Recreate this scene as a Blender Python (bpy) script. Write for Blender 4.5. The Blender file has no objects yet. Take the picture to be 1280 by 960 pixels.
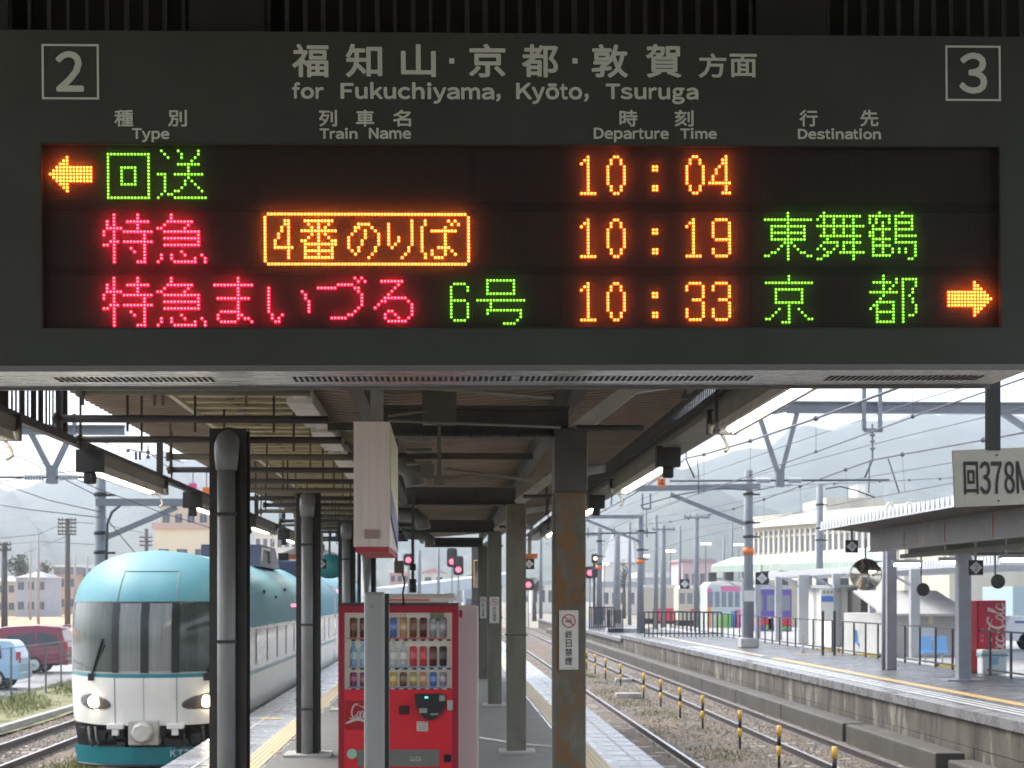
import bpy, bmesh, math, random
from mathutils import Vector, Matrix
random.seed(7)
R = math.radians
SC = bpy.context.scene
COL = SC.collection

# ------------------------------------------------------------------ camera, sky, sun, exposure
FPX = 1995.0                     # focal length in pixels of the 1280 px wide photograph
EYE = 1.90                       # lens height above the platform
THETA = math.atan(84.0 / FPX)    # camera is turned slightly right of the track direction
HOR = 745.0                      # image row of the horizon
cam = bpy.data.cameras.new('camera')
camo = bpy.data.objects.new('camera', cam)
COL.objects.link(camo)
camo.location = (0, 0, EYE)
camo.rotation_euler = (R(90), 0, -THETA)
cam.sensor_width = 36.0
cam.lens = FPX / 1280.0 * 36.0
cam.shift_y = (HOR - 480.0) / 1280.0
cam.clip_start = 0.05
cam.clip_end = 12000
SC.camera = camo
cam.dof.use_dof = True              # focused on the board, so the distance is slightly soft
cam.dof.focus_distance = 3.32
cam.dof.aperture_fstop = 18

w = bpy.data.worlds.new('World')
SC.world = w
w.use_nodes = True
nt = w.node_tree
for n in list(nt.nodes):
    nt.nodes.remove(n)
SUN_EL, SUN_AZ = R(52), R(-48)
sky = nt.nodes.new('ShaderNodeTexSky')
sky.sky_type = 'NISHITA'
sky.sun_disc = False
sky.sun_elevation = SUN_EL
sky.sun_rotation = SUN_AZ
sky.air_density = 1.0
sky.dust_density = 4.0
hs = nt.nodes.new('ShaderNodeHueSaturation')
hs.inputs['Saturation'].default_value = 0.50     # overcast: grey-white cloud cover
bg = nt.nodes.new('ShaderNodeBackground')
bg.inputs['Strength'].default_value = 0.15
wo = nt.nodes.new('ShaderNodeOutputWorld')
nt.links.new(sky.outputs[0], hs.inputs['Color'])
nt.links.new(hs.outputs[0], bg.inputs['Color'])
nt.links.new(bg.outputs[0], wo.inputs['Surface'])

sl = bpy.data.lights.new('sun', 'SUN')
sl.energy = 1.0
sl.angle = R(20)
sl.color = (1.0, 0.96, 0.9)
so = bpy.data.objects.new('sun', sl)
COL.objects.link(so)
# direction the light comes from (sky convention: rotation measured from +Y towards +X)
sd = Vector((math.sin(SUN_AZ) * math.cos(SUN_EL), math.cos(SUN_AZ) * math.cos(SUN_EL), math.sin(SUN_EL)))
so.rotation_euler = sd.to_track_quat('Z', 'Y').to_euler()
so.location = sd * 50

SC.view_settings.view_transform = 'Standard'
SC.view_settings.look = 'None'
SC.view_settings.exposure = 1.6
SC.view_settings.gamma = 1.0
SC.view_settings.use_curve_mapping = False
SC.render.engine = 'CYCLES'
SC.cycles.use_denoising = True
SC.cycles.max_bounces = 8
SC.cycles.volume_bounces = 3
SC.cycles.sample_clamp_indirect = 6.0

# ------------------------------------------------------------------ picture geometry -> world
def ray(u, v):
    xn = (u - 640.0) / FPX
    dx = math.sin(THETA) + xn * math.cos(THETA)
    dy = math.cos(THETA) - xn * math.sin(THETA)
    return Vector((dx / dy, 1.0, (HOR - v) / FPX / dy))
def at(u, v, y):
    r = ray(u, v)
    return Vector((r.x * y, y, EYE + r.z * y))
def ground_at(u, v, z=0.0):
    r = ray(u, v)
    y = (z - EYE) / r.z
    return Vector((r.x * y, y, z))
def xat(u, y):
    return ray(u, HOR).x * y
def zat(u, v, y):
    return EYE + ray(u, v).z * y

# ------------------------------------------------------------------ materials
MATS = {}
def mat(name, col, rough=0.6, metal=0.0, var=0.0, vscale=3.0, bump=0.0, bscale=40.0, emit=None, estr=0.0,
        alpha=1.0, trans=0.0, spec=0.5, rust=None, rust_amt=0.0, rscale=2.0, stretch=(1, 1, 1), rvar=0.0, coat=0.0):
    if name in MATS:
        return MATS[name]
    m = bpy.data.materials.new(name)
    m.use_nodes = True
    t = m.node_tree
    p = t.nodes['Principled BSDF']
    c = (*col, 1)
    p.inputs['Base Color'].default_value = c
    p.inputs['Roughness'].default_value = rough
    p.inputs['Metallic'].default_value = metal
    p.inputs['Specular IOR Level'].default_value = spec
    p.inputs['Coat Weight'].default_value = coat
    p.inputs['Transmission Weight'].default_value = trans
    p.inputs['Alpha'].default_value = alpha
    if emit:
        p.inputs['Emission Color'].default_value = (*emit, 1)
        p.inputs['Emission Strength'].default_value = estr
    tc = mp = None
    def coord():
        nonlocal tc, mp
        if mp is None:
            tc = t.nodes.new('ShaderNodeTexCoord')
            mp = t.nodes.new('ShaderNodeMapping')
            mp.inputs['Scale'].default_value = stretch
            t.links.new(tc.outputs['Object'], mp.inputs['Vector'])
        return mp.outputs['Vector']
    last = None
    if var > 0:
        nz = t.nodes.new('ShaderNodeTexNoise')
        nz.inputs['Scale'].default_value = vscale
        nz.inputs['Detail'].default_value = 6
        nz.inputs['Roughness'].default_value = 0.62
        t.links.new(coord(), nz.inputs['Vector'])
        rp = t.nodes.new('ShaderNodeValToRGB')
        rp.color_ramp.elements[0].position = 0.3
        rp.color_ramp.elements[1].position = 0.7
        rp.color_ramp.elements[0].color = (*[max(0, x * (1 - var)) for x in col], 1)
        rp.color_ramp.elements[1].color = (*[min(1, x * (1 + var)) for x in col], 1)
        t.links.new(nz.outputs['Fac'], rp.inputs['Fac'])
        last = rp.outputs['Color']
        if rvar > 0:
            mr = t.nodes.new('ShaderNodeMapRange')
            mr.inputs['From Min'].default_value = 0.35
            mr.inputs['From Max'].default_value = 0.65
            mr.inputs['To Min'].default_value = max(0.03, rough - rvar)
            mr.inputs['To Max'].default_value = min(1, rough + rvar)
            t.links.new(nz.outputs['Fac'], mr.inputs['Value'])
            t.links.new(mr.outputs[0], p.inputs['Roughness'])
    if rust:
        nz = t.nodes.new('ShaderNodeTexNoise')
        nz.inputs['Scale'].default_value = rscale
        nz.inputs['Detail'].default_value = 8
        nz.inputs['Roughness'].default_value = 0.7
        t.links.new(coord(), nz.inputs['Vector'])
        rp = t.nodes.new('ShaderNodeValToRGB')
        rp.color_ramp.elements[0].position = 0.62 - rust_amt * 0.3
        rp.color_ramp.elements[1].position = 0.70 - rust_amt * 0.3
        rp.color_ramp.elements[0].color = (0, 0, 0, 1)
        rp.color_ramp.elements[1].color = (1, 1, 1, 1)
        t.links.new(nz.outputs['Fac'], rp.inputs['Fac'])
        mx = t.nodes.new('ShaderNodeMix')
        mx.data_type = 'RGBA'
        t.links.new(rp.outputs['Color'], mx.inputs['Factor'])
        if last:
            t.links.new(last, mx.inputs['A'])
        else:
            mx.inputs['A'].default_value = c
        mx.inputs['B'].default_value = (*rust, 1)
        last = mx.outputs['Result']
    if last:
        t.links.new(last, p.inputs['Base Color'])
    if bump > 0:
        nz = t.nodes.new('ShaderNodeTexNoise')
        nz.inputs['Scale'].default_value = bscale
        nz.inputs['Detail'].default_value = 4
        t.links.new(coord(), nz.inputs['Vector'])
        b = t.nodes.new('ShaderNodeBump')
        b.inputs['Strength'].default_value = bump
        b.inputs['Distance'].default_value = 0.02
        t.links.new(nz.outputs['Fac'], b.inputs['Height'])
        t.links.new(b.outputs['Normal'], p.inputs['Normal'])
    MATS[name] = m
    return m

# ------------------------------------------------------------------ mesh builder
class MB:
    def __init__(self):
        self.v, self.f, self.mi, self.sm = [], [], [], []
        self.m = 0
        self.smooth = False
    def add(self, vs, fs):
        o = len(self.v)
        self.v += [tuple(p) for p in vs]
        for f in fs:
            self.f.append([i + o for i in f])
            self.mi.append(self.m)
            self.sm.append(self.smooth)
        return self
    def box(self, x0, x1, y0, y1, z0, z1):
        if x0 > x1: x0, x1 = x1, x0
        if y0 > y1: y0, y1 = y1, y0
        if z0 > z1: z0, z1 = z1, z0
        return self.add([(x0, y0, z0), (x1, y0, z0), (x1, y1, z0), (x0, y1, z0), (x0, y0, z1), (x1, y0, z1), (x1, y1, z1), (x0, y1, z1)],
                        [(0, 3, 2, 1), (4, 5, 6, 7), (0, 1, 5, 4), (1, 2, 6, 5), (2, 3, 7, 6), (3, 0, 4, 7)])
    def cbox(self, x0, x1, y0, y1, z0, z1, c):
        """box with chamfered vertical and front edges"""
        bm = bmesh.new()
        bmesh.ops.create_cube(bm, size=1.0)
        for v in bm.verts:
            v.co = Vector(((x0 + x1) / 2 + v.co.x * (x1 - x0), (y0 + y1) / 2 + v.co.y * (y1 - y0), (z0 + z1) / 2 + v.co.z * (z1 - z0)))
        bmesh.ops.bevel(bm, geom=list(bm.edges), offset=c, segments=2, affect='EDGES', profile=0.6)
        bm.verts.index_update()
        self.add([v.co.copy() for v in bm.verts], [[v.index for v in f.verts] for f in bm.faces])
        bm.free()
        return self
    def frustum(self, p0, p1, r0, r1, n=10, caps=True):
        p0, p1 = Vector(p0), Vector(p1)
        d = (p1 - p0).normalized()
        a = d.orthogonal().normalized()
        b = d.cross(a)
        vs = []
        for p, r in ((p0, r0), (p1, r1)):
            for i in range(n):
                t = 2 * math.pi * i / n
                vs.append(p + (a * math.cos(t) + b * math.sin(t)) * r)
        fs = [(i, (i + 1) % n, n + (i + 1) % n, n + i) for i in range(n)]
        s = self.smooth
        self.smooth = n > 6
        self.add(vs, fs)
        self.smooth = s
        if caps:
            self.add(vs, [list(range(n))[::-1], list(range(n, 2 * n))])
        return self
    def bar(self, p0, p1, w, h=None, up=(0, 0, 1)):
        """rectangular bar between two points"""
        h = h or w
        p0, p1 = Vector(p0), Vector(p1)
        d = (p1 - p0).normalized()
        up = Vector(up)
        if abs(d.dot(up)) > 0.98:
            up = Vector((0, 1, 0))
        s = d.cross(up).normalized()
        u = s.cross(d)
        vs = []
        for p in (p0, p1):
            for a, b in ((-1, -1), (1, -1), (1, 1), (-1, 1)):
                vs.append(p + s * a * w / 2 + u * b * h / 2)
        return self.add(vs, [(0, 1, 2, 3), (7, 6, 5, 4), (0, 4, 5, 1), (1, 5, 6, 2), (2, 6, 7, 3), (3, 7, 4, 0)])
    def tube(self, pts, r, n=8):
        pts = [Vector(p) for p in pts]
        rings = []
        ref = None
        for i, p in enumerate(pts):
            d = (pts[min(i + 1, len(pts) - 1)] - pts[max(i - 1, 0)]).normalized()
            if ref is None or abs(d.dot(ref)) > 0.95:
                ref = d.orthogonal()
            a = (ref - d * ref.dot(d)).normalized()
            b = d.cross(a)
            ref = a
            rr = r[i] if isinstance(r, (list, tuple)) else r
            rings.append([p + (a * math.cos(2 * math.pi * k / n) + b * math.sin(2 * math.pi * k / n)) * rr for k in range(n)])
        vs = [q for rg in rings for q in rg]
        fs = []
        for i in range(len(pts) - 1):
            for k in range(n):
                fs.append((i * n + k, i * n + (k + 1) % n, (i + 1) * n + (k + 1) % n, (i + 1) * n + k))
        s = self.smooth
        self.smooth = True
        self.add(vs, fs)
        self.smooth = s
        self.add(vs, [list(range(n))[::-1], list(range((len(pts) - 1) * n, len(pts) * n))])
        return self
    def ball(self, c, r, n=10, sz=(1, 1, 1), m=6):
        vs = []
        for i in range(m + 1):
            ph = math.pi * i / m
            for k in range(n):
                t = 2 * math.pi * k / n
                vs.append((c[0] + r * sz[0] * math.sin(ph) * math.cos(t), c[1] + r * sz[1] * math.sin(ph) * math.sin(t), c[2] + r * sz[2] * math.cos(ph)))
        fs = [(i * n + k, (i + 1) * n + k, (i + 1) * n + (k + 1) % n, i * n + (k + 1) % n) for i in range(m) for k in range(n)]
        s = self.smooth
        self.smooth = True
        self.add(vs, fs)
        self.smooth = s
        return self
    def lathe(self, prof, c, n=14, axis='z'):
        vs = []
        for r, h in prof:
            for k in range(n):
                t = 2 * math.pi * k / n
                q = (r * math.cos(t), r * math.sin(t), h)
                if axis == 'y':
                    q = (q[0], q[2], q[1])
                elif axis == 'x':
                    q = (q[2], q[0], q[1])
                vs.append((c[0] + q[0], c[1] + q[1], c[2] + q[2]))
        fs = [(i * n + k, i * n + (k + 1) % n, (i + 1) * n + (k + 1) % n, (i + 1) * n + k) for i in range(len(prof) - 1) for k in range(n)]
        s = self.smooth
        self.smooth = True
        self.add(vs, fs)
        self.smooth = s
        self.add(vs, [list(range(n))[::-1], list(range((len(prof) - 1) * n, len(prof) * n))])
        return self
    def prism(self, poly, axis, a0, a1):
        """extrude a 2-D polygon along an axis: x -> poly is (y,z); y -> (x,z); z -> (x,y)"""
        n = len(poly)
        def q(p, a):
            return {'x': (a, p[0], p[1]), 'y': (p[0], a, p[1]), 'z': (p[0], p[1], a)}[axis]
        vs = [q(p, a0) for p in poly] + [q(p, a1) for p in poly]
        fs = [list(range(n)), list(range(n, 2 * n))[::-1]] + [(i, i + n, (i + 1) % n + n, (i + 1) % n) for i in range(n)]
        return self.add(vs, fs)
    def build(self, name, mats, parent=None, fixn=True):
        me = bpy.data.meshes.new(name)
        me.from_pydata(self.v, [], self.f)
        if not isinstance(mats, (list, tuple)):
            mats = [mats]
        for m in mats:
            me.materials.append(m)
        me.polygons.foreach_set('material_index', self.mi)
        me.polygons.foreach_set('use_smooth', self.sm)
        if fixn:
            bm = bmesh.new()
            bm.from_mesh(me)
            bmesh.ops.remove_doubles(bm, verts=bm.verts, dist=1e-5)
            bmesh.ops.recalc_face_normals(bm, faces=bm.faces)
            bm.to_mesh(me)
            bm.free()
        me.update()
        o = bpy.data.objects.new(name, me)
        COL.objects.link(o)
        if parent:
            put(o, parent)
        return o

WORLD = {}
def put(o, parent):
    o.parent = parent
    o.matrix_parent_inverse = WORLD[parent.name].inverted()
    WORLD[o.name] = WORLD[parent.name] if False else Matrix.Identity(4)
def thing(name, label, cat, loc=(0, 0, 0), group=None):
    o = bpy.data.objects.new(name, None)
    o.empty_display_size = 0.2
    COL.objects.link(o)
    o.location = loc
    WORLD[o.name] = Matrix.Translation(Vector(loc))
    return tag(o, label, cat, group)
def tag(o, label=None, cat=None, group=None, kind=None):
    if label: o['label'] = label
    if cat: o['category'] = cat
    if group: o['group'] = group
    if kind: o['kind'] = kind
    return o
def part(mb, name, mats, parent, label=None):
    o = mb.build(name, mats, parent)
    if label: o['label'] = label
    return o
def struct(mb, name, mats):
    o = mb.build(name, mats)
    o['kind'] = 'structure'
    return o
def copy_tree(o, parent=None):
    c = o.copy()
    COL.objects.link(c)
    if parent:
        c.parent = parent
        c.matrix_parent_inverse = o.matrix_parent_inverse.copy()
    for ch in o.children:
        copy_tree(ch, c)
    return c

# ------------------------------------------------------------------ lettering
_txt = {}
def text_mesh(body, bold=0.0):
    """flat lettering outline as (verts, faces) with bounding box 0..1"""
    k = (body, bold)
    if k not in _txt:
        cu = bpy.data.curves.new('lettering', 'FONT')
        cu.body = ''.join(chr(ord(c_) + 0xFEE0) if 32 < ord(c_) < 127 else c_ for c_ in body)
        cu.offset = bold
        cu.resolution_u = 3
        ob = bpy.data.objects.new('lettering', cu)
        COL.objects.link(ob)
        dg = bpy.context.evaluated_depsgraph_get()
        me = bpy.data.meshes.new_from_object(ob.evaluated_get(dg))
        vs = [v.co.copy() for v in me.vertices]
        fs = [list(p.vertices) for p in me.polygons]
        bpy.data.objects.remove(ob)
        bpy.data.curves.remove(cu)
        bpy.data.meshes.remove(me)
        x0, x1 = min(v.x for v in vs), max(v.x for v in vs)
        y0, y1 = min(v.y for v in vs), max(v.y for v in vs)
        vs = [((v.x - x0) / (x1 - x0), (v.y - y0) / (y1 - y0)) for v in vs]
        _txt[k] = (vs, fs)
    return _txt[k]
GROT = dict(f=(10, 318, 333), o=(34, 578, 611), r=(64, 373, 389), F=(73, 587, 611), u=(66, 545, 611), k=(69, 562, 556), c=(34, 524, 556), h=(65, 546, 611), i=(69, 209, 278), y=(10, 539, 556),
            a=(29, 527, 556), m=(64, 826, 889), K=(87, 722, 722), t=(10, 309, 333), T=(14, 598, 611), s=(30, 519, 556), g=(40, 553, 611), n=(65, 546, 611), N=(69, 654, 722), e=(23, 528, 556), D=(76, 685, 722), p=(62, 578, 611))
GROT[','] = (64, 214, 278)
GROT['ō'] = GROT['o']
def word_mesh(word):
    """a word set in upright grotesque proportions, bounding box 0..1"""
    k = ('word', word)
    if k not in _txt:
        vs, fs, x = [], [], 0.0
        for ch in word:
            l, r_, adv = [q / 1000 for q in GROT[ch]]
            g = raw_glyph('o' if ch == 'ō' else ch)
            gx0, gx1 = min(p[0] for p in g[0]), max(p[0] for p in g[0])
            o = len(vs)
            vs += [(x + l + (p[0] - gx0) / (gx1 - gx0) * (r_ - l), p[1]) for p in g[0]]
            fs += [[i + o for i in f] for f in g[1]]
            if ch == 'ō':
                o = len(vs)
                vs += [(x + .14, .635), (x + .47, .635), (x + .47, .715), (x + .14, .715)]
                fs.append([o, o + 1, o + 2, o + 3])
            x += adv + .035
        x0, x1 = min(v[0] for v in vs), max(v[0] for v in vs)
        y0, y1 = min(v[1] for v in vs), max(v[1] for v in vs)
        _txt[k] = ([((a - x0) / (x1 - x0), (b - y0) / (y1 - y0)) for a, b in vs], fs)
    return _txt[k]
def raw_glyph(ch):
    cu = bpy.data.curves.new('lettering', 'FONT')
    cu.body = chr(ord(ch) + 0xFEE0) if 32 < ord(ch) < 127 else ch
    cu.resolution_u = 3
    ob = bpy.data.objects.new('lettering', cu)
    COL.objects.link(ob)
    dg = bpy.context.evaluated_depsgraph_get()
    me = bpy.data.meshes.new_from_object(ob.evaluated_get(dg))
    out = ([(v.co.x, v.co.y) for v in me.vertices], [list(p.vertices) for p in me.polygons])
    bpy.data.objects.remove(ob)
    bpy.data.curves.remove(cu)
    bpy.data.meshes.remove(me)
    return out
def put_text(mb, body, o, e1, e2, bold=0.0):
    """lettering filling the parallelogram at o spanned by e1 (width) and e2 (height)"""
    vs, fs = word_mesh(body) if len(body) > 1 and all(c_ in GROT for c_ in body) else text_mesh(body, 0.0)
    o, e1, e2 = Vector(o), Vector(e1), Vector(e2)
    if not bold:
        mb.add([o + e1 * a + e2 * b for a, b in vs], fs)
        return
    # heavier face: the same thin foil letter laid four times, each shifted by the stroke gain
    nrm = e1.cross(e2).normalized()
    dw = bold * e2.length
    g1, g2 = e1.normalized() * dw, e2.normalized() * dw
    for k, (p, q) in enumerate(((-.7, -.7), (.7, -.7), (.7, .7), (-.7, .7), (1, 0), (-1, 0), (0, 1), (0, -1), (0, 0))):
        f1, f2 = 1 - 2 * dw / e1.length, 1 - 2 * dw / e2.length
        mb.add([o + g1 * (1 + p) + g2 * (1 + q) + e1 * (a * f1) + e2 * (b * f2) + nrm * (.00008 * k) for a, b in vs], fs)
def ribbon(mb, pts, wid, o, e1, e2):
    """brush stroke with varying width drawn in the plane o + a*e1 + b*e2"""
    o, e1, e2 = Vector(o), Vector(e1), Vector(e2)
    vs, n = [], len(pts)
    for i, p in enumerate(pts):
        a, b = pts[max(i - 1, 0)], pts[min(i + 1, n - 1)]
        dx, dy = b[0] - a[0], b[1] - a[1]
        l = math.hypot(dx, dy) or 1
        ww = wid(i / (n - 1)) if callable(wid) else wid
        nx, ny = -dy / l * ww / 2, dx / l * ww / 2
        vs.append(o + e1 * (p[0] + nx) + e2 * (p[1] + ny))
        vs.append(o + e1 * (p[0] - nx) + e2 * (p[1] - ny))
    mb.add(vs, [(2 * i, 2 * i + 1, 2 * i + 3, 2 * i + 2) for i in range(n - 1)])
def arc(cx, cy, rx, ry, a0, a1, n=18):
    return [(cx + rx * math.cos(R(a0 + (a1 - a0) * i / n)), cy + ry * math.sin(R(a0 + (a1 - a0) * i / n))) for i in range(n + 1)]
def script_logo(mb, o, e1, e2):
    """flowing white script lettering of the drinks sign, about 7.6 wide and 2 high, fitted to e1 x e2"""
    o, e1, e2 = Vector(o), Vector(e1) / 7.6, Vector(e2) / 2.0
    sh = 0.28
    def st(pts, w0, w1):
        ribbon(mb, [(p[0] + sh * p[1], p[1]) for p in pts], lambda t: w0 + (w1 - w0) * math.sin(math.pi * t), o, e1, e2)
    def cap(x):
        st(arc(x + .55, .95, .62, .85, 50, 330), .07, .26)
        st([(x + .95, 1.6), (x + 1.0, 1.75), (x + .8, 1.86), (x + .62, 1.75)], .06, .12)
        st([(x - .35, .1), (x - .1, -.1), (x + .4, -.06), (x + 1.0, .42)], .04, .14)
    def lo(x):
        st(arc(x, .42, .27, .42, 60, 420), .09, .2)
    def lc(x):
        st(arc(x, .42, .27, .42, 45, 320), .09, .22)
    def la(x):
        st(arc(x, .42, .27, .42, 60, 420), .09, .2)
        st([(x + .26, .8), (x + .27, .3), (x + .36, .03), (x + .62, .25)], .1, .2)
    cap(.35); lo(1.75); lc(2.4); la(3.0)
    st([(3.55, .62), (4.0, .62)], .16, .18)
    cap(4.25); lo(5.55)
    st([(5.85, .3), (6.25, 1.2), (6.3, 1.75), (6.05, 1.75), (6.0, 1.0), (6.02, .2), (6.2, .0), (6.45, .25)], .08, .2)
    la(6.75)
    st([(1.5, 1.62), (2.6, 1.35), (3.8, 1.65), (5.2, 1.25)], .03, .16)
# ------------------------------------------------------------------ departure board
SY = 3.30                                   # distance of the board's face
KS = SY / 4.16                              # board dimensions below are for a board 5/4 as large
ROLL = R(0.45)
SO = at(640, 250, SY)
E1 = Vector((math.cos(ROLL), 0, math.sin(ROLL)))
E2 = Vector((-math.sin(ROLL), 0, math.cos(ROLL)))
def st_(u, v):
    """picture point -> board coordinates (metres right, metres up)"""
    d = at(u, v, SY) - SO
    return d.dot(E1) / KS, d.dot(E2) / KS
def sp(s, t, dep=0.0):
    return SO + (E1 * s + E2 * t + Vector((0, dep, 0))) * KS
def sbox(mb, s0, s1, t0, t1, d0, d1):
    vs = [sp(s, t, d) for d in (d0, d1) for s, t in ((s0, t0), (s1, t0), (s1, t1), (s0, t1))]
    mb.add(vs, [(0, 1, 2, 3), (7, 6, 5, 4), (0, 4, 5, 1), (1, 5, 6, 2), (2, 6, 7, 3), (3, 7, 4, 0)])

M_sign = mat('board_grey_paint', (0.047, 0.0545, 0.043), 0.62, var=0.15, vscale=4, bump=0.12, bscale=260)
M_letter = mat('board_lettering', (0.64, 0.69, 0.58), 0.6, var=0.05, vscale=20)
M_alu = mat('brushed_aluminium', (0.62, 0.62, 0.61), 0.28, 0.9, var=0.12, vscale=3, stretch=(1, 12, 12), rvar=0.08)
M_black = mat('dark_slot', (0.012, 0.012, 0.012), 0.7)
M_grille = mat('grille_dark_paint', (0.030, 0.033, 0.028), 0.7, var=0.25, vscale=12)

board = thing('departure_board', 'dark grey departure board with glowing LED rows of trains hanging across the platform', 'departure board', sp(0, 0, 0))
TH = 0.33
s_l, _ = st_(-60, 250); s_r, _ = st_(1289, 250)
_, t_top = st_(640, 41.5); _, t_bot = st_(640, 455.5)
pl, pt = st_(50.5, 181.5); pr, pb = st_(1251.5, 409.5)
_, pt = st_(640, 181.0); _, pb = st_(640, 410.5)
REC = 0.021
b = MB()
sbox(b, s_l, pl, t_bot, t_top, 0, TH)
sbox(b, pr, s_r, t_bot, t_top, 0, TH)
sbox(b, pl, pr, pt, t_top, 0, TH)
sbox(b, pl, pr, t_bot, pb, 0, TH)
part(b, 'casing', M_sign, board)

# LED matrix sheet at the bottom of the recess, faint grid of unlit lamps
def led_sheet_mat():
    m = bpy.data.materials.new('led_matrix_sheet')
    m.use_nodes = True
    t = m.node_tree
    p = t.nodes['Principled BSDF']
    p.inputs['Roughness'].default_value = 0.75
    tc = t.nodes.new('ShaderNodeTexCoord')
    vm = t.nodes.new('ShaderNodeVectorMath'); vm.operation = 'SCALE'
    vm.inputs['Scale'].default_value = 1 / (0.00868 * KS)
    fr = t.nodes.new('ShaderNodeVectorMath'); fr.operation = 'FRACTION'
    sb = t.nodes.new('ShaderNodeVectorMath'); sb.operation = 'SUBTRACT'; sb.inputs[1].default_value = (.5, .5, .5)
    mul = t.nodes.new('ShaderNodeVectorMath'); mul.operation = 'MULTIPLY'; mul.inputs[1].default_value = (1, 0, 1)
    ln = t.nodes.new('ShaderNodeVectorMath'); ln.operation = 'LENGTH'
    mr = t.nodes.new('ShaderNodeMapRange'); mr.inputs['From Min'].default_value = .25; mr.inputs['From Max'].default_value = .42
    mx = t.nodes.new('ShaderNodeMix'); mx.data_type = 'RGBA'
    mx.inputs['A'].default_value = (0.028, 0.019, 0.015, 1)
    mx.inputs['B'].default_value = (0.012, 0.009, 0.0075, 1)
    t.links.new(tc.outputs['Object'], vm.inputs[0]); t.links.new(vm.outputs[0], fr.inputs[0])
    t.links.new(fr.outputs[0], sb.inputs[0]); t.links.new(sb.outputs[0], mul.inputs[0])
    t.links.new(mul.outputs[0], ln.inputs[0]); t.links.new(ln.outputs['Value'], mr.inputs['Value'])
    t.links.new(mr.outputs[0], mx.inputs['Factor']); t.links.new(mx.outputs['Result'], p.inputs['Base Color'])
    return m
M_led = led_sheet_mat()
M_band = mat('led_divider_black', (0.009, 0.007, 0.006), 0.8)
b = MB(); sbox(b, pl, pr, pb, pt, REC, REC + 0.02); part(b, 'led_panel', M_led, board)
for va, vb in ((249.8, 262.0), (330.4, 342.0)):
    b = MB(); _, ta = st_(640, va); _, tb = st_(640, vb)
    sbox(b, pl + .002, pr - .002, tb, ta, REC - 0.004, REC - 0.001); part(b, 'divider', M_band, board)
for u in (322, 592, 700, 940):                # joints between lamp modules
    b = MB(); s, _ = st_(u, 300)
    sbox(b, s - .001, s + .001, pb + .004, pt - .004, REC - 0.0012, REC - 0.0005); part(b, 'module_joint', M_band, board)
# rim of the recess
b = MB(); q = .002
sbox(b, pl, pl + q, pb, pt, -.003, REC - .006); sbox(b, pr - q, pr, pb, pt, -.003, REC - .006)
sbox(b, pl + q, pr - q, pt - q, pt, -.003, REC - .006); sbox(b, pl + q, pr - q, pb, pb + q, -.003, REC - .006)
part(b, 'panel_rim', mat('panel_rim_black', (0.03, 0.03, 0.027), 0.6), board)

# white printed lettering
def lab(body, u0, u1, v0, v1, bold):
    s0, t1 = st_(u0, v0); s1, t0 = st_(u1, v1)
    # the rows follow the board, so take the height at the middle
    um = (u0 + u1) / 2
    _, t1 = st_(um, v0); _, t0 = st_(um, v1)
    b = MB()
    put_text(b, body, sp(s0, t0, -.0015), E1 * (s1 - s0) * KS, E2 * (t1 - t0) * KS, bold)
    part(b, 'printed_lettering', M_letter, board)
BK, BL = 0.024, 0.034
for ch, u0, u1, v0, v1 in (('福', 365, 411, 55, 97), ('知', 432, 478, 55, 97), ('山', 501, 545, 55.5, 96.5), ('京', 586, 632, 55, 97),
                           ('都', 652, 698, 55.5, 97), ('敦', 739, 785, 55.5, 97.5), ('賀', 807, 852, 55.5, 97.5), ('方', 873, 908, 67, 97.5), ('面', 912, 946, 67.5, 97)):
    lab(ch, u0, u1, v0, v1, BK)
for u0, u1 in ((561.5, 568), (715.5, 722)):
    b = MB(); s0, t1 = st_(u0, 73); s1, t0 = st_(u1, 79.5)
    sbox(b, s0, s1, t0, t1, -.0015, -.0005); part(b, 'printed_dot', M_letter, board)
for wd, u0, u1, v0, v1 in (('for', 365, 405, 103, 124), ('Fukuchiyama,', 425.5, 626, 103, 130), ('Kyōto,', 645, 736, 104, 130.5), ('Tsuruga', 757, 873, 105, 130.5)):
    lab(wd, u0, u1, v0, v1, BL if set(wd) & set('gpy,') else BL * 1.35)
for ch, u0, u1 in (('種', 143, 167), ('別', 210, 234), ('列', 398.5, 421.5), ('車', 445, 468), ('名', 491, 514), ('時', 774, 797), ('刻', 843, 867), ('行', 999, 1022), ('先', 1075, 1098)):
    lab(ch, u0, u1, 137.5, 158.5, BK)
for wd, u0, u1, v0, v1 in (('Type', 165, 212, 160.5, 178), ('Train', 399.5, 447, 160, 174), ('Name', 461, 514, 160, 174), ('Departure', 742, 836, 160, 178), ('Time', 850, 896, 160, 174), ('Destination', 997, 1101, 160.5, 174.5)):
    lab(wd, u0, u1, v0, v1, BL if set(wd) & set('gpy,') else BL * 1.35)
lab('2', 69.5, 105, 64, 115, 0.028)
lab('3', 1198.5, 1234, 66, 117.5, 0.028)
for u0, u1, v0, v1 in ((52, 124, 55, 124.5), (1181.5, 1251, 57, 126.5)):
    s0, t1 = st_(u0, v0); s1, t0 = st_(u1, v1); k = .0052
    b = MB()
    sbox(b, s0, s1, t1 - k, t1, -.0015, -.0005); sbox(b, s0, s1, t0, t0 + k, -.0015, -.0005)
    sbox(b, s0, s0 + k, t0 + k, t1 - k, -.0015, -.0005); sbox(b, s1 - k, s1, t0 + k, t1 - k, -.0015, -.0005)
    part(b, 'number_frame', M_letter, board)

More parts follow.
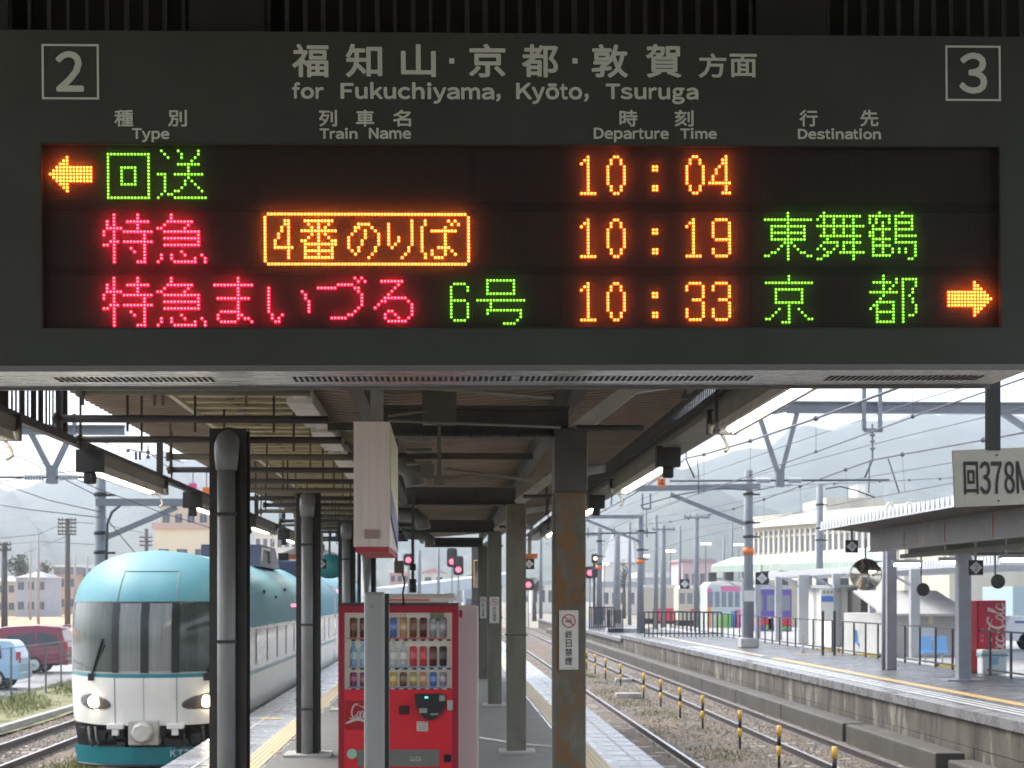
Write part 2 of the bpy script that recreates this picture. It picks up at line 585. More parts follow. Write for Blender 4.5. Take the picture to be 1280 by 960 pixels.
# lit lamps ---------------------------------------------------------------
def emat(name, col, s):
    return mat(name, (0, 0, 0), 0.5, emit=col, estr=s)
LC = {'r': (emat('red_lamp_core', (1.0, 0.040, 0.042), 5.6), emat('red_lamp_halo', (1.0, 0.0006, 0.022), 4.4)),  # outer ring emission paints the coloured halo around each dot
      'o': (emat('amber_lamp_core', (1.0, 0.275, 0.034), 4.4), emat('amber_lamp_halo', (1.0, 0.034, 0.001), 4.0)),
      'y': (emat('yellow_lamp_core', (1.0, 0.31, 0.045), 4.4), emat('yellow_lamp_halo', (1.0, 0.062, 0.001), 3.8)),
      'g': (emat('green_lamp_core', (0.40, 1.0, 0.09), 0.80), emat('green_lamp_halo', (0.08, 0.50, 0.002), 0.55))}
PITCH = 0.00868
def parse(s):
    """'r: cols; r: cols' -> set of (row, col); 5-8 is a range"""
    out = set()
    for ln in s.replace('\n', ';').split(';'):
        ln = ln.strip()
        if not ln:
            continue
        rr, cc = ln.split(':')
        rows = []
        for a in rr.split(','):
            if '-' in a:
                x, y = a.split('-'); rows += list(range(int(x), int(y) + 1))
            else:
                rows.append(int(a))
        for a in cc.split(','):
            if '-' in a:
                x, y = a.split('-')
                cs = range(int(x), int(y) + 1)
            else:
                cs = [int(a)]
            for r_ in rows:
                for c_ in cs:
                    out.add((r_, c_))
    return out
NSEG = 8
def lamps(dots, u, v, colour):
    s0, t0 = st_(u, v)
    b = MB()
    for r_, c_ in sorted(dots):
        cs, ct = s0 + c_ * PITCH, t0 - r_ * PITCH
        rings = ((0.0041, REC - .0005), (0.0036, REC - .0024), (0.0027, REC - .0036), (0.0027, REC - .0044), (0.0014, REC - .0060))
        vs = []
        for rad, dep in rings:
            for k in range(NSEG):
                a = 2 * math.pi * (k + .5) / NSEG
                vs.append(sp(cs + rad * math.cos(a), ct + rad * math.sin(a), dep))
        N = NSEG
        b.m = 1
        b.add(vs, [(i * N + k, i * N + (k + 1) % N, (i + 1) * N + (k + 1) % N, (i + 1) * N + k) for i in (0, 1, 2) for k in range(N)])
        b.m = 0
        b.add(vs, [(3 * N + k, 3 * N + (k + 1) % N, 4 * N + (k + 1) % N, 4 * N + k) for k in range(N)] + [[4 * N + k for k in range(N)]])
    part(b, 'led_lettering', list(LC[colour]), board)
G = {}
G['回'] = '0,13:0-12;1-12:0,12;4,9:4-8;5-8:4,8'
G['送'] = '0:1,6,12;1:2,7,12;2:3,7,11;3:10;4:6-12;5:9;6:9;7:0,1,2,5-13;8:2,9;9:2,8,10;10:2,8,11;11:2,7,12;12:2,5,6,13;13:1,3,4;14:0,5-14'
G['特'] = '0:3,10;1:3,10;2:1,3,7-13;3:1,3,10;4:1-5,10;5:0,3,6-14;6:0,3,12;7:3,12;8:2-4,6-14;9:0,1,3,12;10:3,8,12;11:3,9,12;12:3,12;13:3,12;14:3,10-12'
G['急'] = '0:4;1:4;2:3-10;3:2,9;4:0,1,8;5:2-12;6:12;7:2-12;8:12;9:2-12;11:7;12:1,4,8,13;13:1,4,11,14;14:0,5-11,14'
G['frame'] = '0,15:1-60;1-14:0,61'
G['のりば'] = '''2:6,7;3:6,7;4:5,7;5:5,7;6:4,7;7:4,7;8:3,7;9:3,7;10:3-8;11:7;12:7;13:7
2:12-20;3:13,16,19;4:14,16,18;5:11-21;6:14,16,18;7:13,16,19;8:11,12,16,20,21;9:12-21;10:12,16,20;11:12-20;12:12,16,20;13:12-20
3:28-31;4:27,28,32;5:27,30,33;6:26,30,34;7:25,30,34;8:25,29,34;9:25,29,34;10:25,28,33;11:26,28,33;12:27,32;13:31
2:44;3-6:37,44;7:37,40,44;8:37,40,44;9:37,39,44;10:38,43;11:43;12:42;13:41
2:48,55,57;3:48,56,58;4:47,54;5:47,50-57;6:47,54;7:47,54;8:47,54;9:47,54;10:47,52-55;11:47,50,54,56;12:48,50,54,57;13:48,51-53'''
G['ま'] = '0:7;1:7;2:0-11;3:7;4:7;5:7;6:1-10;7:7;8:7;9:7;10:2-7;11:1,7,8;12:1,7,9,10;13:2-6,11'
G['い'] = '3:0;4:0,10;5:0,11;6:0,11;7:0,12;8:0,12;9:0,12;10:0,12;11:1,4;12:1,3;13:2,3'
G['づ'] = '0:11,13;1:12,14;2:6-10;3:0-5,11,12;4:12;5:13;6:13;7:13;8:13;9:12;10:11;11:9,10;12:4-8'
G['る'] = '1:2-8;2:7;3:6;4:5;5:4;6:3-9;7:2,3,10;8:1,11;9:0,11;10:4,5,11;11:3,6,11;12:3,7,10;13:4-9'
G['6'] = '2:1-4;3:0,5;4:0,5;5:0;6:0;7:0-4;8-12:0,5;13:1-4'
G['号'] = '1:3-11;2:3,11;3:3,11;4:3,11;5:3-11;7:0-14;8:4;9:4;10:3-13;11:3,13;12:13;13:12;14:8-11'
G['d0'] = '0:2,3;1:1,4;2:1,4;3-8:0,5;9:1,4;10:1,4;11:2,3'
G['d1'] = '0:2;1:1,2;2:0,2;3-10:2;11:0-4'
G['d4'] = '0:5;1:4,5;2:4,5;3:3,5;4:2,5;5:2,5;6:1,5;7:1,5;8:0-6;9:5;10:5;11:4-6'
G['d9'] = '0:1-4;1-5:0,5;6:1-5;7:5;8:5;9:0,5;10:0,5;11:1-4'
G['d3'] = '0:1-4;1:0,5;2:0,5;3:5;4:5;5:2-4;6:5;7:5;8:0,5;9:0,5;10:0,5;11:1-4'
G['colon'] = '3,4,9,10:0,1'
G['東'] = '0:7;1:7;2:0-14;3:7;4:2-12;5:2,7,12;6:2-12;7:2,7,12;8:2-12;9:6-8;10:5,7,9;11:4,7,10;12:2,3,7,11,12;13:0,1,7,13,14;14:7'
G['舞'] = '0:2;1:1-13;2:0,2,5,8,11;3:2,5,8,11;4:0-14;5:2,5,8,11;6:2,5,8,11;7:1-13;8:3,11;9:2-6,8-13;10:1,6,8,11;11:0,2,5,8,11;12:3,4,7-14;13:2,3,11;14:0,1,11'
G['鶴'] = '0:3,10;1:0-6,8-13;2:0,2,6,8,13;3:0,2,4,6,8-13;4:1,4,8,13;5:1-6,8-13;6:0,1,4,8;7:0,1,4,8-14;8:1-6,8;9:1,4,8-14;10:1-6,14;11:1,4,7,9,11,14;12:1,4,7,9,11,14;13:1-6,14;14:12,13'
G['京'] = '0:7;1:7;2:0-14;4:3-11;5:3,11;6:3,11;7:3,11;8:3-11;9:7;10:4,7,10;11:3,7,11;12:2,7,12;13:0,1,7,13,14;14:5-7'
G['都'] = '0:4;1:4,8,10-14;2:1-6,8,10,14;3:4,7,10,14;4:4,6,10,13;5:0-8,10,13;6:4,10,12;7:3,10,13;8:2-7,10,13;9:1,2,7,10,14;10:0,2,7,10,14;11:2-7,10,14;12:2,7,10,12,13;13:2,7,10;14:2-7,10'
G['left'] = '0:5;1:4,5;2:3-5;3:2-12;4:1-12;5:0-12;6:1-12;7:2-12;8:3-5;9:4,5;10:5'
G['right'] = '0:8;1:8,9;2:8-10;3:0-11;4:0-12;5:0-13;6:0-12;7:0-11;8:8-10;9:8,9;10:8'
def L(key, u, v, c, rows=0):
    lamps(parse(G[key]), u, v, c)
L('left', 60.4, 194.2, 'o')
L('回', 133.0, 190.2, 'g'); L('送', 195.8, 186.0, 'g')
for v in (266.5, 346.2):
    L('特', 127.9, v, 'r'); L('急', 195.6, v, 'r')
L('frame', 330.1, 265.4, 'y'); L('のりば', 330.1, 265.4, 'y')
L('ま', 266.9, 346.2, 'r'); L('い', 334.75, 346.0, 'r'); L('づ', 397.1, 345.8, 'r'); L('る', 468.4, 345.7, 'r')
L('6', 563.8, 344.8, 'g'); L('号', 596.9, 344.6, 'g')
for v, (a, c_) in ((193.7, ('d0', 'd4')), (272.9, ('d1', 'd9')), (352.6, ('d3', 'd3'))):
    L('d1', 727.5, v + .2, 'o'); L('d0', 760.6, v + .1, 'o'); L('colon', 817.8, v, 'o')
    L(a, 859.8, v - .2, 'o'); L(c_, 888.4 if c_ == 'd4' else 892.8, v - .3, 'o')
L('東', 958.1, 264.2, 'g'); L('舞', 1023.9, 264.0, 'g'); L('鶴', 1089.5, 263.8, 'g')
L('京', 959.3, 343.5, 'g'); L('都', 1090.4, 343.0, 'g')
L('right', 1188.5, 351.3, 'o')

# acrylic pane added before the lamps; its translucency imitates bloom round the LEDs
pm = bpy.data.materials.new('bloom_acrylic')
pm.use_nodes = True
t_ = pm.node_tree
for n_ in list(t_.nodes):
    t_.nodes.remove(n_)
tr_ = t_.nodes.new('ShaderNodeBsdfTransparent')
rf_ = t_.nodes.new('ShaderNodeBsdfTranslucent')
rf_.inputs['Color'].default_value = (1, 1, 1, 1)
mx_ = t_.nodes.new('ShaderNodeMixShader')
mx_.inputs['Fac'].default_value = 0.075
oo_ = t_.nodes.new('ShaderNodeOutputMaterial')
t_.links.new(tr_.outputs[0], mx_.inputs[1]); t_.links.new(rf_.outputs[0], mx_.inputs[2]); t_.links.new(mx_.outputs[0], oo_.inputs['Surface'])
b = MB(); b.add([sp(pl + .003, pb + .003, .003), sp(pr - .003, pb + .003, .003), sp(pr - .003, pt - .003, .003), sp(pl + .003, pt - .003, .003)], [(0, 1, 2, 3)])
part(b, 'bloom_pane', pm, board)

# aluminium tray under the board with louvre slots
b = MB(); sbox(b, s_l, s_r - .002, t_bot - .014, t_bot - .001, .006, TH - .002)
part(b, 'bottom_tray', M_alu, board)
for u0, u1 in ((70, 268), (366, 640), (648, 940), (1032, 1226)):
    y_mid = SY + TH * .52 * KS
    x0 = xat(u0, y_mid) / KS; x1 = xat(u1, y_mid) / KS
    n = int((x1 - x0) / .0155)
    b = MB()
    for row in (-1, 0, 1):
        for i in range(n):
            s = x0 + (x1 - x0) * i / n - SO.x / KS
            sbox(b, s, s + .0085, t_bot - .0155, t_bot - .0137, TH * .52 + row * .030 - .012, TH * .52 + row * .030 + .012)
    part(b, 'vent', M_black, board)
b = MB(); sbox(b, s_l, s_r, t_bot - .022, t_bot - .001, TH, TH + .008); sbox(b, s_l, s_r, t_bot - .016, t_bot - .001, -.001, .005)
part(b, 'tray_lip', mat('tray_lip_grey', (0.2, 0.2, 0.19), 0.5, .5), board)

# hanging frame and barred grilles above the board
for u0, u1 in ((4, 224), (332, 944), (1042, 1330)):
    s0, _ = st_(u0, 20); s1, _ = st_(u1, 20)
    b = MB()
    sbox(b, s0, s1, t_top + .004, t_top + .016, .06, .075)
    n = max(6, int((s1 - s0) / .047))
    rr = random.Random(int(u0))
    for i in range(n + 1):
        s = s0 + (s1 - s0) * i / n
        sbox(b, s - .004, s + .004 + rr.random() * .006, t_top + .016, t_top + .30, .062, .072)
    sbox(b, s0, s1, t_top + .30, t_top + .32, .06, .075)
    part(b, 'grille', M_grille, board)
for u0, u1 in ((-60, 3), (232, 328), (950, 1038)):
    s0, _ = st_(u0, 20); s1, _ = st_(u1, 20)
    b = MB(); sbox(b, s0, s1, t_top + .001, t_top + .62, .05, .25)
    part(b, 'hanger_box', mat('hanger_box_grey', (0.018, 0.0195, 0.0165), 0.7, var=.15, vscale=8), board)
b = MB(); sbox(b, s_l, s_r + .5, t_top + .001, t_top + .6, .16, .18)
part(b, 'backing_plate', mat('backing_black', (0.012, 0.013, 0.011), .8), board)
# ------------------------------------------------------------------ ground, tracks, platforms
RAILZ = -0.95
GZ = -1.10
M_ballast = mat('ballast', (0.115, 0.098, 0.080), 0.95, var=0.55, vscale=9, bump=1.0, bscale=16, rust=(.17, .12, .08), rust_amt=.3, rscale=.7)
M_conc = mat('worn_concrete', (0.40, 0.39, 0.37), 0.8, var=0.22, vscale=2.2, bump=0.25, bscale=30)
M_concw = mat('stained_platform_wall', (0.078, 0.068, 0.056), 0.85, var=0.6, vscale=1.6, bump=0.5, bscale=12, stretch=(1, 1, .28), rust=(0.22, 0.20, 0.17), rust_amt=.24, rscale=1.9)
M_wet = mat('wet_asphalt', (0.075, 0.077, 0.08), 0.40, var=0.25, vscale=1.1, rvar=0.22, bump=0.15, bscale=60)
M_dry = mat('asphalt_under_canopy', (0.14, 0.14, 0.135), 0.7, var=0.14, vscale=1.8, rvar=0.12, bump=0.2, bscale=90)
M_wetconc = mat('wet_edge_concrete', (0.24, 0.25, 0.27), 0.24, var=0.10, vscale=1.1, rvar=0.10, bump=0.06, bscale=25)
M_tact = mat('tactile_yellow', (0.50, 0.41, 0.25), 0.6, var=0.16, vscale=6, rvar=.2)
M_tactw = mat('tactile_yellow_wet', (0.50, 0.33, 0.11), 0.45, var=0.2, vscale=3)
M_rail = mat('rail_steel', (0.12, 0.105, 0.10), 0.4, 0.7, var=0.25, vscale=5)
M_railtop = mat('rail_polished', (0.42, 0.42, 0.45), 0.25, 0.9)
M_sleeper = mat('sleeper_concrete', (0.30, 0.27, 0.24), 0.9, var=0.3, vscale=4)

def sheet(x0, x1, y0, y1, z, nx=1, ny=1, jit=0.0):
    b = MB()
    vs = [(x0 + (x1 - x0) * i / nx, y0 + (y1 - y0) * j / ny, z + (random.uniform(-jit, jit) if jit else 0)) for j in range(ny + 1) for i in range(nx + 1)]
    b.add(vs, [(j * (nx + 1) + i, j * (nx + 1) + i + 1, (j + 1) * (nx + 1) + i + 1, (j + 1) * (nx + 1) + i) for j in range(ny) for i in range(nx)])
    return b
M_earth = mat('wet_earth_and_gravel', (0.24, 0.215, 0.18), 0.95, var=0.35, vscale=.35, bump=.6, bscale=5)
struct(sheet(-3000, 3000, -60, 5000, GZ - .06), 'ground', M_earth)
b = sheet(-11.2, 9.0, -15, 150, GZ + .004, 60, 300, .018)
struct(b, 'ballast_bed', M_ballast)
struct(sheet(-130, -12.9, 30, 88, GZ + .02), 'car_park_asphalt', mat('car_park_asphalt', (0.20, 0.205, 0.21), .45, var=.2, vscale=.6, rvar=.15))
struct(sheet(-190, -16, 128, 330, GZ + .03, 1, 1), 'dry_field', mat('dry_grass_field', (0.42, 0.28, 0.17), .95, var=.4, vscale=.25, stretch=(1, .25, 1), bump=.8, bscale=3))
struct(sheet(-13.1, -9.4, 10, 120, GZ + .05, 6, 60, .03), 'grass_verge', mat('verge_soil', (0.16, 0.16, 0.075), .95, var=.5, vscale=2.5, bump=.8, bscale=20))

def track(name, xc, y0, y1, label, ry0=None):
    for dx in (-.5335, .5335):
        x = xc + dx
        b = MB(); z = RAILZ
        b.prism([(x - .065, z - .15), (x + .065, z - .15), (x + .062, z - .138), (x + .012, z - .12), (x + .012, z - .045), (x + .034, z - .03), (x + .034, z - .004),
                 (x - .034, z - .004), (x - .034, z - .03), (x - .012, z - .045), (x - .012, z - .12), (x - .062, z - .138)], 'y', y0, y1)
        b.m = 1
        b.box(x - .027, x + .027, y0, y1, z - .004, z)
        o = b.build('rail', [M_rail, M_railtop]); o['kind'] = 'structure'
        o['label'] = label
    b = MB()
    n = int((y1 - y0) / .62)
    for i in range(n):
        y = y0 + i * .62
        j = random.uniform(-.02, .02)
        b.box(xc - 1.0 + j, xc + 1.0 + j, y, y + .22, GZ - .05, RAILZ - .15)
    struct(b, 'sleepers', M_sleeper)
track('t', -4.75, -10, 150, 'steel rail of the track the blue train stands on')
track('t', -8.0, -10, 150, 'steel rail of the empty track beside the parked cars')
track('t', 3.75, -10, 150, 'steel rail beside the wet edge of the near platform')
track('t', 7.07, -10, 150, 'steel rail below the stained wall of the opposite platform')
# joint blocks and pale boxes between the rails
b = MB(); b.cbox(5.0, 5.75, 46.4, 46.75, GZ, GZ + .16, .02); b.cbox(5.9, 6.5, 55, 55.3, GZ, GZ + .14, .02)
struct(b, 'trackside_slab', M_conc)

# near platform
struct(MB().box(-3.12, 2.40, -14, 120, GZ - .3, -.004), 'platform_slab', M_conc)
struct(sheet(-2.0, 1.52, -14, 120, .0), 'platform_pavement', M_dry)
b = sheet(-3.15, -2.42, -14, 120, .004)
b.box(-3.15, -3.13, -14, 120, -.12, .004)
struct(b, 'platform_edge', M_wetconc)
struct(sheet(1.95, 2.42, -14, 120, .004), 'platform_edge', M_wetconc)
b = MB(); y = 6.0
while y < 60:
    b.box(-3.14, -2.44, y, y + .012, .0045, .006); b.box(1.97, 2.41, y + .3, y + .312, .0045, .006); y += .6
struct(b, 'paving_joints', mat('joint_dark', (.16, .16, .165), .6))
struct(sheet(-2.42, -2.0, -14, 120, .001), 'platform_border', M_wetconc)
struct(sheet(1.52, 1.95, -14, 120, .001), 'platform_border', M_wetconc)
for x0, x1 in ((-2.31, -2.03), (1.56, 1.84)):
    b = sheet(x0, x1, -14, 110, .008)
    for i in range(5):
        x = x0 + .025 + (x1 - x0 - .05) * i / 4
        b.box(x - .016, x + .016, -14, 110, .008, .013)
    struct(b, 'tactile_paving', M_tact)
for x in (2.20, -2.78):                      # thin edge lines
    struct(sheet(x - .012, x + .012, -14, 110, .008), 'edge_line', mat('edge_line_grey', (.5, .5, .48), .5))
M_yel = mat('yellow_road_paint', (0.75, 0.52, 0.08), .6, var=.2, vscale=9)
M_redp = mat('red_road_paint', (0.6, 0.12, 0.10), .6, var=.2, vscale=9)
for u, v, wd, dp, m in ((338, 899, .34, .16, M_yel), (352, 890, .30, .1, M_redp), (362, 925, .12, .12, M_redp), (345, 941, .12, .12, M_redp), (406, 884, .3, .08, M_yel)):
    p = ground_at(u, v, 0)
    struct(sheet(p.x - wd / 2, p.x + wd / 2, p.y - dp / 2, p.y + dp / 2, .011), 'painted_mark', m)
b = MB(); pts = [ground_at(600, 923) + Vector((0, 0, .011)), ground_at(650, 931) + Vector((0, 0, .011)), ground_at(690, 934) + Vector((0, 0, .011))]
b.tube(pts, .012, 6); struct(b, 'white_line', mat('line_white', (.75, .74, .68), .6))

# opposite platform
PX = 8.70
b = MB().box(PX + .10, 13.35, 4, 78.6, GZ - .3, -.004)
b.box(PX + .10, 13.35, 78.6, 150, GZ - .3, -.20)
struct(b, 'opposite_platform_slab', M_concw)
b = MB()
for i in range(37):                           # facing blocks of the wall
    y = 4 + i * 2.0
    for z0, z1 in ((GZ - .1, -.62), (-.61, -.17)):
        o = random.uniform(0, .012)
        b.box(PX + .02 + o, PX + .12, y + .008, y + 1.992, z0, z1)
struct(b, 'opposite_platform_wall', M_concw)
b = MB().box(PX - .03, PX + .35, 4, 78.6, -.165, .0)
b.box(PX - .03, PX + .35, 78.6, 150, -.36, -.196)
struct(b, 'opposite_platform_coping', mat('coping_wet', (.17, .17, .175), .3, var=.3, vscale=1.5, rvar=.15))
struct(sheet(PX + .35, 13.35, 4, 78.6, .0), 'opposite_platform_pavement', M_wet)
struct(sheet(PX + .35, 13.35, 78.6, 150, -.196), 'opposite_platform_pavement', M_wet)
for x0, x1 in ((9.15, 9.25), (9.36, 9.44), (9.55, 9.62)):
    struct(sheet(x0, x1, 4, 60, .005), 'white_edge_line', mat('line_white_wet', (.62, .63, .64), .35))
b = sheet(9.92, 10.20, 4, 48.5, .006)
struct(b, 'tactile_paving', M_tactw)
struct(sheet(9.92, 10.20, 50, 76, .006), 'tactile_paving', mat('tactile_worn', (0.44, 0.37, 0.24), .35, var=.3, vscale=2))
struct(sheet(11.3, 13.2, 51.2, 51.5, .006), 'tactile_paving', M_tactw)
# cable trough at the foot of the wall
b = MB()
for i in range(17):
    y = 26.3 + i * 6.0 - (0 if i else .2)
    b.cbox(8.12, 8.62, y + .02, y + 5.96, GZ - .1, -.70, .03)
b.cbox(8.22, 8.66, 10, 25.8, GZ - .1, -.78, .04)
struct(b, 'cable_trough', mat('trough_concrete', (.062, .057, .049), .6, var=.35, vscale=1.2, bump=.3, bscale=14))
# ground of the station yard behind the opposite platform
struct(MB().box(13.4, 60, 4, 100, GZ - .3, -.10), 'station_yard', mat('yard_concrete', (.33, .33, .33), .5, var=.2, vscale=.8, rvar=.2))

# low concrete edging beyond the left track
struct(MB().box(-9.75, -9.6, 10, 110, GZ, -.93), 'concrete_edging', M_conc)

# ------------------------------------------------------------------ platform canopy
M_steel = mat('canopy_steel_dark', (0.062, 0.06, 0.053), 0.6, var=.25, vscale=4, rust=(0.10, 0.06, 0.035), rust_amt=.25, rscale=1.5)
M_steelb = mat('canopy_steel_black', (0.030, 0.028, 0.026), 0.5, var=.2, vscale=6)
M_roofu = mat('corrugated_roof_brown', (0.27, 0.215, 0.16), 0.65, var=.2, vscale=1.5, stretch=(1, 1, 1))
M_batten = mat('batten_yellow_grey', (0.48, 0.43, 0.25), 0.6, var=.2, vscale=4, stretch=(1, 8, 8))
M_white = mat('white_paint_worn', (0.66, 0.64, 0.58), 0.55, var=.14, vscale=6, rust=(.25, .16, .09), rust_amt=.05, rscale=5)
M_post = mat('post_rusty_grey', (0.118, 0.112, 0.090), 0.5, var=.38, vscale=7, rust=(0.165, 0.088, 0.032), rust_amt=.40, rscale=3.6, stretch=(1, 1, .55), bump=.12, bscale=20)
M_posto = mat('post_olive_grey', (0.125, 0.122, 0.095), 0.5, var=.28, vscale=4, stretch=(1, 1, .3), rust=(.11, .075, .045), rust_amt=.2, rscale=2.2)
M_postd = mat('post_dark_band', (0.075, 0.075, 0.068), 0.5, var=.2, vscale=4)
M_pipe = mat('grey_plastic_pipe', (0.21, 0.22, 0.22), 0.35, var=.1, vscale=3)
M_conduit = mat('conduit_dark', (0.055, 0.05, 0.046), 0.5, var=.2, vscale=5)
M_conduit2 = mat('conduit_grey', (0.30, 0.29, 0.26), 0.5)
canopy = thing('platform_canopy', 'brown corrugated butterfly roof on dark steel posts over the near platform', 'platform canopy', (-.4, 11, 0))
Y0, Y1 = -13.0, 39.0
XL, XR, XV = -3.0, 2.05, -.35
ZL, ZR, ZV = 3.51, 3.50, 3.30
def roof_z(x):
    return ZV + (ZL - ZV) * (XV - x) / (XV - XL) if x < XV else ZV + (ZR - ZV) * (x - XV) / (XR - XV)
b = MB()
prof = []
y = Y0
while y < Y1:
    prof += [(y, 0), (y + .06, 0), (y + .085, .07), (y + .155, .07)]
    y += .18
vs, fs = [], []
xs = [XL, XV, XR]
for (yy, dz) in prof:
    for x in xs:
        vs.append((x, yy, roof_z(x) + dz + .02))
for (yy, dz) in prof:
    for x in xs:
        vs.append((x, yy, roof_z(x) + dz + .026))
n = len(prof)
for k in range(2):
    for i in range(n - 1):
        for j in range(2):
            a = k * 3 * n + i * 3 + j
            fs.append((a, a + 1, a + 4, a + 3))
b.add(vs, fs)
part(b, 'roof_sheet', M_roofu, canopy)
POSTY = [11.1, 19.4, 27.7, 36.0]
def hpost(b, x, y, wd, dp, z1, z0=0.0):
    f = .014
    b.box(x - wd / 2, x + wd / 2, y - dp / 2, y - dp / 2 + f, z0, z1)
    b.box(x - wd / 2, x + wd / 2, y + dp / 2 - f, y + dp / 2, z0, z1)
    b.box(x - .006, x + .006, y - dp / 2 + f, y + dp / 2 - f, z0, z1)
for i, y in enumerate(POSTY + [-5.5]):
    b = MB()
    if i == 0:
        b.cbox(.765, .975, y - .1, y + .1, 0, 2.62, .008)
    else:
        b.cbox(.745, .985, y - .1, y + .1, 0, 3.02, .012)
    p = part(b, 'post', M_post if i == 0 else M_posto, canopy, 'rust streaked post' if i == 0 else None)
    if i == 0:
        b = MB().cbox(.755, .985, y - .11, y + .11, 2.62, 3.06, .008)
        part(b, 'post_sleeve', M_postd, canopy)
    else:
        b = MB().cbox(.73, 1.0, y - .115, y + .115, 1.32 + .1 * i, 1.34 + .1 * i, .004); part(b, 'post_band', M_postd, canopy)
    b = MB().box(.66, 1.10, y - .22, y + .22, .0, .028); part(b, 'base_plate', M_conc, canopy)
    if i == 0: part(MB().box(.742, .763, y - .06, y - .03, .03, 2.6), 'conduit', M_conduit2, canopy)
    # haunch bracket rising to the eaves
    b = MB()
    b.bar((.87, y, 3.02), (1.32, y, 3.36), .15, .10); b.bar((1.32, y, 3.36), (2.0, y, 3.46), .12, .09)
    b.bar((1.0, y + .1, 2.75), (.70, y + .1, 3.14), .05, .05)
    part(b, 'haunch_bracket', mat('bracket_pale_grey', (.48, .47, .42), .5, var=.2, vscale=5), canopy)
for i, y in enumerate((12.2, 19.2, 26.7, 34.0, -3.0)):
    b = MB()
    hpost(b, -1.63, y, .275, .25, 3.16)
    part(b, 'post', M_steelb, canopy)
    b = MB()
    b.tube([(-1.63, y - .2, 0), (-1.63, y - .2, 2.86)], .068, 14)
    b.tube([(-1.63, y - .2, 2.84), (-1.63, y - .2, 2.96), (-1.63, y - .17, 3.03), (-1.63, y - .05, 3.09), (-1.63, y + .3, 3.12)], [.08, .092, .092, .09, .09], 14)
    p = part(b, 'downpipe', M_pipe, canopy)
    for z in (.55, 1.55, 2.5):
        part(MB().box(-1.70, -1.56, y - .275, y - .122, z, z + .022), 'pipe_clamp', M_steelb, canopy)
    b = MB().box(-1.9, -1.36, y - .36, y + .2, .0, .03); part(b, 'base_plate', M_conc, canopy)
for y in sorted(POSTY + [-5.5]):
    b = MB()
    b.box(-.45, .86, y - .09, y + .09, 3.19, 3.215); b.box(-.45, .86, y - .09, y + .09, 3.0, 3.02); b.box(-.45, .86, y - .008, y + .008, 3.02, 3.19)
    part(b, 'cross_beam', M_steel, canopy)
    b = MB()
    for k in range(9):
        b.ball((-.15 + .11 * k, y - .095, 3.01), .016, 6, m=4)
    part(b, 'bolts', M_steelb, canopy)
for x, z, wd, h in ((-.55, 3.24, .09, .12), (-1.63, 3.405, .05, .03), (.88, 3.32, .10, .16)):
    b = MB().box(x - wd / 2, x + wd / 2, Y0, Y1, z - h / 2, z + h / 2)
    part(b, 'purlin', M_steel, canopy)
b = MB().box(-2.02, -1.98, Y0, Y1, 3.36, 3.385); part(b, 'angle_strip', mat('strip_cream', (.62, .58, .42), .5), canopy)
b = MB()
for k in range(26):
    y = Y0 + 2 * k
    b.box(-1.10, -.92, y + .15, y + 1.7, 3.24, 3.33)
    b.box(-1.05, -.95, y + 1.7, y + 2.15, 3.27, 3.33)
part(b, 'cable_tray', M_white, canopy)
b = MB(); y = Y0
while y < Y1 - .3:
    b.box(-1.97, -1.05, y, y + .11, 3.375, 3.40)
    y += .36
part(b, 'ceiling_battens', M_batten, canopy)
k = 0
y = 5.2
while y < 37:                                 # hung cross pipes with drop rods
    x0 = (-2.9, -2.46, -2.7, -2.2, -2.72)[k % 5] if k > 1 else -2.6
    b = MB()
    b.tube([(x0, y, 3.14), (-.82, y, 3.14)], .028, 8)
    b.tube([(x0 - .015, y, 3.14), (x0 + .03, y, 3.14)], .042, 8)
    for x in (x0 + .02, x0 + .5, -1.75, -1.2):
        b.bar((x, y, 3.05), (x, y, roof_z(x) + .03), .016)
    part(b, 'hung_pipe', M_conduit if k % 3 else mat('pipe_olive', (.14, .13, .09), .5), canopy)
    y += 1.56 if k % 2 else 1.48
    k += 1
for (x, y, z) in ((-.26, 14.5, 3.0), (-.30, 23.0, 2.96), (-.28, 31.0, 2.98)):    # round duct elbows
    b = MB()
    b.tube([(x - .5, y, z + .12), (x - .12, y, z + .1), (x - .02, y, z + .02), (x, y, z - .1)], .10, 14)
    part(b, 'duct_elbow', mat('duct_grey', (.13, .13, .12), .4, var=.15, vscale=5), canopy)
# conduits, rods and small boxes in the middle bay
for p_, q_, r_ in ((at(486, 481, 8.2), at(690, 497, 9.4), .012), (at(486, 520, 9), at(560, 510, 9.4), .008), (at(486, 526, 9), at(700, 534, 9.6), .008), (at(508, 549, 12.5), at(540, 549, 12.5), .02),
                   (at(508, 564, 13), at(540, 563, 13), .02), (at(508, 580, 14), at(540, 578, 14), .016), (at(556, 586, 14), at(668, 601, 14.4), .012)):
    part(MB().tube([p_, q_], r_, 6), 'thin_conduit', mat('conduit_olive', (.17, .16, .12), .5), canopy)
b = MB(); p0, p1 = at(549, 478, 9.2), at(549, 602, 9.2)
b.bar(p0, p1, .022); b.box(p0.x - .1, p0.x + .1, 9.25, 9.45, zat(549, 526, 9.2), zat(549, 476, 9.2))
b.box(p1.x - .11, p1.x - .03, 9.17, 9.22, p1.z + .02, p1.z + .10); b.box(p1.x - .03, p1.x + .03, 9.16, 9.24, p1.z - .02, p1.z + .03)
part(b, 'hanger_rod', mat('rod_olive', (.10, .095, .075), .5), canopy)
for y in (8.2, 12.6, 15.2, 21.8, 30.0):
    b = MB().box(-.92, .84, y - .03, y + .03, 3.20, 3.26)
    part(b, 'ceiling_joist', M_steel, canopy)
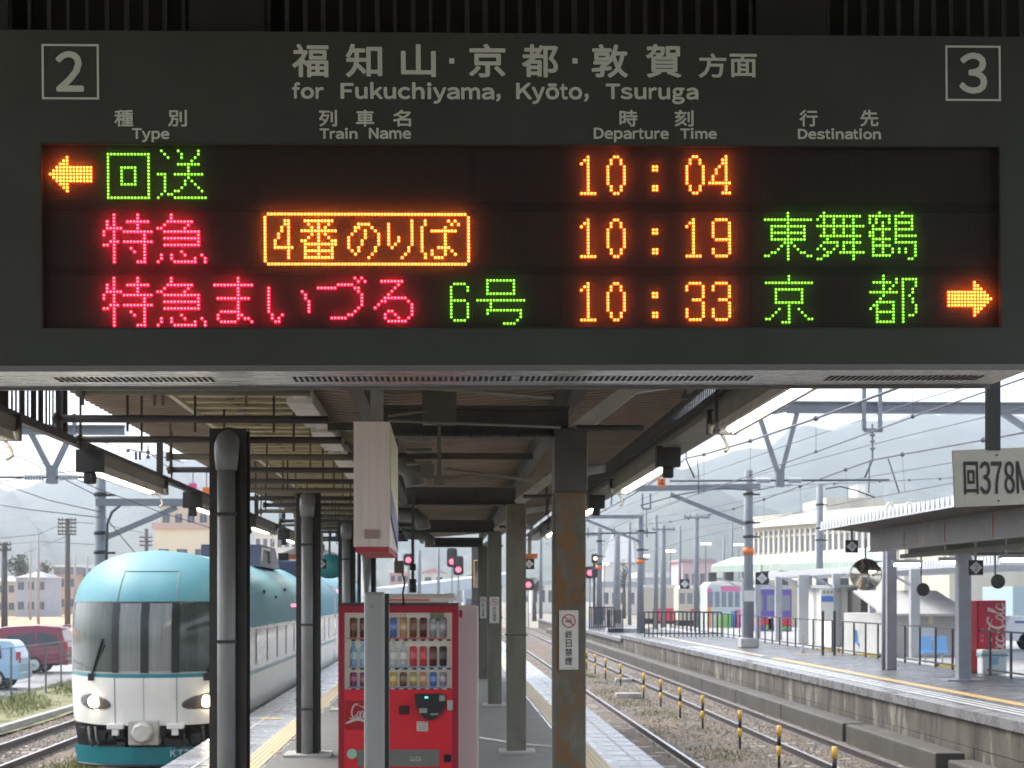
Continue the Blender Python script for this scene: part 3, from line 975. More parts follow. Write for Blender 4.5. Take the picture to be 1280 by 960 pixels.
for x, y, zt in ((1.30, 8.6, 2.98), (1.78, 10.4, 2.98), (1.52, 17.5, 2.9), (1.3, 20.4, 2.95), (1.62, 25, 2.95)):
    b = MB(); b.bar((x, y, zt), (x, y, roof_z(x) + .02), .02); b.bar((x - .02, y, zt), (x + .02, y, zt), .03)
    part(b, 'drop_rod', M_conduit, canopy)
for y in (10.9, 18.4, 26.5):
    b = MB().tube([(.9, y, 3.05), (1.36, y, 3.05)], .022, 6)
    part(b, 'hung_pipe', M_conduit, canopy)
# right eaves beam with bird mesh above it, left lamp rail with vertical bars
b = MB(); b.box(2.05, 2.20, Y0, Y1, 3.27, 3.43); b.box(1.98, 2.28, Y0, Y1, 3.255, 3.268)
part(b, 'eaves_beam', mat('eaves_beam_grey', (.22, .21, .18), .5, var=.2, vscale=4), canopy)
b = MB()
y = Y0
while y < 24:
    b.box(1.955, 1.965, y, y + .02, 3.36, 3.60)
    y += .09
b.box(1.94, 1.98, Y0, Y1, 3.34, 3.37)
part(b, 'bird_mesh', M_steel, canopy)
RZ = 3.17
b = MB(); b.box(-3.03, -2.97, Y0, Y1, RZ - .05, RZ + .012)
part(b, 'lamp_rail', mat('rail_violet_black', (.05, .048, .062), .4), canopy)
b = MB()
y = 6.5
while y < 12.6:
    b.box(-2.985, -2.975, y, y + random.uniform(.018, .03), RZ + .012, 3.51)
    if random.random() < .2:
        b.box(-2.99, -2.97, y + .03, y + .09, RZ + .012, 3.51)
    y += .105
part(b, 'bird_mesh', M_steelb, canopy)
for y in (8.9, 12.65, 16.9, 21.2, 25.5, 29.8, 34.1):
    part(MB().box(-3.02, -2.96, y - .03, y + .03, RZ + .013, 3.51), 'mesh_support', M_steelb, canopy)

# fluorescent lamps
M_tube = mat('lit_tube', (.9, .9, .85), .4, emit=(1.0, .93, .76), estr=6.0)
M_tubec = mat('lit_tube_cool', (.9, .9, .9), .4, emit=(.95, .95, 1.0), estr=5.0)
M_hous = mat('lamp_housing', (.20, .185, .15), .5, var=.2, vscale=4)
def lamp_proto(length, label, rise, m_tube, side):
    t = thing('fluorescent_lamp', label, 'lamp', (0, 0, 0), 'lamps under the canopy eaves')
    b = MB(); b.prism([(-.085, 0), (.085, 0), (.075, -.10), (-.075, -.10)], 'y', 0, length)
    part(b, 'housing', M_hous, t)
    b = MB(); b.box(-.11, .11, -.10, -.002, -.17, .02); b.cbox(-.05, .05, -.09, -.012, -.27, -.17, .02)
    part(b, 'end_cap', M_steelb, t)
    part(MB().box(-.11, .11, length + .002, length + .05, -.16, .02), 'end_cap', M_steelb, t)
    b = MB()
    for dx in (-.045, .045):
        b.tube([(dx, .02, -.125), (dx, length - .02, -.125)], .021, 10)
    part(b, 'tube', m_tube, t)
    b = MB(); b.prism([(-.075, -.1005), (.075, -.1005), (.09, -.165), (.06, -.165), (.05, -.11), (-.05, -.11), (-.06, -.165), (-.09, -.165)], 'y', .05, length - .05)
    part(b, 'reflector', M_white, t)
    b = MB(); b.tube([(.0, length + .03, -.16), (.03, length + .05, -.2), (.05, length + .04, -.26), (.02, length, -.29)], .013, 6)
    part(b, 'safety_hook', M_conduit2, t)
    return t
PROTO = lamp_proto(3.1, 'x', 0, M_tube, 0)
first = True
ORD = ['nearest', 'second', 'third', 'fourth', 'fifth', 'sixth']
for i, y in enumerate((7.9, 13.7, 19.2, 24.6, 30.0, 35.4)):
    t = PROTO if first else copy_tree(PROTO)
    first = False
    t.location = (-3.0, y, RZ - .052)
    t['label'] = ORD[i] + ' warm fluorescent lamp from the camera under the left rail of the canopy'
for i, y in enumerate((7.65, 14.6, 21.5, 28.4)):
    t = copy_tree(PROTO)
    t.scale = (1, 1.29, 1)
    t.location = (2.04, y, 3.25)
    t['label'] = ORD[i] + ' fluorescent lamp from the camera under the right eaves beam of the canopy'

# ------------------------------------------------------------------ things on the near platform
# hanging sign box seen edge-on
M_box = mat('box_pinkish_white', (.74, .65, .60), .45, var=.08, vscale=3, stretch=(6, 1, .3))
pz0, pz1 = zat(465, 690, 9.0), zat(465, 527, 9.0)
px0, px1 = xat(442, 9.0), xat(487, 9.0)
t = thing('hanging_sign_box', 'pale pinkish box sign seen edge-on, hanging above the red vending machine', 'sign', ((px0 + px1) / 2, 9.0, pz0))
b = MB()
for k, (a, c, dd) in enumerate(((0, .11, .004), (.11, .2, 0), (.2, .27, .003), (.27, .42, .001), (.42, .5, .004), (.5, .66, 0), (.66, .74, .003), (.74, .9, .001), (.9, 1, .004))):
    b.box(px0 + (px1 - px0) * a, px0 + (px1 - px0) * c, 9.0 + dd, 10.45, pz0 + .03, pz1)
part(b, 'casing', M_box, t)
b = MB(); b.box(px0 + .01, px1 - .005, 9.01, 10.44, pz0, pz0 + .03); part(b, 'bottom_trim', mat('trim_dark_red', (.42, .05, .06), .5), t)
b = MB(); b.box(px1 + .001, px1 + .006, 9.06, 10.4, pz0 + .20, pz1 - .02); part(b, 'side_panel', mat('panel_cream', (.72, .68, .42), .4, var=.1, vscale=3), t)
b = MB(); b.add([(px1 + .008, 9.06, pz0 + .20), (px1 + .008, 10.4, pz0 + .05), (px1 + .008, 10.4, pz0 + .22), (px1 + .008, 9.06, pz0 + .36)], [(0, 1, 2, 3)])
part(b, 'blue_band', mat('band_blue', (.10, .13, .33), .4), t)
b = MB(); b.box(xat(456, 9), xat(474, 9), 8.992, 9.001, zat(465, 673, 9), zat(465, 662, 9)); part(b, 'sticker', mat('sticker_mauve', (.36, .25, .23), .6), t)
b = MB()
for yy in (9.3, 10.2):
    b.bar(((px0 + px1) / 2, yy, pz1), ((px0 + px1) / 2, yy, 3.30), .04)
part(b, 'hanger', M_conduit2, t)

# dark column with a chrome pipe below the box
t = thing('drain_column', 'dark column with a shiny grey downpipe standing behind the red vending machine', 'column', (xat(458, 22), 22, 0))
x0 = xat(458, 22)
b = MB(); hpost(b, x0, 22.1, .25, .2, 3.2); part(b, 'column', M_steelb, t)
b = MB(); b.tube([(x0 + .0, 21.9, 0), (x0 + .0, 21.9, 3.1)], .07, 14); part(b, 'downpipe', mat('pipe_shiny', (.42, .44, .46), .2, .6), t)

# grey steel stand in front of the machine
x0, x1 = xat(455, 6.2), xat(487, 6.2)
zt = zat(470, 740, 6.2)
t = thing('steel_stand', 'plain grey steel channel post standing right in front of the red vending machine', 'post', ((x0 + x1) / 2, 6.2, 0))
M_stand = mat('galvanised_grey', (.36, .37, .36), .42, .35, var=.16, vscale=4, stretch=(1, 1, .25), rust=(.15, .12, .08), rust_amt=.03, rscale=6)
b = MB(); b.cbox(x0, x1 - .018, 6.2, 6.29, 0, zt, .012); part(b, 'channel', M_stand, t)
b = MB(); b.box(x1 - .018, x1 - .004, 6.215, 6.285, 0, zt - .006); part(b, 'channel_lip', M_steelb, t)
b = MB(); b.box(x0 - .06, x1 + .06, 6.13, 6.36, 0, .012); part(b, 'base_plate', M_steelb, t)
b = MB(); b.ball((x0 + .03, 6.199, zt - .055), .008, 8); part(b, 'bolt', M_conduit2, t)

# red vending machine
VY = 13.3
k = VY
def vx(u): return xat(u, VY)
def vz(v): return zat(500, v, VY)
M_red = mat('machine_red', (.74, .016, .032), .35, var=.05, vscale=2, coat=.3)
M_reddk = mat('machine_red_dark', (.36, .012, .035), .35)
M_cream = mat('machine_inside_cream_glow', (.52, .51, .46), .5, emit=(.92, .90, .78), estr=.05)  # back panel glows faintly in place of a lamp inside the window
t = vm = thing('vending_machine', 'red drinks vending machine with lit window of bottles behind the grey post', 'vending machine', ((vx(423) + vx(573)) / 2, VY, 0))
ZB = .05
b = MB()
wl, wr, wt, wb = vx(430), vx(565), vz(766), vz(862)
x0, x1, zt = vx(423), vx(573), vz(757)
b.box(x0, wl, VY, VY + .12, ZB, zt); b.box(wr, x1, VY, VY + .12, ZB, zt); b.box(wl, wr, VY, VY + .12, wt, zt)
part(b, 'front_frame', M_reddk, vm)
b = MB(); b.box(wl, wr, VY, VY + .12, ZB + .28, wb); b.box(wl, wr, VY, VY + .1, ZB, ZB + .05); b.box(vx(536), wr, VY, VY + .1, ZB + .05, ZB + .28); b.box(wl, vx(446), VY, VY + .1, ZB + .05, ZB + .28)
part(b, 'lower_door', M_red, vm)
b = MB(); b.box(x0 + .004, x1 - .004, VY + .122, VY + .72, ZB, zt - .004); part(b, 'cabinet', M_reddk, vm)
b = MB(); b.cbox(x0 - .005, x1 + .005, VY - .004, VY + .73, zt, zt + .022, .006); part(b, 'top_cap', mat('cap_dark', (.07, .06, .06), .5), vm)
b = MB()
for xx in (x0 + .06, x1 - .12):
    b.box(xx, xx + .06, VY + .06, VY + .12, 0, ZB); b.box(xx, xx + .06, VY + .6, VY + .66, 0, ZB)
part(b, 'foot', M_steelb, vm)
b = MB(); b.box(wl, wr, VY + .10, VY + .115, wb, wt); part(b, 'display_back', M_cream, vm)
COLS = {'wine': (.10, .02, .02), 'brown': (.16, .07, .03), 'blue': (.08, .16, .42), 'green': (.30, .42, .14), 'olive': (.36, .33, .12), 'tan': (.50, .28, .14), 'red': (.55, .04, .05),
        'black': (.03, .03, .035), 'clear': (.50, .55, .55), 'lblue': (.25, .45, .66), 'gold': (.55, .36, .08), 'white': (.66, .64, .6), 'teal': (.2, .42, .38), 'purple': (.22, .05, .14), 'grey': (.28, .29, .32)}
rows = ((800, 34, ('brown', 'wine', 'tan', 'olive', 'blue', 'tan', 'brown', 'wine', 'grey', 'grey')),
        (836, 36, ('lblue', 'lblue', 'green', 'green', 'clear', 'clear', 'red', 'red', 'wine', 'black')),
        (861.5, 22, ('purple', 'purple', 'white', 'green', 'gold', 'brown', 'olive', 'tan', 'blue', 'grey')))
for vb_, hh, cs in rows:
    zb = vz(vb_ - 3)
    b = MB(); b.box(wl + .03, vx(560), VY + .03, VY + .10, vz(vb_ + 2), zb); part(b, 'shelf', M_white, vm)
    b = MB()
    for i in range(12):
        xx = wl + .06 + i * .072
        b.box(xx, xx + .036, VY + .022, VY + .0295, vz(vb_ + 1.2), vz(vb_ - .8))
    part(b, 'select_button', M_black, vm)
    b = MB(); b.box(wl + .03, vx(558), VY + .026, VY + .0295, vz(vb_ - 1.2), vz(vb_ - 2.8)); part(b, 'price_strip', mat('strip_blue' if vb_ > 810 else 'strip_red', (.25, .32, .55) if vb_ > 810 else (.55, .1, .12), .5), vm)
    for i, cn in enumerate(cs):
        xx = wl + .075 + i * .083
        h = .118 if hh < 30 else .165
        if cn in ('lblue', 'green', 'clear', 'purple') and hh > 25: h = .21
        m_ = mat('drink_' + cn, COLS[cn], .3)
        ml = mat('drink_label_' + cn, tuple(min(.8, c * 1.5 + .12) for c in COLS[cn]), .4)
        b = MB(); c = (xx, VY + .066, zb)
        if h > .17:
            b.lathe([(.026, 0), (.03, .01), (.03, .055)], c, 10); b.lathe([(.03, .12), (.028, .14), (.012, h - .03), (.012, h - .012)], c, 10)
            b.m = 1; b.lathe([(.0305, .055), (.0305, .12)], c, 10); b.lathe([(.015, h - .014), (.015, h)], c, 8)
        else:
            b.lathe([(.026, 0), (.031, .008), (.031, h - .014), (.024, h)], c, 10)
            b.m = 1; b.lathe([(.0315, h * .35), (.0315, h * .72)], c, 10)
        part(b, 'sample_drink', [m_, ml], vm)
b = MB(); put_text(b, 'Coca-Cola', (vx(488), VY + .096, vz(775)), (vx(508) - vx(488), 0, 0), (0, 0, vz(768) - vz(775))); b2 = MB()
script_logo(b2, (vx(487), VY + .097, vz(774)), (vx(509) - vx(487), 0, 0), (0, 0, vz(767) - vz(774)))
part(b2, 'logo', M_red, vm)
b = MB(); b.box(vx(537), vx(556), VY + .09, VY + .099, vz(777), vz(764.5)); part(b, 'notice', M_white, vm)
b = MB(); b.box(vx(538.5), vx(554.5), VY + .086, VY + .0895, vz(776), vz(768)); part(b, 'notice_print', mat('notice_green', (.30, .42, .22), .5), vm)
# logo panel, coin unit, etc
b = MB(); b.box(vx(431), vx(460), VY - .006, VY - .001, vz(912), vz(875)); part(b, 'logo_panel', mat('panel_deep_red', (.42, .01, .02), .35), vm)
b = MB(); script_logo(b, (vx(436.5), VY - .008, vz(897)), (vx(484) - vx(436.5), 0, 0), (0, 0, vz(878) - vz(897)))
ribbon(b, [(x, .18 + .10 * math.sin(x * 5 - 1.2)) for x in [i / 20 for i in range(21)]], lambda q: .05 + .09 * math.sin(math.pi * q), (vx(432), VY - .0083, vz(906)), (vx(459) - vx(432), 0, 0), (0, 0, vz(880) - vz(906)))
part(b, 'logo', M_white, vm)
b = MB()
cx, cz = vx(538), vz(882)
pts = []
x_l, x_r, z_t, z_b = vx(519), vx(557), vz(867), vz(900)
pts = [(x_l, z_t), (x_r, z_t)] + [(x_l + (x_r - x_l) * (.5 + .5 * math.cos(R(a))), z_t - .03 + (z_b - z_t + .03) * math.sin(R(a))) for a in range(0, 181, 12)]
b.prism(pts, 'y', VY - .035, VY - .001); part(b, 'coin_unit', mat('coin_unit_black', (.025, .027, .026), .35), vm)
b = MB(); b.box(vx(531), vx(535), VY - .038, VY - .0355, vz(872.5), vz(870.5)); part(b, 'lit_digits', mat('digits_cyan', (0, 0, 0), .5, emit=(.1, .9, .8), estr=.8), vm)
b = MB(); b.box(vx(524), vx(534), VY - .038, VY - .0355, vz(891), vz(885)); b.box(vx(549), vx(556), VY - .038, VY - .0355, vz(876), vz(869)); b.box(vx(538), vx(548), VY - .038, VY - .0355, vz(893.5), vz(891.5))
part(b, 'coin_slot', mat('slot_grey', (.32, .36, .33), .4), vm)
b = MB(); b.cbox(vx(559), vx(566), VY - .03, VY - .001, vz(888), vz(875), .006); part(b, 'lock_handle', mat('lock_chrome', (.55, .52, .5), .3, .8), vm)
b = MB(); b.box(vx(499), vx(512), VY - .012, VY - .001, vz(893), vz(882)); part(b, 'bill_slot', mat('bill_slot_dark', (.06, .012, .015), .5), vm)
b = MB(); b.box(vx(521), vx(535), VY - .004, VY - .001, vz(914), vz(902)); part(b, 'sticker', M_white, vm)
b = MB()
for q in (903.5, 906.5, 909, 911.5):
    b.box(vx(523), vx(533), VY - .0055, VY - .0042, vz(q + 1), vz(q))
part(b, 'sticker_print', mat('print_grey', (.3, .31, .28), .6), vm)
b = MB(); b.lathe([(.042, 0), (.042, .004)], (vx(440), VY - .0055, vz(942)), 18, 'y'); part(b, 'round_sticker', mat('sticker_mint', (.35, .60, .45), .5), vm)
b = MB(); b.box(vx(447), vx(549), VY - .004, VY + .03, vz(958), vz(937)); part(b, 'dispense_flap', mat('flap_grey', (.20, .215, .19), .3, .3, var=.1, vscale=4), vm)
b = MB(); script_logo(b, (vx(512), VY - .006, vz(951)), (.1, 0, 0), (0, 0, .04)); part(b, 'logo', M_white, vm)
b = MB(); b.box(vx(555), vx(564), VY - .006, VY - .001, vz(953), vz(943)); part(b, 'return_cup', M_black, vm)
b = MB(); b.box(vx(574), vx(578), VY + .1, VY + .2, vz(772), vz(763)); part(b, 'hinge', M_reddk, vm)

# pale cabinet beside it and the white machine behind
CY = 14.2
x0, x1 = xat(572, CY), xat(598, CY)
t = thing('pale_cabinet', 'pale pink blank side of a tall cabinet on the right of the red vending machine', 'cabinet', ((x0 + x1) / 2, CY, 0))
b = MB(); b.cbox(x0 - .55, x1, CY, CY + .7, .04, zat(585, 757, CY), .015); part(b, 'body', mat('cabinet_pink', (.66, .56, .53), .42, var=.07, vscale=1.2), t)
b = MB(); b.box(x0 - .5, x1 - .05, CY + .04, CY + .64, 0, .04); part(b, 'plinth', M_steelb, t)
b = MB(); b.box(x0 - .2, x0 + .004, CY - .006, CY - .001, .2, zat(585, 760, CY)); part(b, 'door_edge', mat('edge_pink_dark', (.42, .30, .30), .5), t)
BYY = 16.2
x0, x1 = xat(478, BYY), xat(561, BYY)
t = thing('white_machine', 'white topped vending machine standing behind the red one, back row', 'vending machine', ((x0 + x1) / 2, BYY, 0))
b = MB(); b.cbox(x0, x1, BYY, BYY + .7, .04, zat(520, 752, BYY), .015); part(b, 'body', mat('machine_white', (.66, .65, .62), .4), t)
b = MB(); b.prism([(BYY - .02, zat(520, 752, BYY)), (BYY + .7, zat(520, 752, BYY)), (BYY + .7, zat(520, 742, BYY)), (BYY + .1, zat(520, 743, BYY)), (BYY - .02, zat(520, 747, BYY))], 'x', x0 - .01, x1 + .06); part(b, 'header_panel', mat('header_beige', (.62, .57, .52), .5), t)
b = MB(); b.box(x0 + .05, x1 - .2, BYY - .026, BYY - .0205, zat(520, 751.3, BYY), zat(520, 748.5, BYY)); part(b, 'header_print', mat('print_red_brown', (.5, .16, .14), .5), t)
b = MB(); b.box(x0 + .05, x1 - .05, BYY + .02, BYY + .6, 0, .04); part(b, 'plinth', M_steelb, t)

# hung speaker with cable, hung pipe with dark end
t = thing('hanging_speaker', 'small brown box speaker hanging above the vending machine with a drooping cable', 'speaker', at(500, 709, 12.6))
p = at(500, 709, 12.6)
b = MB(); b.cbox(p.x - .045, p.x + .03, 12.55, 12.75, p.z - .045, p.z + .05, .008); part(b, 'box', mat('speaker_brown', (.11, .09, .085), .6), t)
b = MB(); b.bar((p.x - .03, 12.65, p.z + .05), (p.x - .03, 12.65, 3.25), .02); part(b, 'hanger', M_conduit, t)
q = at(505, 757, 12.9)
b = MB(); b.tube([(p.x + .01, 12.7, p.z - .03), (p.x + .035, 12.75, p.z - .12), (q.x - .01, 12.9, q.z + .1), q], .008, 6); part(b, 'cable', M_black, t)
t = thing('hung_pipe_rod', 'thin dark pipe hanging from the canopy with a thick black lower end', 'hung pipe', at(516, 735, 15))
p = at(516, 741, 15)
b = MB(); b.bar((p.x, 15, p.z + .1), (p.x, 15, 3.2), .028); part(b, 'rod', M_conduit, t)
b = MB(); b.tube([(p.x, 15, p.z), (p.x, 15, p.z + .13)], .034, 8); b.tube([(p.x, 15, p.z + .21), (p.x, 15, p.z + .27)], .03, 8); part(b, 'end_grip', M_black, t)

# far post with mirror
t = thing('mirror_post', 'dark post with a big rectangular traffic mirror at the far end of the canopy', 'mirror', (xat(594, 45), 45, 0))
x0 = xat(595, 45)
b = MB(); hpost(b, x0, 45.1, .24, .2, 3.3); part(b, 'post', M_postd, t)
b = MB(); xa, xb = xat(592, 44.7), xat(622, 44.7); za, zb_ = zat(600, 735, 44.7), zat(600, 700, 44.7)
b.cbox(xa, xb, 44.7, 44.78, za, zb_, .03); part(b, 'mirror_frame', mat('mirror_frame_orange', (.55, .28, .08), .5), t)
b = MB(); b.box(xa + .03, xb - .03, 44.69, 44.70, za + .03, zb_ - .03); part(b, 'mirror_glass', mat('mirror_glass', (.75, .76, .76), .06, 1.0), t)
t = thing('round_mirror', 'round convex mirror with teal back hanging past the left canopy posts', 'mirror', at(412, 708, 33))
p = at(412, 708, 33)
b = MB(); b.ball(p, .34, 20, (1.0, .28, .75), 10); part(b, 'mirror_back', mat('mirror_teal', (.03, .20, .22), .35), t)
b = MB(); b.bar(p + Vector((0, 0, .2)), (p.x, 33, 3.3), .04); part(b, 'hanger', M_conduit, t)

# no smoking plates
M_plate = mat('plate_white', (.60, .60, .57), .45, var=.06, vscale=8)
M_ink = mat('ink_black', (.03, .03, .03), .6)
M_inkred = mat('ink_red', (.45, .03, .05), .6)
def no_smoking(u0, u1, v0, v1, y, label):
    xa, xb, za, zb = xat(u0, y), xat(u1, y), zat(u0, v1, y), zat(u0, v0, y)
    W, H = xb - xa, zb - za
    t = thing('no_smoking_sign', label, 'sign', ((xa + xb) / 2, y, za), 'no smoking plates on the canopy posts')
    b = MB(); b.box(xa, xb, y, y + .004, za, zb); part(b, 'plate', M_plate, t)
    c = ((xa + xb) / 2, zb - W * .55)
    r = W * .33
    b = MB(); ribbon(b, arc(c[0], c[1], r, r, 0, 360, 28), r * .17, (0, y - .002, 0), (1, 0, 0), (0, 0, 1))
    ribbon(b, [(c[0] - r * .68, c[1] + r * .68), (c[0] + r * .68, c[1] - r * .68)], r * .16, (0, y - .0025, 0), (1, 0, 0), (0, 0, 1))
    part(b, 'prohibition_ring', M_inkred, t)
    b = MB(); b.box(c[0] - r * .6, c[0] + r * .5, y - .0015, y - .0005, c[1] - r * .16, c[1] + r * .02)
    ribbon(b, [(c[0] + r * .35, c[1] + r * .1), (c[0] + r * .1, c[1] + r * .35), (c[0] + r * .4, c[1] + r * .5)], r * .1, (0, y - .0015, 0), (1, 0, 0), (0, 0, 1))
    part(b, 'cigarette', M_ink, t)
    hc = (zb - W * 1.02 - za - H * .07) / 4
    b = MB()
    for i, ch in enumerate('終日禁煙'):
        zt = zb - W * 1.02 - hc * i
        wch = W * (.38 if ch != '日' else .30)
        put_text(b, ch, ((xa + xb) / 2 - wch / 2, y - .002, zt - hc * .94), (wch, 0, 0), (0, 0, hc * .88), .012)
    part(b, 'lettering', M_ink, t)
    b = MB(); b.box(xa + W * .1, xb - W * .1, y - .0015, y - .0005, za + H * .025, za + H * .033); part(b, 'fine_print', M_conduit2, t)
no_smoking(699, 723, 763, 837, 10.985, 'white no smoking plate on the rust streaked post nearest the camera')
no_smoking(612, 624, 746, 779, 27.58, 'small white no smoking plate on the third post of the right row')
no_smoking(600, 608, 746, 773, 35.88, 'smallest white no smoking plate on the farthest olive post of the right row')

# hanging boards: train number board, track number diamonds, orange plates
t = thing('train_number_board', 'cream board lettered 378M hanging on a black bracket at the right edge', 'sign', at(1240, 600, 6.5))
YB = 6.5
b = MB()
c = [at(1191.5, 563, YB), at(1328, 557, YB), at(1331, 628, YB), at(1194.5, 634, YB)]
b.add(c + [q + Vector((0, .02, 0)) for q in c], [(0, 1, 2, 3), (7, 6, 5, 4), (0, 4, 5, 1), (1, 5, 6, 2), (2, 6, 7, 3), (3, 7, 4, 0)])
part(b, 'plate', mat('board_cream', (.52, .50, .41), .55, var=.06, vscale=6), t)
b = MB(); e = Vector((0, -.003, 0))
ux = (at(1290, 578, YB) - at(1203, 577.5, YB)).normalized()
for ch, u0, u1, v0, v1 in (('回', 1204, 1222, 577, 618), ('3', 1224, 1237.5, 576.5, 618), ('7', 1238.5, 1252, 577, 617.5), ('8', 1254.5, 1267.5, 576.5, 617.5), ('M', 1269.5, 1287, 576.5, 617)):
    o = at(u0 + 1.4, v1, YB) + e; tl = at(u0, v0, YB) + e; br = at(u1 + 1.4, v1 - (u1 - u0) * .012, YB) + e
    put_text(b, ch, o, br - o, tl - o, .012)
part(b, 'lettering', M_ink, t)
b = MB(); p = at(1242, 563, YB); b.bar((p.x, YB + .01, p.z), (p.x, YB + .01, 3.42), .055, .03); b.ball(at(1246, 569, YB) + e, .004, 8); b.ball(at(1248, 626, YB) + e, .004, 8)
part(b, 'bracket', M_steelb, t)

def diamond(u, v, r, y, ch, label, stick):
    p = at(u, v, y); h = r * y / FPX
    t = thing('track_number_sign', label, 'sign', p, 'diamond marked hanging signs')
    b = MB(); b.cbox(p.x - h, p.x + h, y, y + .08, p.z - h, p.z + h, .01); part(b, 'box', mat('sign_navy', (.018, .02, .032), .4), t)
    b = MB(); k = h * .86; e = y - .004
    b.add([(p.x - k, e, p.z), (p.x, e, p.z - k), (p.x + k, e, p.z), (p.x, e, p.z + k)], [(0, 1, 2, 3)]); part(b, 'diamond', M_plate, t)
    b = MB()
    if ch == 'x':
        b.bar((p.x - k * .5, e - .003, p.z + k * .5), (p.x + k * .5, e - .003, p.z - k * .5), h * .12, .004)
        b.bar((p.x - k * .5, e - .008, p.z - k * .5), (p.x + k * .5, e - .008, p.z + k * .5), h * .12, .004)
    else:
        put_text(b, ch, (p.x - k * .3, e - .003, p.z - k * .4), (k * .6, 0, 0), (0, 0, k * .8))
    part(b, 'mark', M_ink, t)
    b = MB(); b.bar((p.x, y + .04, p.z + h), (p.x, y + .04, p.z + h + stick), .05); part(b, 'hanger', M_conduit2, t)
diamond(1065, 683, 8, 38, '4', 'navy sign with a white diamond marked 4 under the tip of the opposite canopy', .3)
diamond(1220, 709.5, 9.5, 34, '2', 'navy sign with a white diamond marked 2 beside the thick canopy post', .45)
diamond(952.5, 723, 8, 60, 'x', 'navy sign with a crossed white diamond behind the banded mast', .3)
diamond(856, 730, 6, 88, 'x', 'small navy sign with a crossed white diamond over the beige train', .35)
diamond(402, 705, 6, 30, 'x', 'dark sign with a white diamond hanging among the left canopy posts', .5)
diamond(661.5, 705, 6.5, 30, 'x', 'dark sign with a pale diamond below the orange plate right of the olive posts', .5)
def plate(u0, u1, v0, v1, y, m, label, ch=None, inkm=None, top=3.3, half=None):
    a, c = at(u0, v1, y), at(u1, v0, y)
    t = thing('hanging_plate', label, 'sign', ((a.x + c.x) / 2, y, a.z))
    b = MB(); b.cbox(a.x, c.x, y, y + .05, a.z, c.z, .006); part(b, 'plate', m, t)
    if half:
        b = MB(); b.cbox(a.x - half, a.x - .003, y, y + .05, a.z - .02, c.z + .02, .006); part(b, 'dark_end', M_steelb, t)
    if ch:
        b = MB(); put_text(b, ch, (a.x + (c.x - a.x) * .22, y - .003, a.z + (c.z - a.z) * .15), ((c.x - a.x) * .56, 0, 0), (0, 0, (c.z - a.z) * .7), .02); part(b, 'lettering', inkm, t)
    b = MB(); b.bar(((a.x + c.x) / 2, y + .02, c.z), ((a.x + c.x) / 2, y + .02, top), .03); part(b, 'hanger', M_conduit2, t)
M_orange = mat('plate_orange', (.72, .17, .03), .5)
plate(822, 832, 598, 608.5, 52, M_orange, 'orange square plate lettered 4 hanging on the overhead beam right of the canopy', '4', M_ink, zat(827, 596, 52) + .3)
plate(655, 672, 692, 698.5, 30, mat('plate_orange_dull', (.45, .14, .05), .5), 'long orange plate hanging right of the olive posts', None, None, 3.3)
plate(361, 377, 693, 699, 24, mat('plate_orange_dull', (.45, .14, .05), .5), 'long orange plate with a dark end hanging beside the second left post', None, None, 3.2, .16)
plate(236, 246, 604, 613, 40, mat('plate_pink', (.75, .08, .25), .5), 'pink square plate hanging beyond the left lamp rail', None, None, zat(240, 600, 40) + .3)
plate(253, 263, 609, 619, 40, M_orange, 'orange square plate hanging beside the pink one left of the first post', None, None, zat(256, 600, 40) + .3)
# ------------------------------------------------------------------ limited express train on the left
M_teal = mat('train_teal', (.10, .285, .33), .5, var=.07, vscale=1.5, spec=.25)
M_tdk = mat('train_teal_dark', (.02, .22, .25), .3)
M_twht = mat('train_white', (.76, .745, .69), .35, var=.05, vscale=2)
M_tgls = mat('train_glass', (.055, .070, .062), .08, var=.6, vscale=2.2, stretch=(2.5, 1, .3), spec=.5)
M_tsgls = mat('train_side_glass', (.38, .40, .42), .08, var=.25, vscale=1.2, spec=.9)
M_under = mat('train_underframe', (.035, .035, .035), .7, var=.3, vscale=6)
TXC, TY, THW = -4.75, 25.5, 1.45
ZTOP = 2.66
train = thing('blue_train', 'teal and white limited express train with lit headlights standing at the left platform', 'train', (TXC, TY, RAILZ))
def hw(z):
    """half width of the body at height z"""
    if z < 1.55:
        return THW - .09 * max(0, (.5 - z)) ** 1.5
    k = min(1, (z - 1.55) / (ZTOP - 1.55))
    return THW * (1 - k ** 2.6) ** (1 / 2.1)
def nose(x, z):
    """distance of the front surface behind the nose tip"""
    a = 1.35 * (abs(x) / THW) ** 2.6
    if z > 1.2:
        a += 1.25 * ((z - 1.2) / (ZTOP - 1.2)) ** 2.6
    if z < .45:
        a += .10 * (.45 - z)
    return a
def front_patch(b, s0, s1, z0, z1, off=0.0, ns=10, nz=8, absx=False):
    """patch of the front skin; s is a fraction of the half width (or metres from the centre)"""
    vs = []
    for j in range(nz + 1):
        z = z0 + (z1 - z0) * j / nz
        for i in range(ns + 1):
            s = s0 + (s1 - s0) * i / ns
            x = s if absx else s * hw(z)
            x = max(-hw(z), min(hw(z), x))
            vs.append((TXC + x, TY + nose(x, z) - off, z))
    b.smooth = True
    b.add(vs, [(j * (ns + 1) + i, j * (ns + 1) + i + 1, (j + 1) * (ns + 1) + i + 1, (j + 1) * (ns + 1) + i) for j in range(nz) for i in range(ns)])
    b.smooth = False
YEND = 48.0
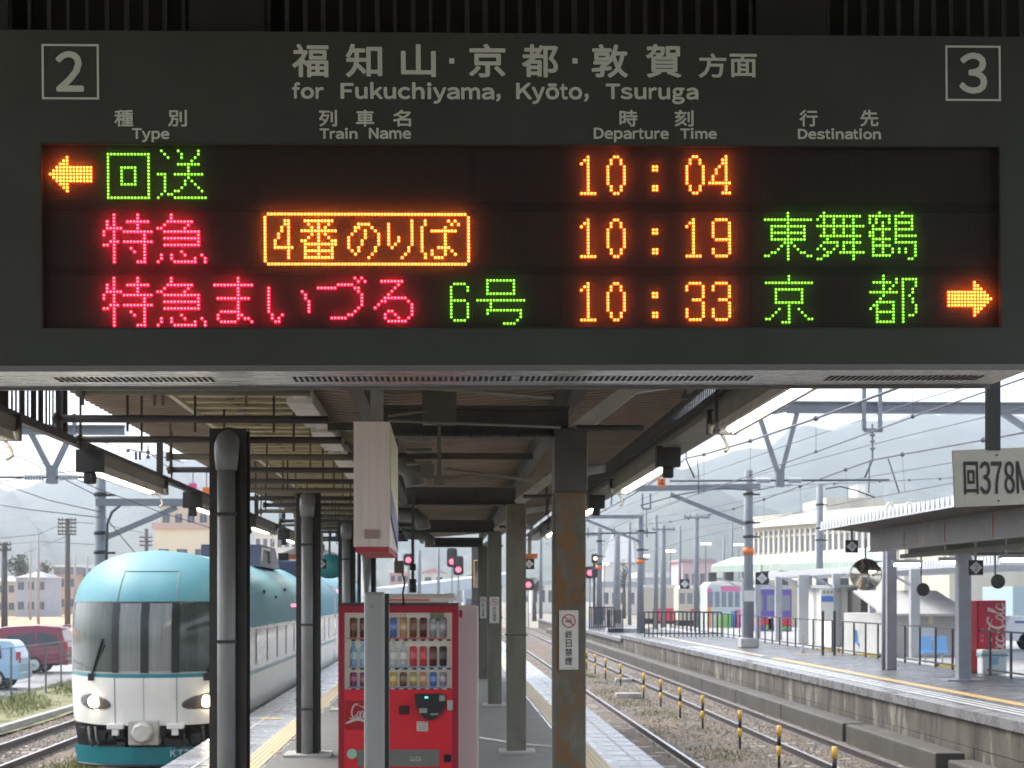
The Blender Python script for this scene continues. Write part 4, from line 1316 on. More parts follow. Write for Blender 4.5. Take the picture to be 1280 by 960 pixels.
def side_patch(b, sg, z0, z1, y0, y1, off=0.0, nz=10, frm_nose=False):
    vs = []
    for j in range(nz + 1):
        z = z0 + (z1 - z0) * j / nz
        x = sg * (hw(z) + off)
        ya = TY + nose(sg * hw(z), z) if frm_nose else y0
        vs += [(TXC + x, ya, z), (TXC + x, y1, z)]
    b.smooth = True
    b.add(vs, [(2 * j, 2 * j + 1, 2 * j + 3, 2 * j + 2) for j in range(nz)])
    b.smooth = False
Z1, Z2, Z3 = .66, 1.80, ZTOP        # waist, window top
b = MB(); front_patch(b, -1, 1, Z2 + .0, ZTOP - .0005, 0, 40, 18)
for sg in (-1, 1):
    side_patch(b, sg, 1.36, ZTOP - .0005, 0, YEND, 0, 18, True)
part(b, 'roof_skin', M_teal, train)
b = MB(); front_patch(b, -1, 1, -.16, .60, 0, 40, 8)
for sg in (-1, 1):
    side_patch(b, sg, -.16, .55, 0, YEND, 0, 8, True)
part(b, 'body', M_twht, train)
b = MB(); front_patch(b, -1, 1, .60, Z1, 0, 40, 2)
for sg in (-1, 1):
    side_patch(b, sg, .55, .62, 0, YEND, 0, 2, True)
part(b, 'waist_stripe', M_tdk, train)
b = MB(); front_patch(b, -1, 1, Z1, Z2, 0.0, 40, 8)
for sg in (-1, 1):
    side_patch(b, sg, .62, 1.36, 0, YEND, 0, 8, True)
part(b, 'window_band', mat('window_band_grey', (.42, .44, .45), .15, var=.2, vscale=1.2, stretch=(1, .35, 2)), train)
# front glass panes
for s0, s1, nm in ((-.985, -.37, 'windscreen'), (.37, .985, 'windscreen')):
    b = MB(); front_patch(b, s0, s1, Z1 + .03, Z2 - .01, .010, 18, 6); part(b, nm, M_tgls, train)
M_curt = mat('door_curtain_grey', (.22, .235, .225), .12, var=.18, vscale=3, stretch=(6, 1, .3))
for s0, s1 in ((-.285, -.045), (.045, .285)):
    b = MB(); front_patch(b, s0, s1, Z1 + .05, Z2 - .02, .012, 4, 4); part(b, 'door_window', M_curt, train)
M_pil = mat('pillar_black', (.02, .02, .022), .3)
for s0, s1 in ((-.37, -.285), (-.045, .045), (.285, .37)):
    b = MB(); front_patch(b, s0, s1, Z1 + .02, Z2 - .005, .016, 3, 6); part(b, 'window_pillar', M_pil, train)
b = MB(); front_patch(b, -.99, .99, Z2 - .012, Z2 + .012, .013, 30, 1); part(b, 'window_seal', M_pil, train)
# door outline on white front and visor
M_seam = mat('seam_grey', (.20, .24, .24), .5)
def seam(b, pts, wd):
    for (xa, za), (xb, zb) in zip(pts, pts[1:]):
        n = 6
        for i in range(n):
            x0, z0 = xa + (xb - xa) * i / n, za + (zb - za) * i / n
            x1, z1 = xa + (xb - xa) * (i + 1) / n, za + (zb - za) * (i + 1) / n
            b.bar((TXC + x0, TY + nose(x0, z0) - .004, z0), (TXC + x1, TY + nose(x1, z1) - .004, z1), wd, wd)
b = MB()
for x in (-.49, .49):
    seam(b, [(x, -.2), (x, .6)], .011)
seam(b, [(-.02, -.2), (-.02, .6)], .006)
seam(b, [(-.47, Z2 + .02), (-.44, 2.3), (.44, 2.3), (.47, Z2 + .02)], .014)
part(b, 'door_seam', M_seam, train)
# wipers
for sg in (-1, 1):
    b = MB()
    x0, z0, x1, z1 = (-.92, .60, -.70, 1.22) if sg < 0 else (.92, .60, 1.06, 1.0)
    p0 = Vector((TXC + x0, TY + nose(x0, z0) - .05, z0)); p1 = Vector((TXC + x1, TY + nose(x1, z1) - .05, z1))
    b.bar(p0, p1, .03, .03); b.bar(p0 + Vector((.06, 0, .05)), p1 + Vector((.04, 0, -.1)), .02, .02); b.cbox(p0.x - .05, p0.x + .05, p0.y - .02, p0.y + .05, p0.z - .06, p0.z + .06, .01)
    part(b, 'wiper', M_pil, train)
# headlights
M_hl = mat('lit_headlight', (1, 1, 1), .3, emit=(1.0, .80, .52), estr=14.0)
M_hlh = mat('headlight_housing', (.07, .06, .055), .15, spec=.8)
for sg in (-1, 1):
    b = MB()
    zc = .21
    vs = []
    N = 22
    RG = (1.0, .9, .75, .55, .35, .15)
    for ring in RG:
        for i in range(N):
            a = 2 * math.pi * i / N
            xx = .315 * math.cos(a) * ring
            zz = .135 * math.sin(a) * ring * (1.0 if math.cos(a) * sg > 0 else .85) - .045 * max(0, -math.cos(a) * sg)
            x = sg * .87 + xx
            vs.append((TXC + x, TY + nose(x, zc + zz) - (.010 if ring == 1 else .030), zc + zz))
    b.add(vs, [(r_ * N + i, r_ * N + (i + 1) % N, (r_ + 1) * N + (i + 1) % N, (r_ + 1) * N + i) for r_ in range(5) for i in range(N)] + [list(range(5 * N, 6 * N))])
    h = part(b, 'headlight', M_hlh, train)
    b = MB(); x = sg * .87 - sg * .01 + (.0 if sg < 0 else .06)
    yy = TY + nose(x, zc) - .035
    b.lathe([(.05, .0), (.092, -.012), (.088, -.03), (.03, -.038)], (TXC + x, yy - .03, zc), 18, 'y')
    part(b, 'lamp', M_hl, h)
# underfront: dark gear, coupler cover, brackets, skirt
b = MB(); b.prism([(-1.30, -.165), (1.30, -.165), (1.22, -.53), (-1.22, -.53)], 'y', 0, 1.2)
b.v = [(TXC + x, TY + .25 + y + .8 * (abs(x) / THW) ** 2, z) for x, y, z in b.v]
rr = random.Random(3)
for i in range(26):
    x = rr.uniform(-1.2, 1.15); z = rr.uniform(-.49, -.22); s = rr.uniform(.03, .1)
    yy = TY + .22 + .8 * (abs(x) / THW) ** 2
    b.box(TXC + x, TXC + x + s * 1.6, yy - s, yy + .2, z - s, z + s * .6)
for x in (-.98, -.86, .55, .85):
    b.tube([(TXC + x, TY + .2 + .6 * (abs(x) / THW) ** 2, -.2), (TXC + x + .04, TY + .1 + .6 * (abs(x) / THW) ** 2, -.4), (TXC + x + .12, TY + .2, -.48)], .025, 8)
part(b, 'coupling_gear', M_under, train)
M_gear = mat('coupler_grey', (.44, .42, .37), .5, var=.2, vscale=7)
b = MB(); b.cbox(TXC - .25, TXC + .22, TY - .05, TY + .35, -.46, -.08, .02); part(b, 'coupler_frame', M_gear, train)
b = MB(); N = 8
b.frustum((TXC - .02, TY - .05, -.26), (TXC - .02, TY - .22, -.26), .19, .13, 8); part(b, 'coupler_cover', mat('coupler_pale', (.56, .54, .49), .5, var=.15, vscale=8), train)
b = MB()
for x in (-.47, .47):
    b = MB()
    b.cbox(TXC + x - .13, TXC + x + .13, TY + .0, TY + .2, -.21, -.13, .015); b.box(TXC + x - .05, TXC + x + .05, TY + .02, TY + .12, -.31, -.21)
    part(b, 'step_bracket', M_twht, train)
vs = []; b = MB()
for z, dx in ((-.51, 0), (-.79, .05)):
    for i in range(25):
        x = (-1.28 + dx) + (2.56 - 2 * dx) * i / 24
        vs.append((TXC + x, TY + .12 + .9 * (abs(x) / THW) ** 2.4 + (.05 if z < -.7 else 0), z))
b.add(vs, [(i, i + 1, 25 + i + 1, 25 + i) for i in range(24)])
b.add([(x, y + .04, z) for x, y, z in vs], [(i, i + 1, 25 + i + 1, 25 + i) for i in range(24)])
part(b, 'skirt', M_tdk, train)
b = MB(); b.tube([(TXC + x, TY + .17 + .9 * (abs(x) / THW) ** 2.4, -.815) for x in [(-1.2 + 2.4 * i / 20) for i in range(21)]], .025, 6); part(b, 'rail_guard', M_pil, train)
b = MB()
xx = .38
for ch in 'KTR8':
    o = Vector((TXC + xx, TY + .105 + .9 * (abs(xx) / THW) ** 2.4 - .0, -.66)); wd = .085
    o2 = Vector((TXC + xx + wd, TY + .105 + .9 * (abs(xx + wd) / THW) ** 2.4, -.66))
    put_text(b, ch, o, o2 - o, (0, 0, .105), .02); xx += .11
part(b, 'lettering', mat('lettering_pale', (.62, .68, .66), .5), train)
# whistle and roof gear
b = MB(); b.lathe([(.06, 0), (.13, .05), (.13, .09), (.05, .12), (.06, .2), (.05, .25), (.08, .27), (.03, .31)], (TXC + .62, TY + 3.2, 2.48), 14); part(b, 'roof_horn', M_under, train)
M_roofg = mat('roof_gear_blue_black', (.05, .06, .10), .45)
part(MB().prism([(TY + 7, 2.5), (TY + 7.2, 2.95), (TY + 10, 2.95), (TY + 11, 2.5)], 'x', TXC - .2, TXC + 1.0), 'roof_gear', M_roofg, train)
part(MB().cbox(TXC + .2, TXC + 1.15, TY + 14, TY + 16, 2.3, 2.78, .05), 'roof_gear', M_roofg, train)
part(MB().cbox(TXC - .9, TXC + 1.0, TY + 17.5, TY + 19.5, 2.4, 2.72, .05), 'roof_gear', M_roofg, train)
b = MB(); b.tube([(TXC + 1.02, TY + 7.1, 2.6), (TXC + 1.02, TY + 7.3, 2.86), (TXC + 1.02, TY + 8.6, 2.86), (TXC + 1.02, TY + 8.7, 2.6)], .03, 6); part(b, 'roof_rail', M_gear, train)
# side windows, door, underside on the platform side
for i in range(11):
    y0 = TY + 2.6 + i * 1.75
    b = MB(); side_patch(b, 1, .70, 1.30, y0, y0 + 1.55, .012, 3); part(b, 'side_window', M_tsgls, train)
b = MB()
for y in (TY + 2.4, TY + 12.2, TY + 21.6):
    for z0, z1 in ((-.2, 1.5),):
        side_patch(b, 1, z0, z1, y, y + .012, .014, 6)
part(b, 'panel_joint', M_seam, train)
b = MB(); side_patch(b, 1, -.62, -.16, TY + 1.6, YEND, -.02, 4); side_patch(b, -1, -.62, -.16, TY + 1.6, YEND, -.02, 4); b.box(TXC - 1.3, TXC + 1.3, TY + 1.5, YEND, -.66, -.3)
part(b, 'side_skirt', mat('side_skirt_grey', (.26, .27, .27), .4, var=.15, vscale=2), train)
b = MB()
for y in (TY + 3.2, TY + 5.3, TY + 17.5, TY + 19.6):
    for sg in (-1, 1):
        b.lathe([(.05, -.05), (.43, -.05), (.43, .05), (.05, .05)], (TXC + sg * .5335, y, RAILZ + .43), 20, 'x')
part(b, 'wheel', M_under, train)
b = MB(); 
for y, z in ((TY + 4.2, 1.95), (TY + 6.0, 1.85), (TY + 8.2, 2.0)):
    b.box(TXC + hw(z) - .02, TXC + hw(z) + .03, y, y + .25, z, z + .06)
part(b, 'side_lamp', M_pil, train)
b = MB()
for k in range(14):
    y = TY + 9 + k * .42
    b.box(TXC + hw(1.72) - .02, TXC + hw(1.72) + .012, y, y + .2, 1.66, 1.73)
part(b, 'side_display', mat('display_pink', (.1, .02, .04), .4, emit=(1, .25, .42), estr=.7), train)

# second car further back
t = thing('blue_train', 'second teal car behind the front car of the blue train with a white emblem', 'train', (TXC, YEND + .5, RAILZ))
b = MB(); Y2, Y3 = YEND + .5, YEND + 20
for sg in (-1, 1):
    side_patch(b, sg, 1.36, ZTOP - .0005, Y2, Y3, 0, 18)
part(b, 'roof_skin', M_teal, t)
b = MB()
for sg in (-1, 1):
    side_patch(b, sg, -.24, .62, Y2, Y3, 0, 8)
b.box(TXC - 1.38, TXC + 1.38, Y2, Y2 + .05, -.2, 2.2)
part(b, 'body', M_twht, t)
b = MB()
for sg in (-1, 1):
    side_patch(b, sg, .62, 1.36, Y2, Y3, 0, 8)
part(b, 'window_band', MATS['window_band_grey'], t)
b = MB(); b.box(TXC - 1.3, TXC + 1.3, Y2, Y3, -.66, -.24); part(b, 'side_skirt', MATS['side_skirt_grey'], t)
b = MB(); side_patch(b, 1, 1.5, 1.85, Y2 + 6.0, Y2 + 8.5, .012, 4); part(b, 'emblem', mat('emblem_white', (.8, .8, .8), .4), t)
b = MB(); side_patch(b, 1, 2.0, 2.10, Y2 + 1.5, Y2 + 9, .012, 3); part(b, 'pink_line', MATS['display_pink'], t)
# ------------------------------------------------------------------ left of the tracks: fence, cars, houses
M_galv = mat('galvanised', (.42, .44, .45), .45, .4, var=.12, vscale=5)
M_fence = mat('fence_grey', (.15, .16, .165), .5, .3)
t = thing('wire_fence', 'low grey wire mesh fence along the car park', 'fence', (-12.2, 43, GZ))
y = 26.0
while y < 74:
    b = MB(); b.bar((-12.2, y, GZ), (-12.2, y, .46), .045); b.box(-12.3, -12.1, y - .1, y + .1, GZ, GZ + .06); part(b, 'post', M_fence, t); y += 1.95
b = MB()
for z in (.44, -.92):
    b.bar((-12.2, 26, z), (-12.2, 74, z), .025)
part(b, 'rail', M_fence, t)
b = MB(); y = 26.0
while y < 74:
    b.box(-12.202, -12.198, y, y + .004, -.95, .42); y += .16
for k in range(9):
    b.box(-12.203, -12.197, 26, 74, -.9 + k * .15, -.897 + k * .15)
part(b, 'mesh', M_fence, t)

M_tyre = mat('tyre_black', (.02, .02, .02), .8)
M_rim = mat('alloy_rim', (.55, .56, .57), .3, .7)
M_cglass = mat('car_glass', (.03, .035, .04), .06, spec=.8)
def car(name, label, xr, y, prof, glass, wheels, m, wd, extra=None):
    """side-on car with its tail at xr, nose towards -x"""
    t = thing(name, label, 'car', (xr - 2, y, GZ + .02))
    z0 = GZ + .02
    b = MB()
    n = len(prof)
    ins = lambda z: .0 if z < .95 else .16 * min(1, (z - .95) / .6)
    lay = []
    for sy, k in ((-wd / 2, 1.0), (-wd / 2 + .06, 1.02), (wd / 2 - .06, 1.02), (wd / 2, 1.0)):
        lay.append([(xr - px_, y + (sy + (ins(pz) if sy < 0 else -ins(pz))), z0 + (pz if k > 1 else .35 + (pz - .35) * .985)) for px_, pz in prof])
    vs = [p for l in lay for p in l]
    b.smooth = False
    b.add(vs, [list(range(n))] + [list(range(3 * n, 4 * n))] + [(k * n + i, k * n + (i + 1) % n, (k + 1) * n + (i + 1) % n, (k + 1) * n + i) for k in range(3) for i in range(n)])
    part(b, 'body', m, t)
    for g in glass:
        b = MB(); vs = []
        for px_, pz in g:
            vs.append((xr - px_, y - wd / 2 + ins(pz) - .012, z0 + pz))
        vs2 = [(a, c + .01, d) for a, c, d in vs]
        b.add(vs + vs2, [list(range(len(g))), list(range(len(g), 2 * len(g)))]); part(b, 'window', M_cglass, t)
    for px_ in wheels:
        for sy in (-1, 1):
            b = MB(); yc = y + sy * (wd / 2 - .1)
            b.lathe([(.2, -.11), (.31, -.11), (.325, -.08), (.325, .08), (.31, .11), (.2, .11)], (xr - px_, yc, z0 + .325), 22, 'y')
            wobj = part(b, 'wheel', M_tyre, t)
            b = MB(); b.lathe([(.0, -.115), (.06, -.125), (.06, -.1)], (xr - px_, yc, z0 + .325), 10, 'y')
            for s in range(6):
                a = s * math.pi / 3 + .3
                b.bar((xr - px_, yc - .112, z0 + .325), (xr - px_ + .19 * math.cos(a), yc - .112, z0 + .325 + .19 * math.sin(a)), .05, .02, (0, 1, 0))
            b.lathe([(.185, -.118), (.215, -.118), (.215, -.1), (.185, -.1)], (xr - px_, yc, z0 + .325), 22, 'y')
            part(b, 'rim', M_rim, wobj)
    b = MB(); b.box(xr - .10, xr + .012, y - wd / 2 + .03, y - wd / 2 + .2, z0 + .85, z0 + 1.2); part(b, 'tail_light', mat('tail_light_red', (.5, .03, .03), .25), t)
    b = MB(); b.cbox(xr - .35, xr + .05, y - wd / 2 + .01, y + wd / 2 - .01, z0 + .32, z0 + .55, .04); part(b, 'bumper', m, t)
    b = MB(); b.box(xr - 4.2, xr - .3, y - wd / 2 - .012, y - wd / 2 - .002, z0 + .30, z0 + .38); part(b, 'side_sill', M_tyre, t)
    b = MB()
    for px_ in (1.35, 2.5):
        b.box(xr - px_ - .006, xr - px_ + .006, y - wd / 2 - .004, y - wd / 2 + .01, z0 + .42, z0 + .95)
        b.cbox(xr - px_ - .02, xr - px_ + .14, y - wd / 2 - .03, y - wd / 2 - .002, z0 + .86, z0 + .9, .008)
    part(b, 'door_handle', m, t)
    if extra: extra(t, z0)
    return t
van_prof = [(.02, .34), (0, .75), (.02, 1.0), (.10, 1.25), (.22, 1.66), (.30, 1.80), (1.2, 1.86), (2.4, 1.80), (3.0, 1.66), (3.65, 1.12), (4.4, .98), (4.6, .75), (4.58, .34)]
van_gl = [[(.34, 1.08), (.42, 1.62), (1.15, 1.68), (1.15, 1.08)], [(1.25, 1.08), (1.25, 1.68), (2.25, 1.66), (2.35, 1.08)], [(2.45, 1.08), (2.35, 1.64), (2.85, 1.56), (3.35, 1.10)]]
def spoiler(t, z0):
    b = MB(); b.cbox(-14.75, -14.45, 62.3, 63.7, z0 + 1.80, z0 + 1.86, .02); part(b, 'spoiler', mat('van_maroon', (.20, .018, .045), .3, coat=.6), t)
car('parked_van', 'maroon minivan parked side-on behind the wire fence', -14.55, 63, van_prof, van_gl, (1.25, 3.85), mat('van_maroon', (.20, .018, .045), .3, coat=.6), 1.75, spoiler)
kei_prof = [(.02, .34), (0, .8), (.03, 1.0), (.2, 1.45), (.32, 1.56), (1.2, 1.60), (2.0, 1.54), (2.6, 1.06), (3.3, .95), (3.4, .7), (3.38, .34)]
kei_gl = [[(.55, 1.0), (.62, 1.40), (1.1, 1.44), (1.1, 1.0)], [(1.2, 1.0), (1.2, 1.44), (1.85, 1.40), (2.3, 1.02)]]
car('parked_car', 'small pale blue car parked in front of the maroon minivan', -13.5, 52, kei_prof, kei_gl, (.75, 2.75), mat('car_pale_blue', (.33, .52, .70), .3, coat=.6), 1.48)

def window_grid(b, x0, x1, z0, z1, y, nx, nz, fw=.6, fh=.55):
    cw, ch = (x1 - x0) / nx, (z1 - z0) / nz
    for i in range(nx):
        for j in range(nz):
            xa = x0 + cw * (i + .5 - fw / 2); za = z0 + ch * (j + .5 - fh / 2)
            b.box(xa, xa + cw * fw, y - .06, y + .02, za, za + ch * fh)
M_win = mat('dark_window', (.10, .12, .15), .15)
def house(label, u0, u1, vt, vb_, y, m, roof='hip', mr=None, nx=3, nz=2, depth=8, name='house', cat='house', rh=None):
    x0, x1 = xat(u0, y), xat(u1, y)
    zt = zat((u0 + u1) / 2, vt, y); zb = zat((u0 + u1) / 2, vb_, y) if vb_ else GZ
    zb = min(zb, GZ)
    t = thing(name, label, cat, ((x0 + x1) / 2, y, zb))
    b = MB(); b.box(x0, x1, y, y + depth, zb, zt); part(b, 'wall', m, t)
    mr = mr or mat('roof_tile_grey', (.17, .18, .20), .5, var=.2, vscale=2)
    o = .05 * (x1 - x0)
    rh = rh or (x1 - x0) * .22
    b = MB()
    if roof == 'hip':
        k = min(depth, x1 - x0) * .42
        b.add([(x0 - o, y - .4, zt), (x1 + o, y - .4, zt), (x1 + o, y + depth + .4, zt), (x0 - o, y + depth + .4, zt), (x0 + k, y + depth * .5, zt + rh), (x1 - k, y + depth * .5, zt + rh)],
              [(0, 1, 5, 4), (1, 2, 5), (2, 3, 4, 5), (3, 0, 4), (0, 3, 2, 1)])
    elif roof == 'gable':
        b.prism([(x0 - o, zt), (x1 + o, zt), ((x0 + x1) / 2, zt + rh)], 'y', y - .4, y + depth + .4)
    else:
        b.box(x0 - .3, x1 + .3, y - .3, y + depth + .3, zt, zt + (rh if roof == 'flat' else .4))
    part(b, 'roof', mr, t)
    H = zt - zb
    for i in range(nx):
        for j in range(nz):
            cw, ch = (x1 - x0) / nx, H / nz
            xa, za = x0 + cw * (i + .22), zb + ch * (j + .38)
            b = MB(); b.box(xa, xa + cw * .56, y - .07, y + .02, za, za + ch * .40); w_ = part(b, 'window', M_win, t)
            b = MB(); b.box(xa - .08, xa + cw * .56 + .08, y - .12, y - .01, za - .10, za - .005); b.box(xa + cw * .27, xa + cw * .29, y - .09, y - .071, za, za + ch * .4); part(b, 'sill', M_galv, w_)
    return t
M_hb = mat('house_blue_grey', (.36, .41, .48), .8, var=.08, vscale=.6)
M_hc = mat('house_cream', (.55, .50, .40), .8, var=.08, vscale=.6)
M_ht = mat('house_tan', (.48, .36, .28), .8, var=.1, vscale=.6)
M_hw = mat('house_white', (.68, .67, .62), .8, var=.06, vscale=.5)
house('blue grey two storey house with hipped grey roof beside the dark trees', 20, 58, 722, 762, 230, M_hb, 'hip', None, 3, 2, 9)
house('cream low house at the left border half behind the wooden pole', -14, 20, 727, 762, 240, M_hc, 'hip', None, 3, 2, 9)
house('tan house right of the tall crossarm pole', 70, 96, 718, 758, 260, M_ht, 'flat', None, 2, 2, 9, rh=1.2)
house('violet roofed shed partly behind the teal train', 96, 122, 721, 757, 265, M_hw, 'flat', mat('roof_violet', (.20, .20, .32), .5), 2, 1, 9, rh=1.2)
house('long white warehouse roof line behind the tan house', 60, 116, 711, 752, 420, M_hw, 'flat', M_hw, 8, 1, 20, 'warehouse', 'warehouse', 1.0)
b_ = house('pale yellow flat roofed block rising behind the train roof', 193, 262, 661, None, 190, mat('block_pale_yellow', (.70, .66, .52), .8, var=.05, vscale=.4), 'flat', mat('block_roof_pink', (.52, .40, .36), .7), 3, 1, 14, 'apartment_block', 'building', .7)
house('upper cream penthouse block standing behind the pale yellow one', 200, 262, 632, None, 206, M_hc, 'flat', M_hc, 4, 3, 12, 'apartment_block', 'building', .5)
house('white far building seen between the left canopy posts', 318, 372, 668, None, 260, M_hw, 'flat', M_hw, 6, 4, 12, 'apartment_block', 'building', .6)
house('grey roofed house seen behind the second left canopy post', 352, 420, 693, None, 220, M_hb, 'gable', None, 3, 2, 10)

def pole(label, u, vt, y, r, m, arms=(), aw=1.0, z0=None, name='utility_pole', cat='pole', vb_=None):
    x = xat(u, y); zt = zat(u, vt, y); zb = GZ if z0 is None else z0
    t = thing(name, label, cat, (x, y, zb))
    b = MB(); b.frustum((x, y, zb), (x, y, zt), r * 1.25, r, 10); part(b, 'shaft', m, t)
    for va in arms:
        z = zat(u, va, y)
        b = MB(); b.bar((x - aw, y - r, z), (x + aw, y - r, z), .14)
        for k in (-.9, -.5, .5, .9):
            b.frustum((x + aw * k, y - r, z + .06), (x + aw * k, y - r, z + .22), .06, .04, 6)
        part(b, 'crossarm', m, t)
    return t
M_wood = mat('pole_dark', (.10, .09, .085), .8, var=.2, vscale=3)
M_cpole = mat('pole_concrete', (.34, .34, .33), .8, var=.12, vscale=2)
pole('tall dark pole with five crossarms left of the train', 84.5, 648, 150, .22, M_wood, (650, 654.5, 659.5, 664, 668), .85)
pole('short dark pole with two crossarms at the left border', 5.5, 678, 120, .2, M_wood, (681, 687.5), .55)
pole('thin grey pole left of the crossarm pole', 48, 662, 170, .13, M_cpole)
pole('thinnest grey pole beside the blue grey house', 38, 680, 200, .12, M_cpole)
pole('thin pole right of the tan house roof', 94, 693, 240, .16, M_cpole)
pole('thin pole close to the train visor', 109, 695, 250, .16, M_cpole)
pole('dark pole with crossarms at the left corner of the pale yellow block', 183, 661, 180, .2, M_wood, (672, 677, 682), .7)

M_leaf = [mat('leaf_dark', (.045, .060, .040), .8), mat('leaf_mid', (.075, .095, .060), .8), mat('leaf_pale', (.12, .13, .085), .8)]
M_bark = mat('bark', (.10, .085, .07), .9)
def tree(label, u, vt, vb_, wpx, y, n=900, seed=1, flat=1.0):
    rr = random.Random(seed)
    zb, zt = GZ, zat(u, vt, y)
    x = xat(u, y); rad = wpx / 2 * y / FPX
    H = zt - zat(u, vb_, y)
    zc = zt - H / 2
    t = thing('tree', label, 'tree', (x, y, zb))
    b = MB(); b.frustum((x, y, zb), (x, y, zc), .28, .14, 8)
    for k in range(6):
        a = rr.uniform(0, 6.28)
        b.frustum((x, y, zc - H * .2), (x + rad * .6 * math.cos(a), y + rad * .6 * math.sin(a), zc + H * rr.uniform(-.1, .3)), .1, .03, 6)
    part(b, 'trunk', M_bark, t)
    b = MB()
    cl = [(rr.gauss(0, .42), rr.gauss(0, .42), rr.gauss(0, .42)) for _ in range(16)]
    for i in range(n):
        c = rr.choice(cl)
        p = Vector((x + rad * max(-1, min(1, c[0] + rr.gauss(0, .2))), y + rad * max(-1, min(1, c[1] + rr.gauss(0, .2))), zc + H / 2 * max(-1, min(1, c[2] + rr.gauss(0, .22)))))
        s = rad * rr.uniform(.05, .11)
        a = Vector((rr.gauss(0, 1), rr.gauss(0, 1), rr.gauss(0, 1))).normalized(); c2 = a.orthogonal().normalized(); d = a.cross(c2)
        b.m = rr.choice((0, 0, 1, 1, 2))
        b.add([p - c2 * s, p + d * s * .8, p + c2 * s, p - d * s * .8], [(0, 1, 2, 3)])
    o = b.build('crown', M_leaf, t, fixn=False)
tree('broad dark round tree behind the blue grey house', 23, 694, 722, 34, 262, 1000, 1)
tree('narrower dark tree standing right of the thin grey pole', 58, 697, 724, 24, 262, 800, 2)
tree('dark tree below the white tent shaped hall', 780, 700, 735, 18, 210, 700, 3)
tree('grey green tree seen between the olive posts far down the track', 668, 722, 742, 24, 190, 700, 4)
tree('bare looking small tree beside the far footbridge', 615, 712, 740, 26, 240, 500, 5)

# grass along the left track: uncountable blades
b = MB(); rr = random.Random(9)
M_gr = [mat('grass_green', (.16, .20, .05), .8), mat('grass_straw', (.36, .30, .14), .8), mat('grass_deep', (.08, .13, .035), .8)]
def blade(x, y, z, h):
    a = rr.uniform(0, 6.28); w_ = rr.uniform(.008, .02); lx, ly = rr.gauss(0, .35) * h, rr.gauss(0, .35) * h
    b.m = rr.choice((0, 0, 0, 1, 2))
    b.add([(x - w_ * math.cos(a), y - w_ * math.sin(a), z), (x + w_ * math.cos(a), y + w_ * math.sin(a), z), (x + lx, y + ly, z + h)], [(0, 1, 2)])
for i in range(15000):
    y = rr.uniform(27, 75); x = rr.uniform(-12.9, -10.4)
    if rr.random() < .5 + .5 * math.sin(x * 2.2 + y * .9):
        blade(x, y, GZ + .04, rr.uniform(.05, .22))
for i in range(3200):
    c = rr.choice(((-7.0, 25.2), (-6.6, 26.8), (-6.3, 24.2), (-9.2, 27), (-6.2, 28.5)))
    blade(c[0] + rr.gauss(0, .3), c[1] + rr.gauss(0, .7), GZ + .01, rr.uniform(.04, .13))
for i in range(5200):
    y = rr.uniform(18, 70); x = 4.9 + rr.gauss(.3, .45)
    if math.sin(y * 1.3) + math.sin(y * .37 + x * 2) > .1: blade(x, y, GZ, rr.uniform(.03, .11))
tag(b.build('grass', M_gr, fixn=False), 'short green and straw coloured grass beside the rails and the fence', 'grass', kind='stuff')
b = MB(); rr = random.Random(10)
M_peb = [mat('stone_a', (.24, .215, .185), .9), mat('stone_b', (.14, .125, .105), .9), mat('stone_c', (.30, .24, .18), .9)]
def stone(x, y, z, s):
    b.m = rr.choice((0, 1, 1, 2))
    o = [Vector((rr.uniform(.6, 1.2) * s * c[0], rr.uniform(.6, 1.2) * s * c[1], rr.uniform(.5, 1.0) * s * c[2])) for c in ((1, 0, 0), (-1, 0, 0), (0, 1, 0), (0, -1, 0), (0, 0, 1))]
    q = Vector((x, y, z))
    b.add([q + k for k in o], [(0, 2, 4), (2, 1, 4), (1, 3, 4), (3, 0, 4)])
for i in range(16000):
    y = 17 + 45 * rr.random() ** 1.5; x = rr.uniform(4.2, 8.0)
    stone(x, y, GZ + .005, rr.uniform(.018, .045))
for i in range(6000):
    y = 26 + 24 * rr.random() ** 1.3; x = rr.uniform(-9.6, -6.2)
    stone(x, y, GZ + .005, rr.uniform(.018, .045))
tag(b.build('gravel', M_peb, fixn=False), 'loose grey brown ballast stones between and beside the rails', 'gravel', kind='stuff')

# ------------------------------------------------------------------ delineator stakes between the right tracks
M_sy = mat('stake_yellow', (.75, .46, .08), .5)
M_sk = mat('stake_black', (.03, .03, .03), .5)
POS = ['nearest', 'second', 'third', 'fourth', 'fifth', 'sixth', 'seventh', 'eighth', 'ninth', 'tenth', 'eleventh']
proto = None
for i, u in enumerate((1048, 978.6, 928, 879, 853, 827, 806, 776, 758, 744.5, 733.5)):
    y = 5.8 * FPX / (u - 556)
    if proto is None:
        proto = t = thing('striped_stake', 'x', 'stake', (0, 0, GZ), 'black and yellow stakes between the right tracks')
        b = MB(); b.frustum((0, 0, GZ), (0, 0, -.36), .024, .024, 10); part(b, 'shaft', M_sk, t)
        for z0, z1 in ((-.52, -.34), (-.86, -.69)):
            b = MB(); b.frustum((0, 0, z0), (0, 0, z1), .04, .04, 12); part(b, 'yellow_sleeve', M_sy, t)
        b = MB(); b.frustum((0, 0, -.69), (0, 0, -.52), .034, .034, 12); part(b, 'black_sleeve', M_sk, t)
    else:
        t = copy_tree(proto)
    t.location = (5.8 + random.uniform(-.03, .03), y, GZ)
    t['label'] = POS[i] + ' black and yellow striped stake from the camera in the row beside the track'
b = MB(); p = at(1155, 0, 1)
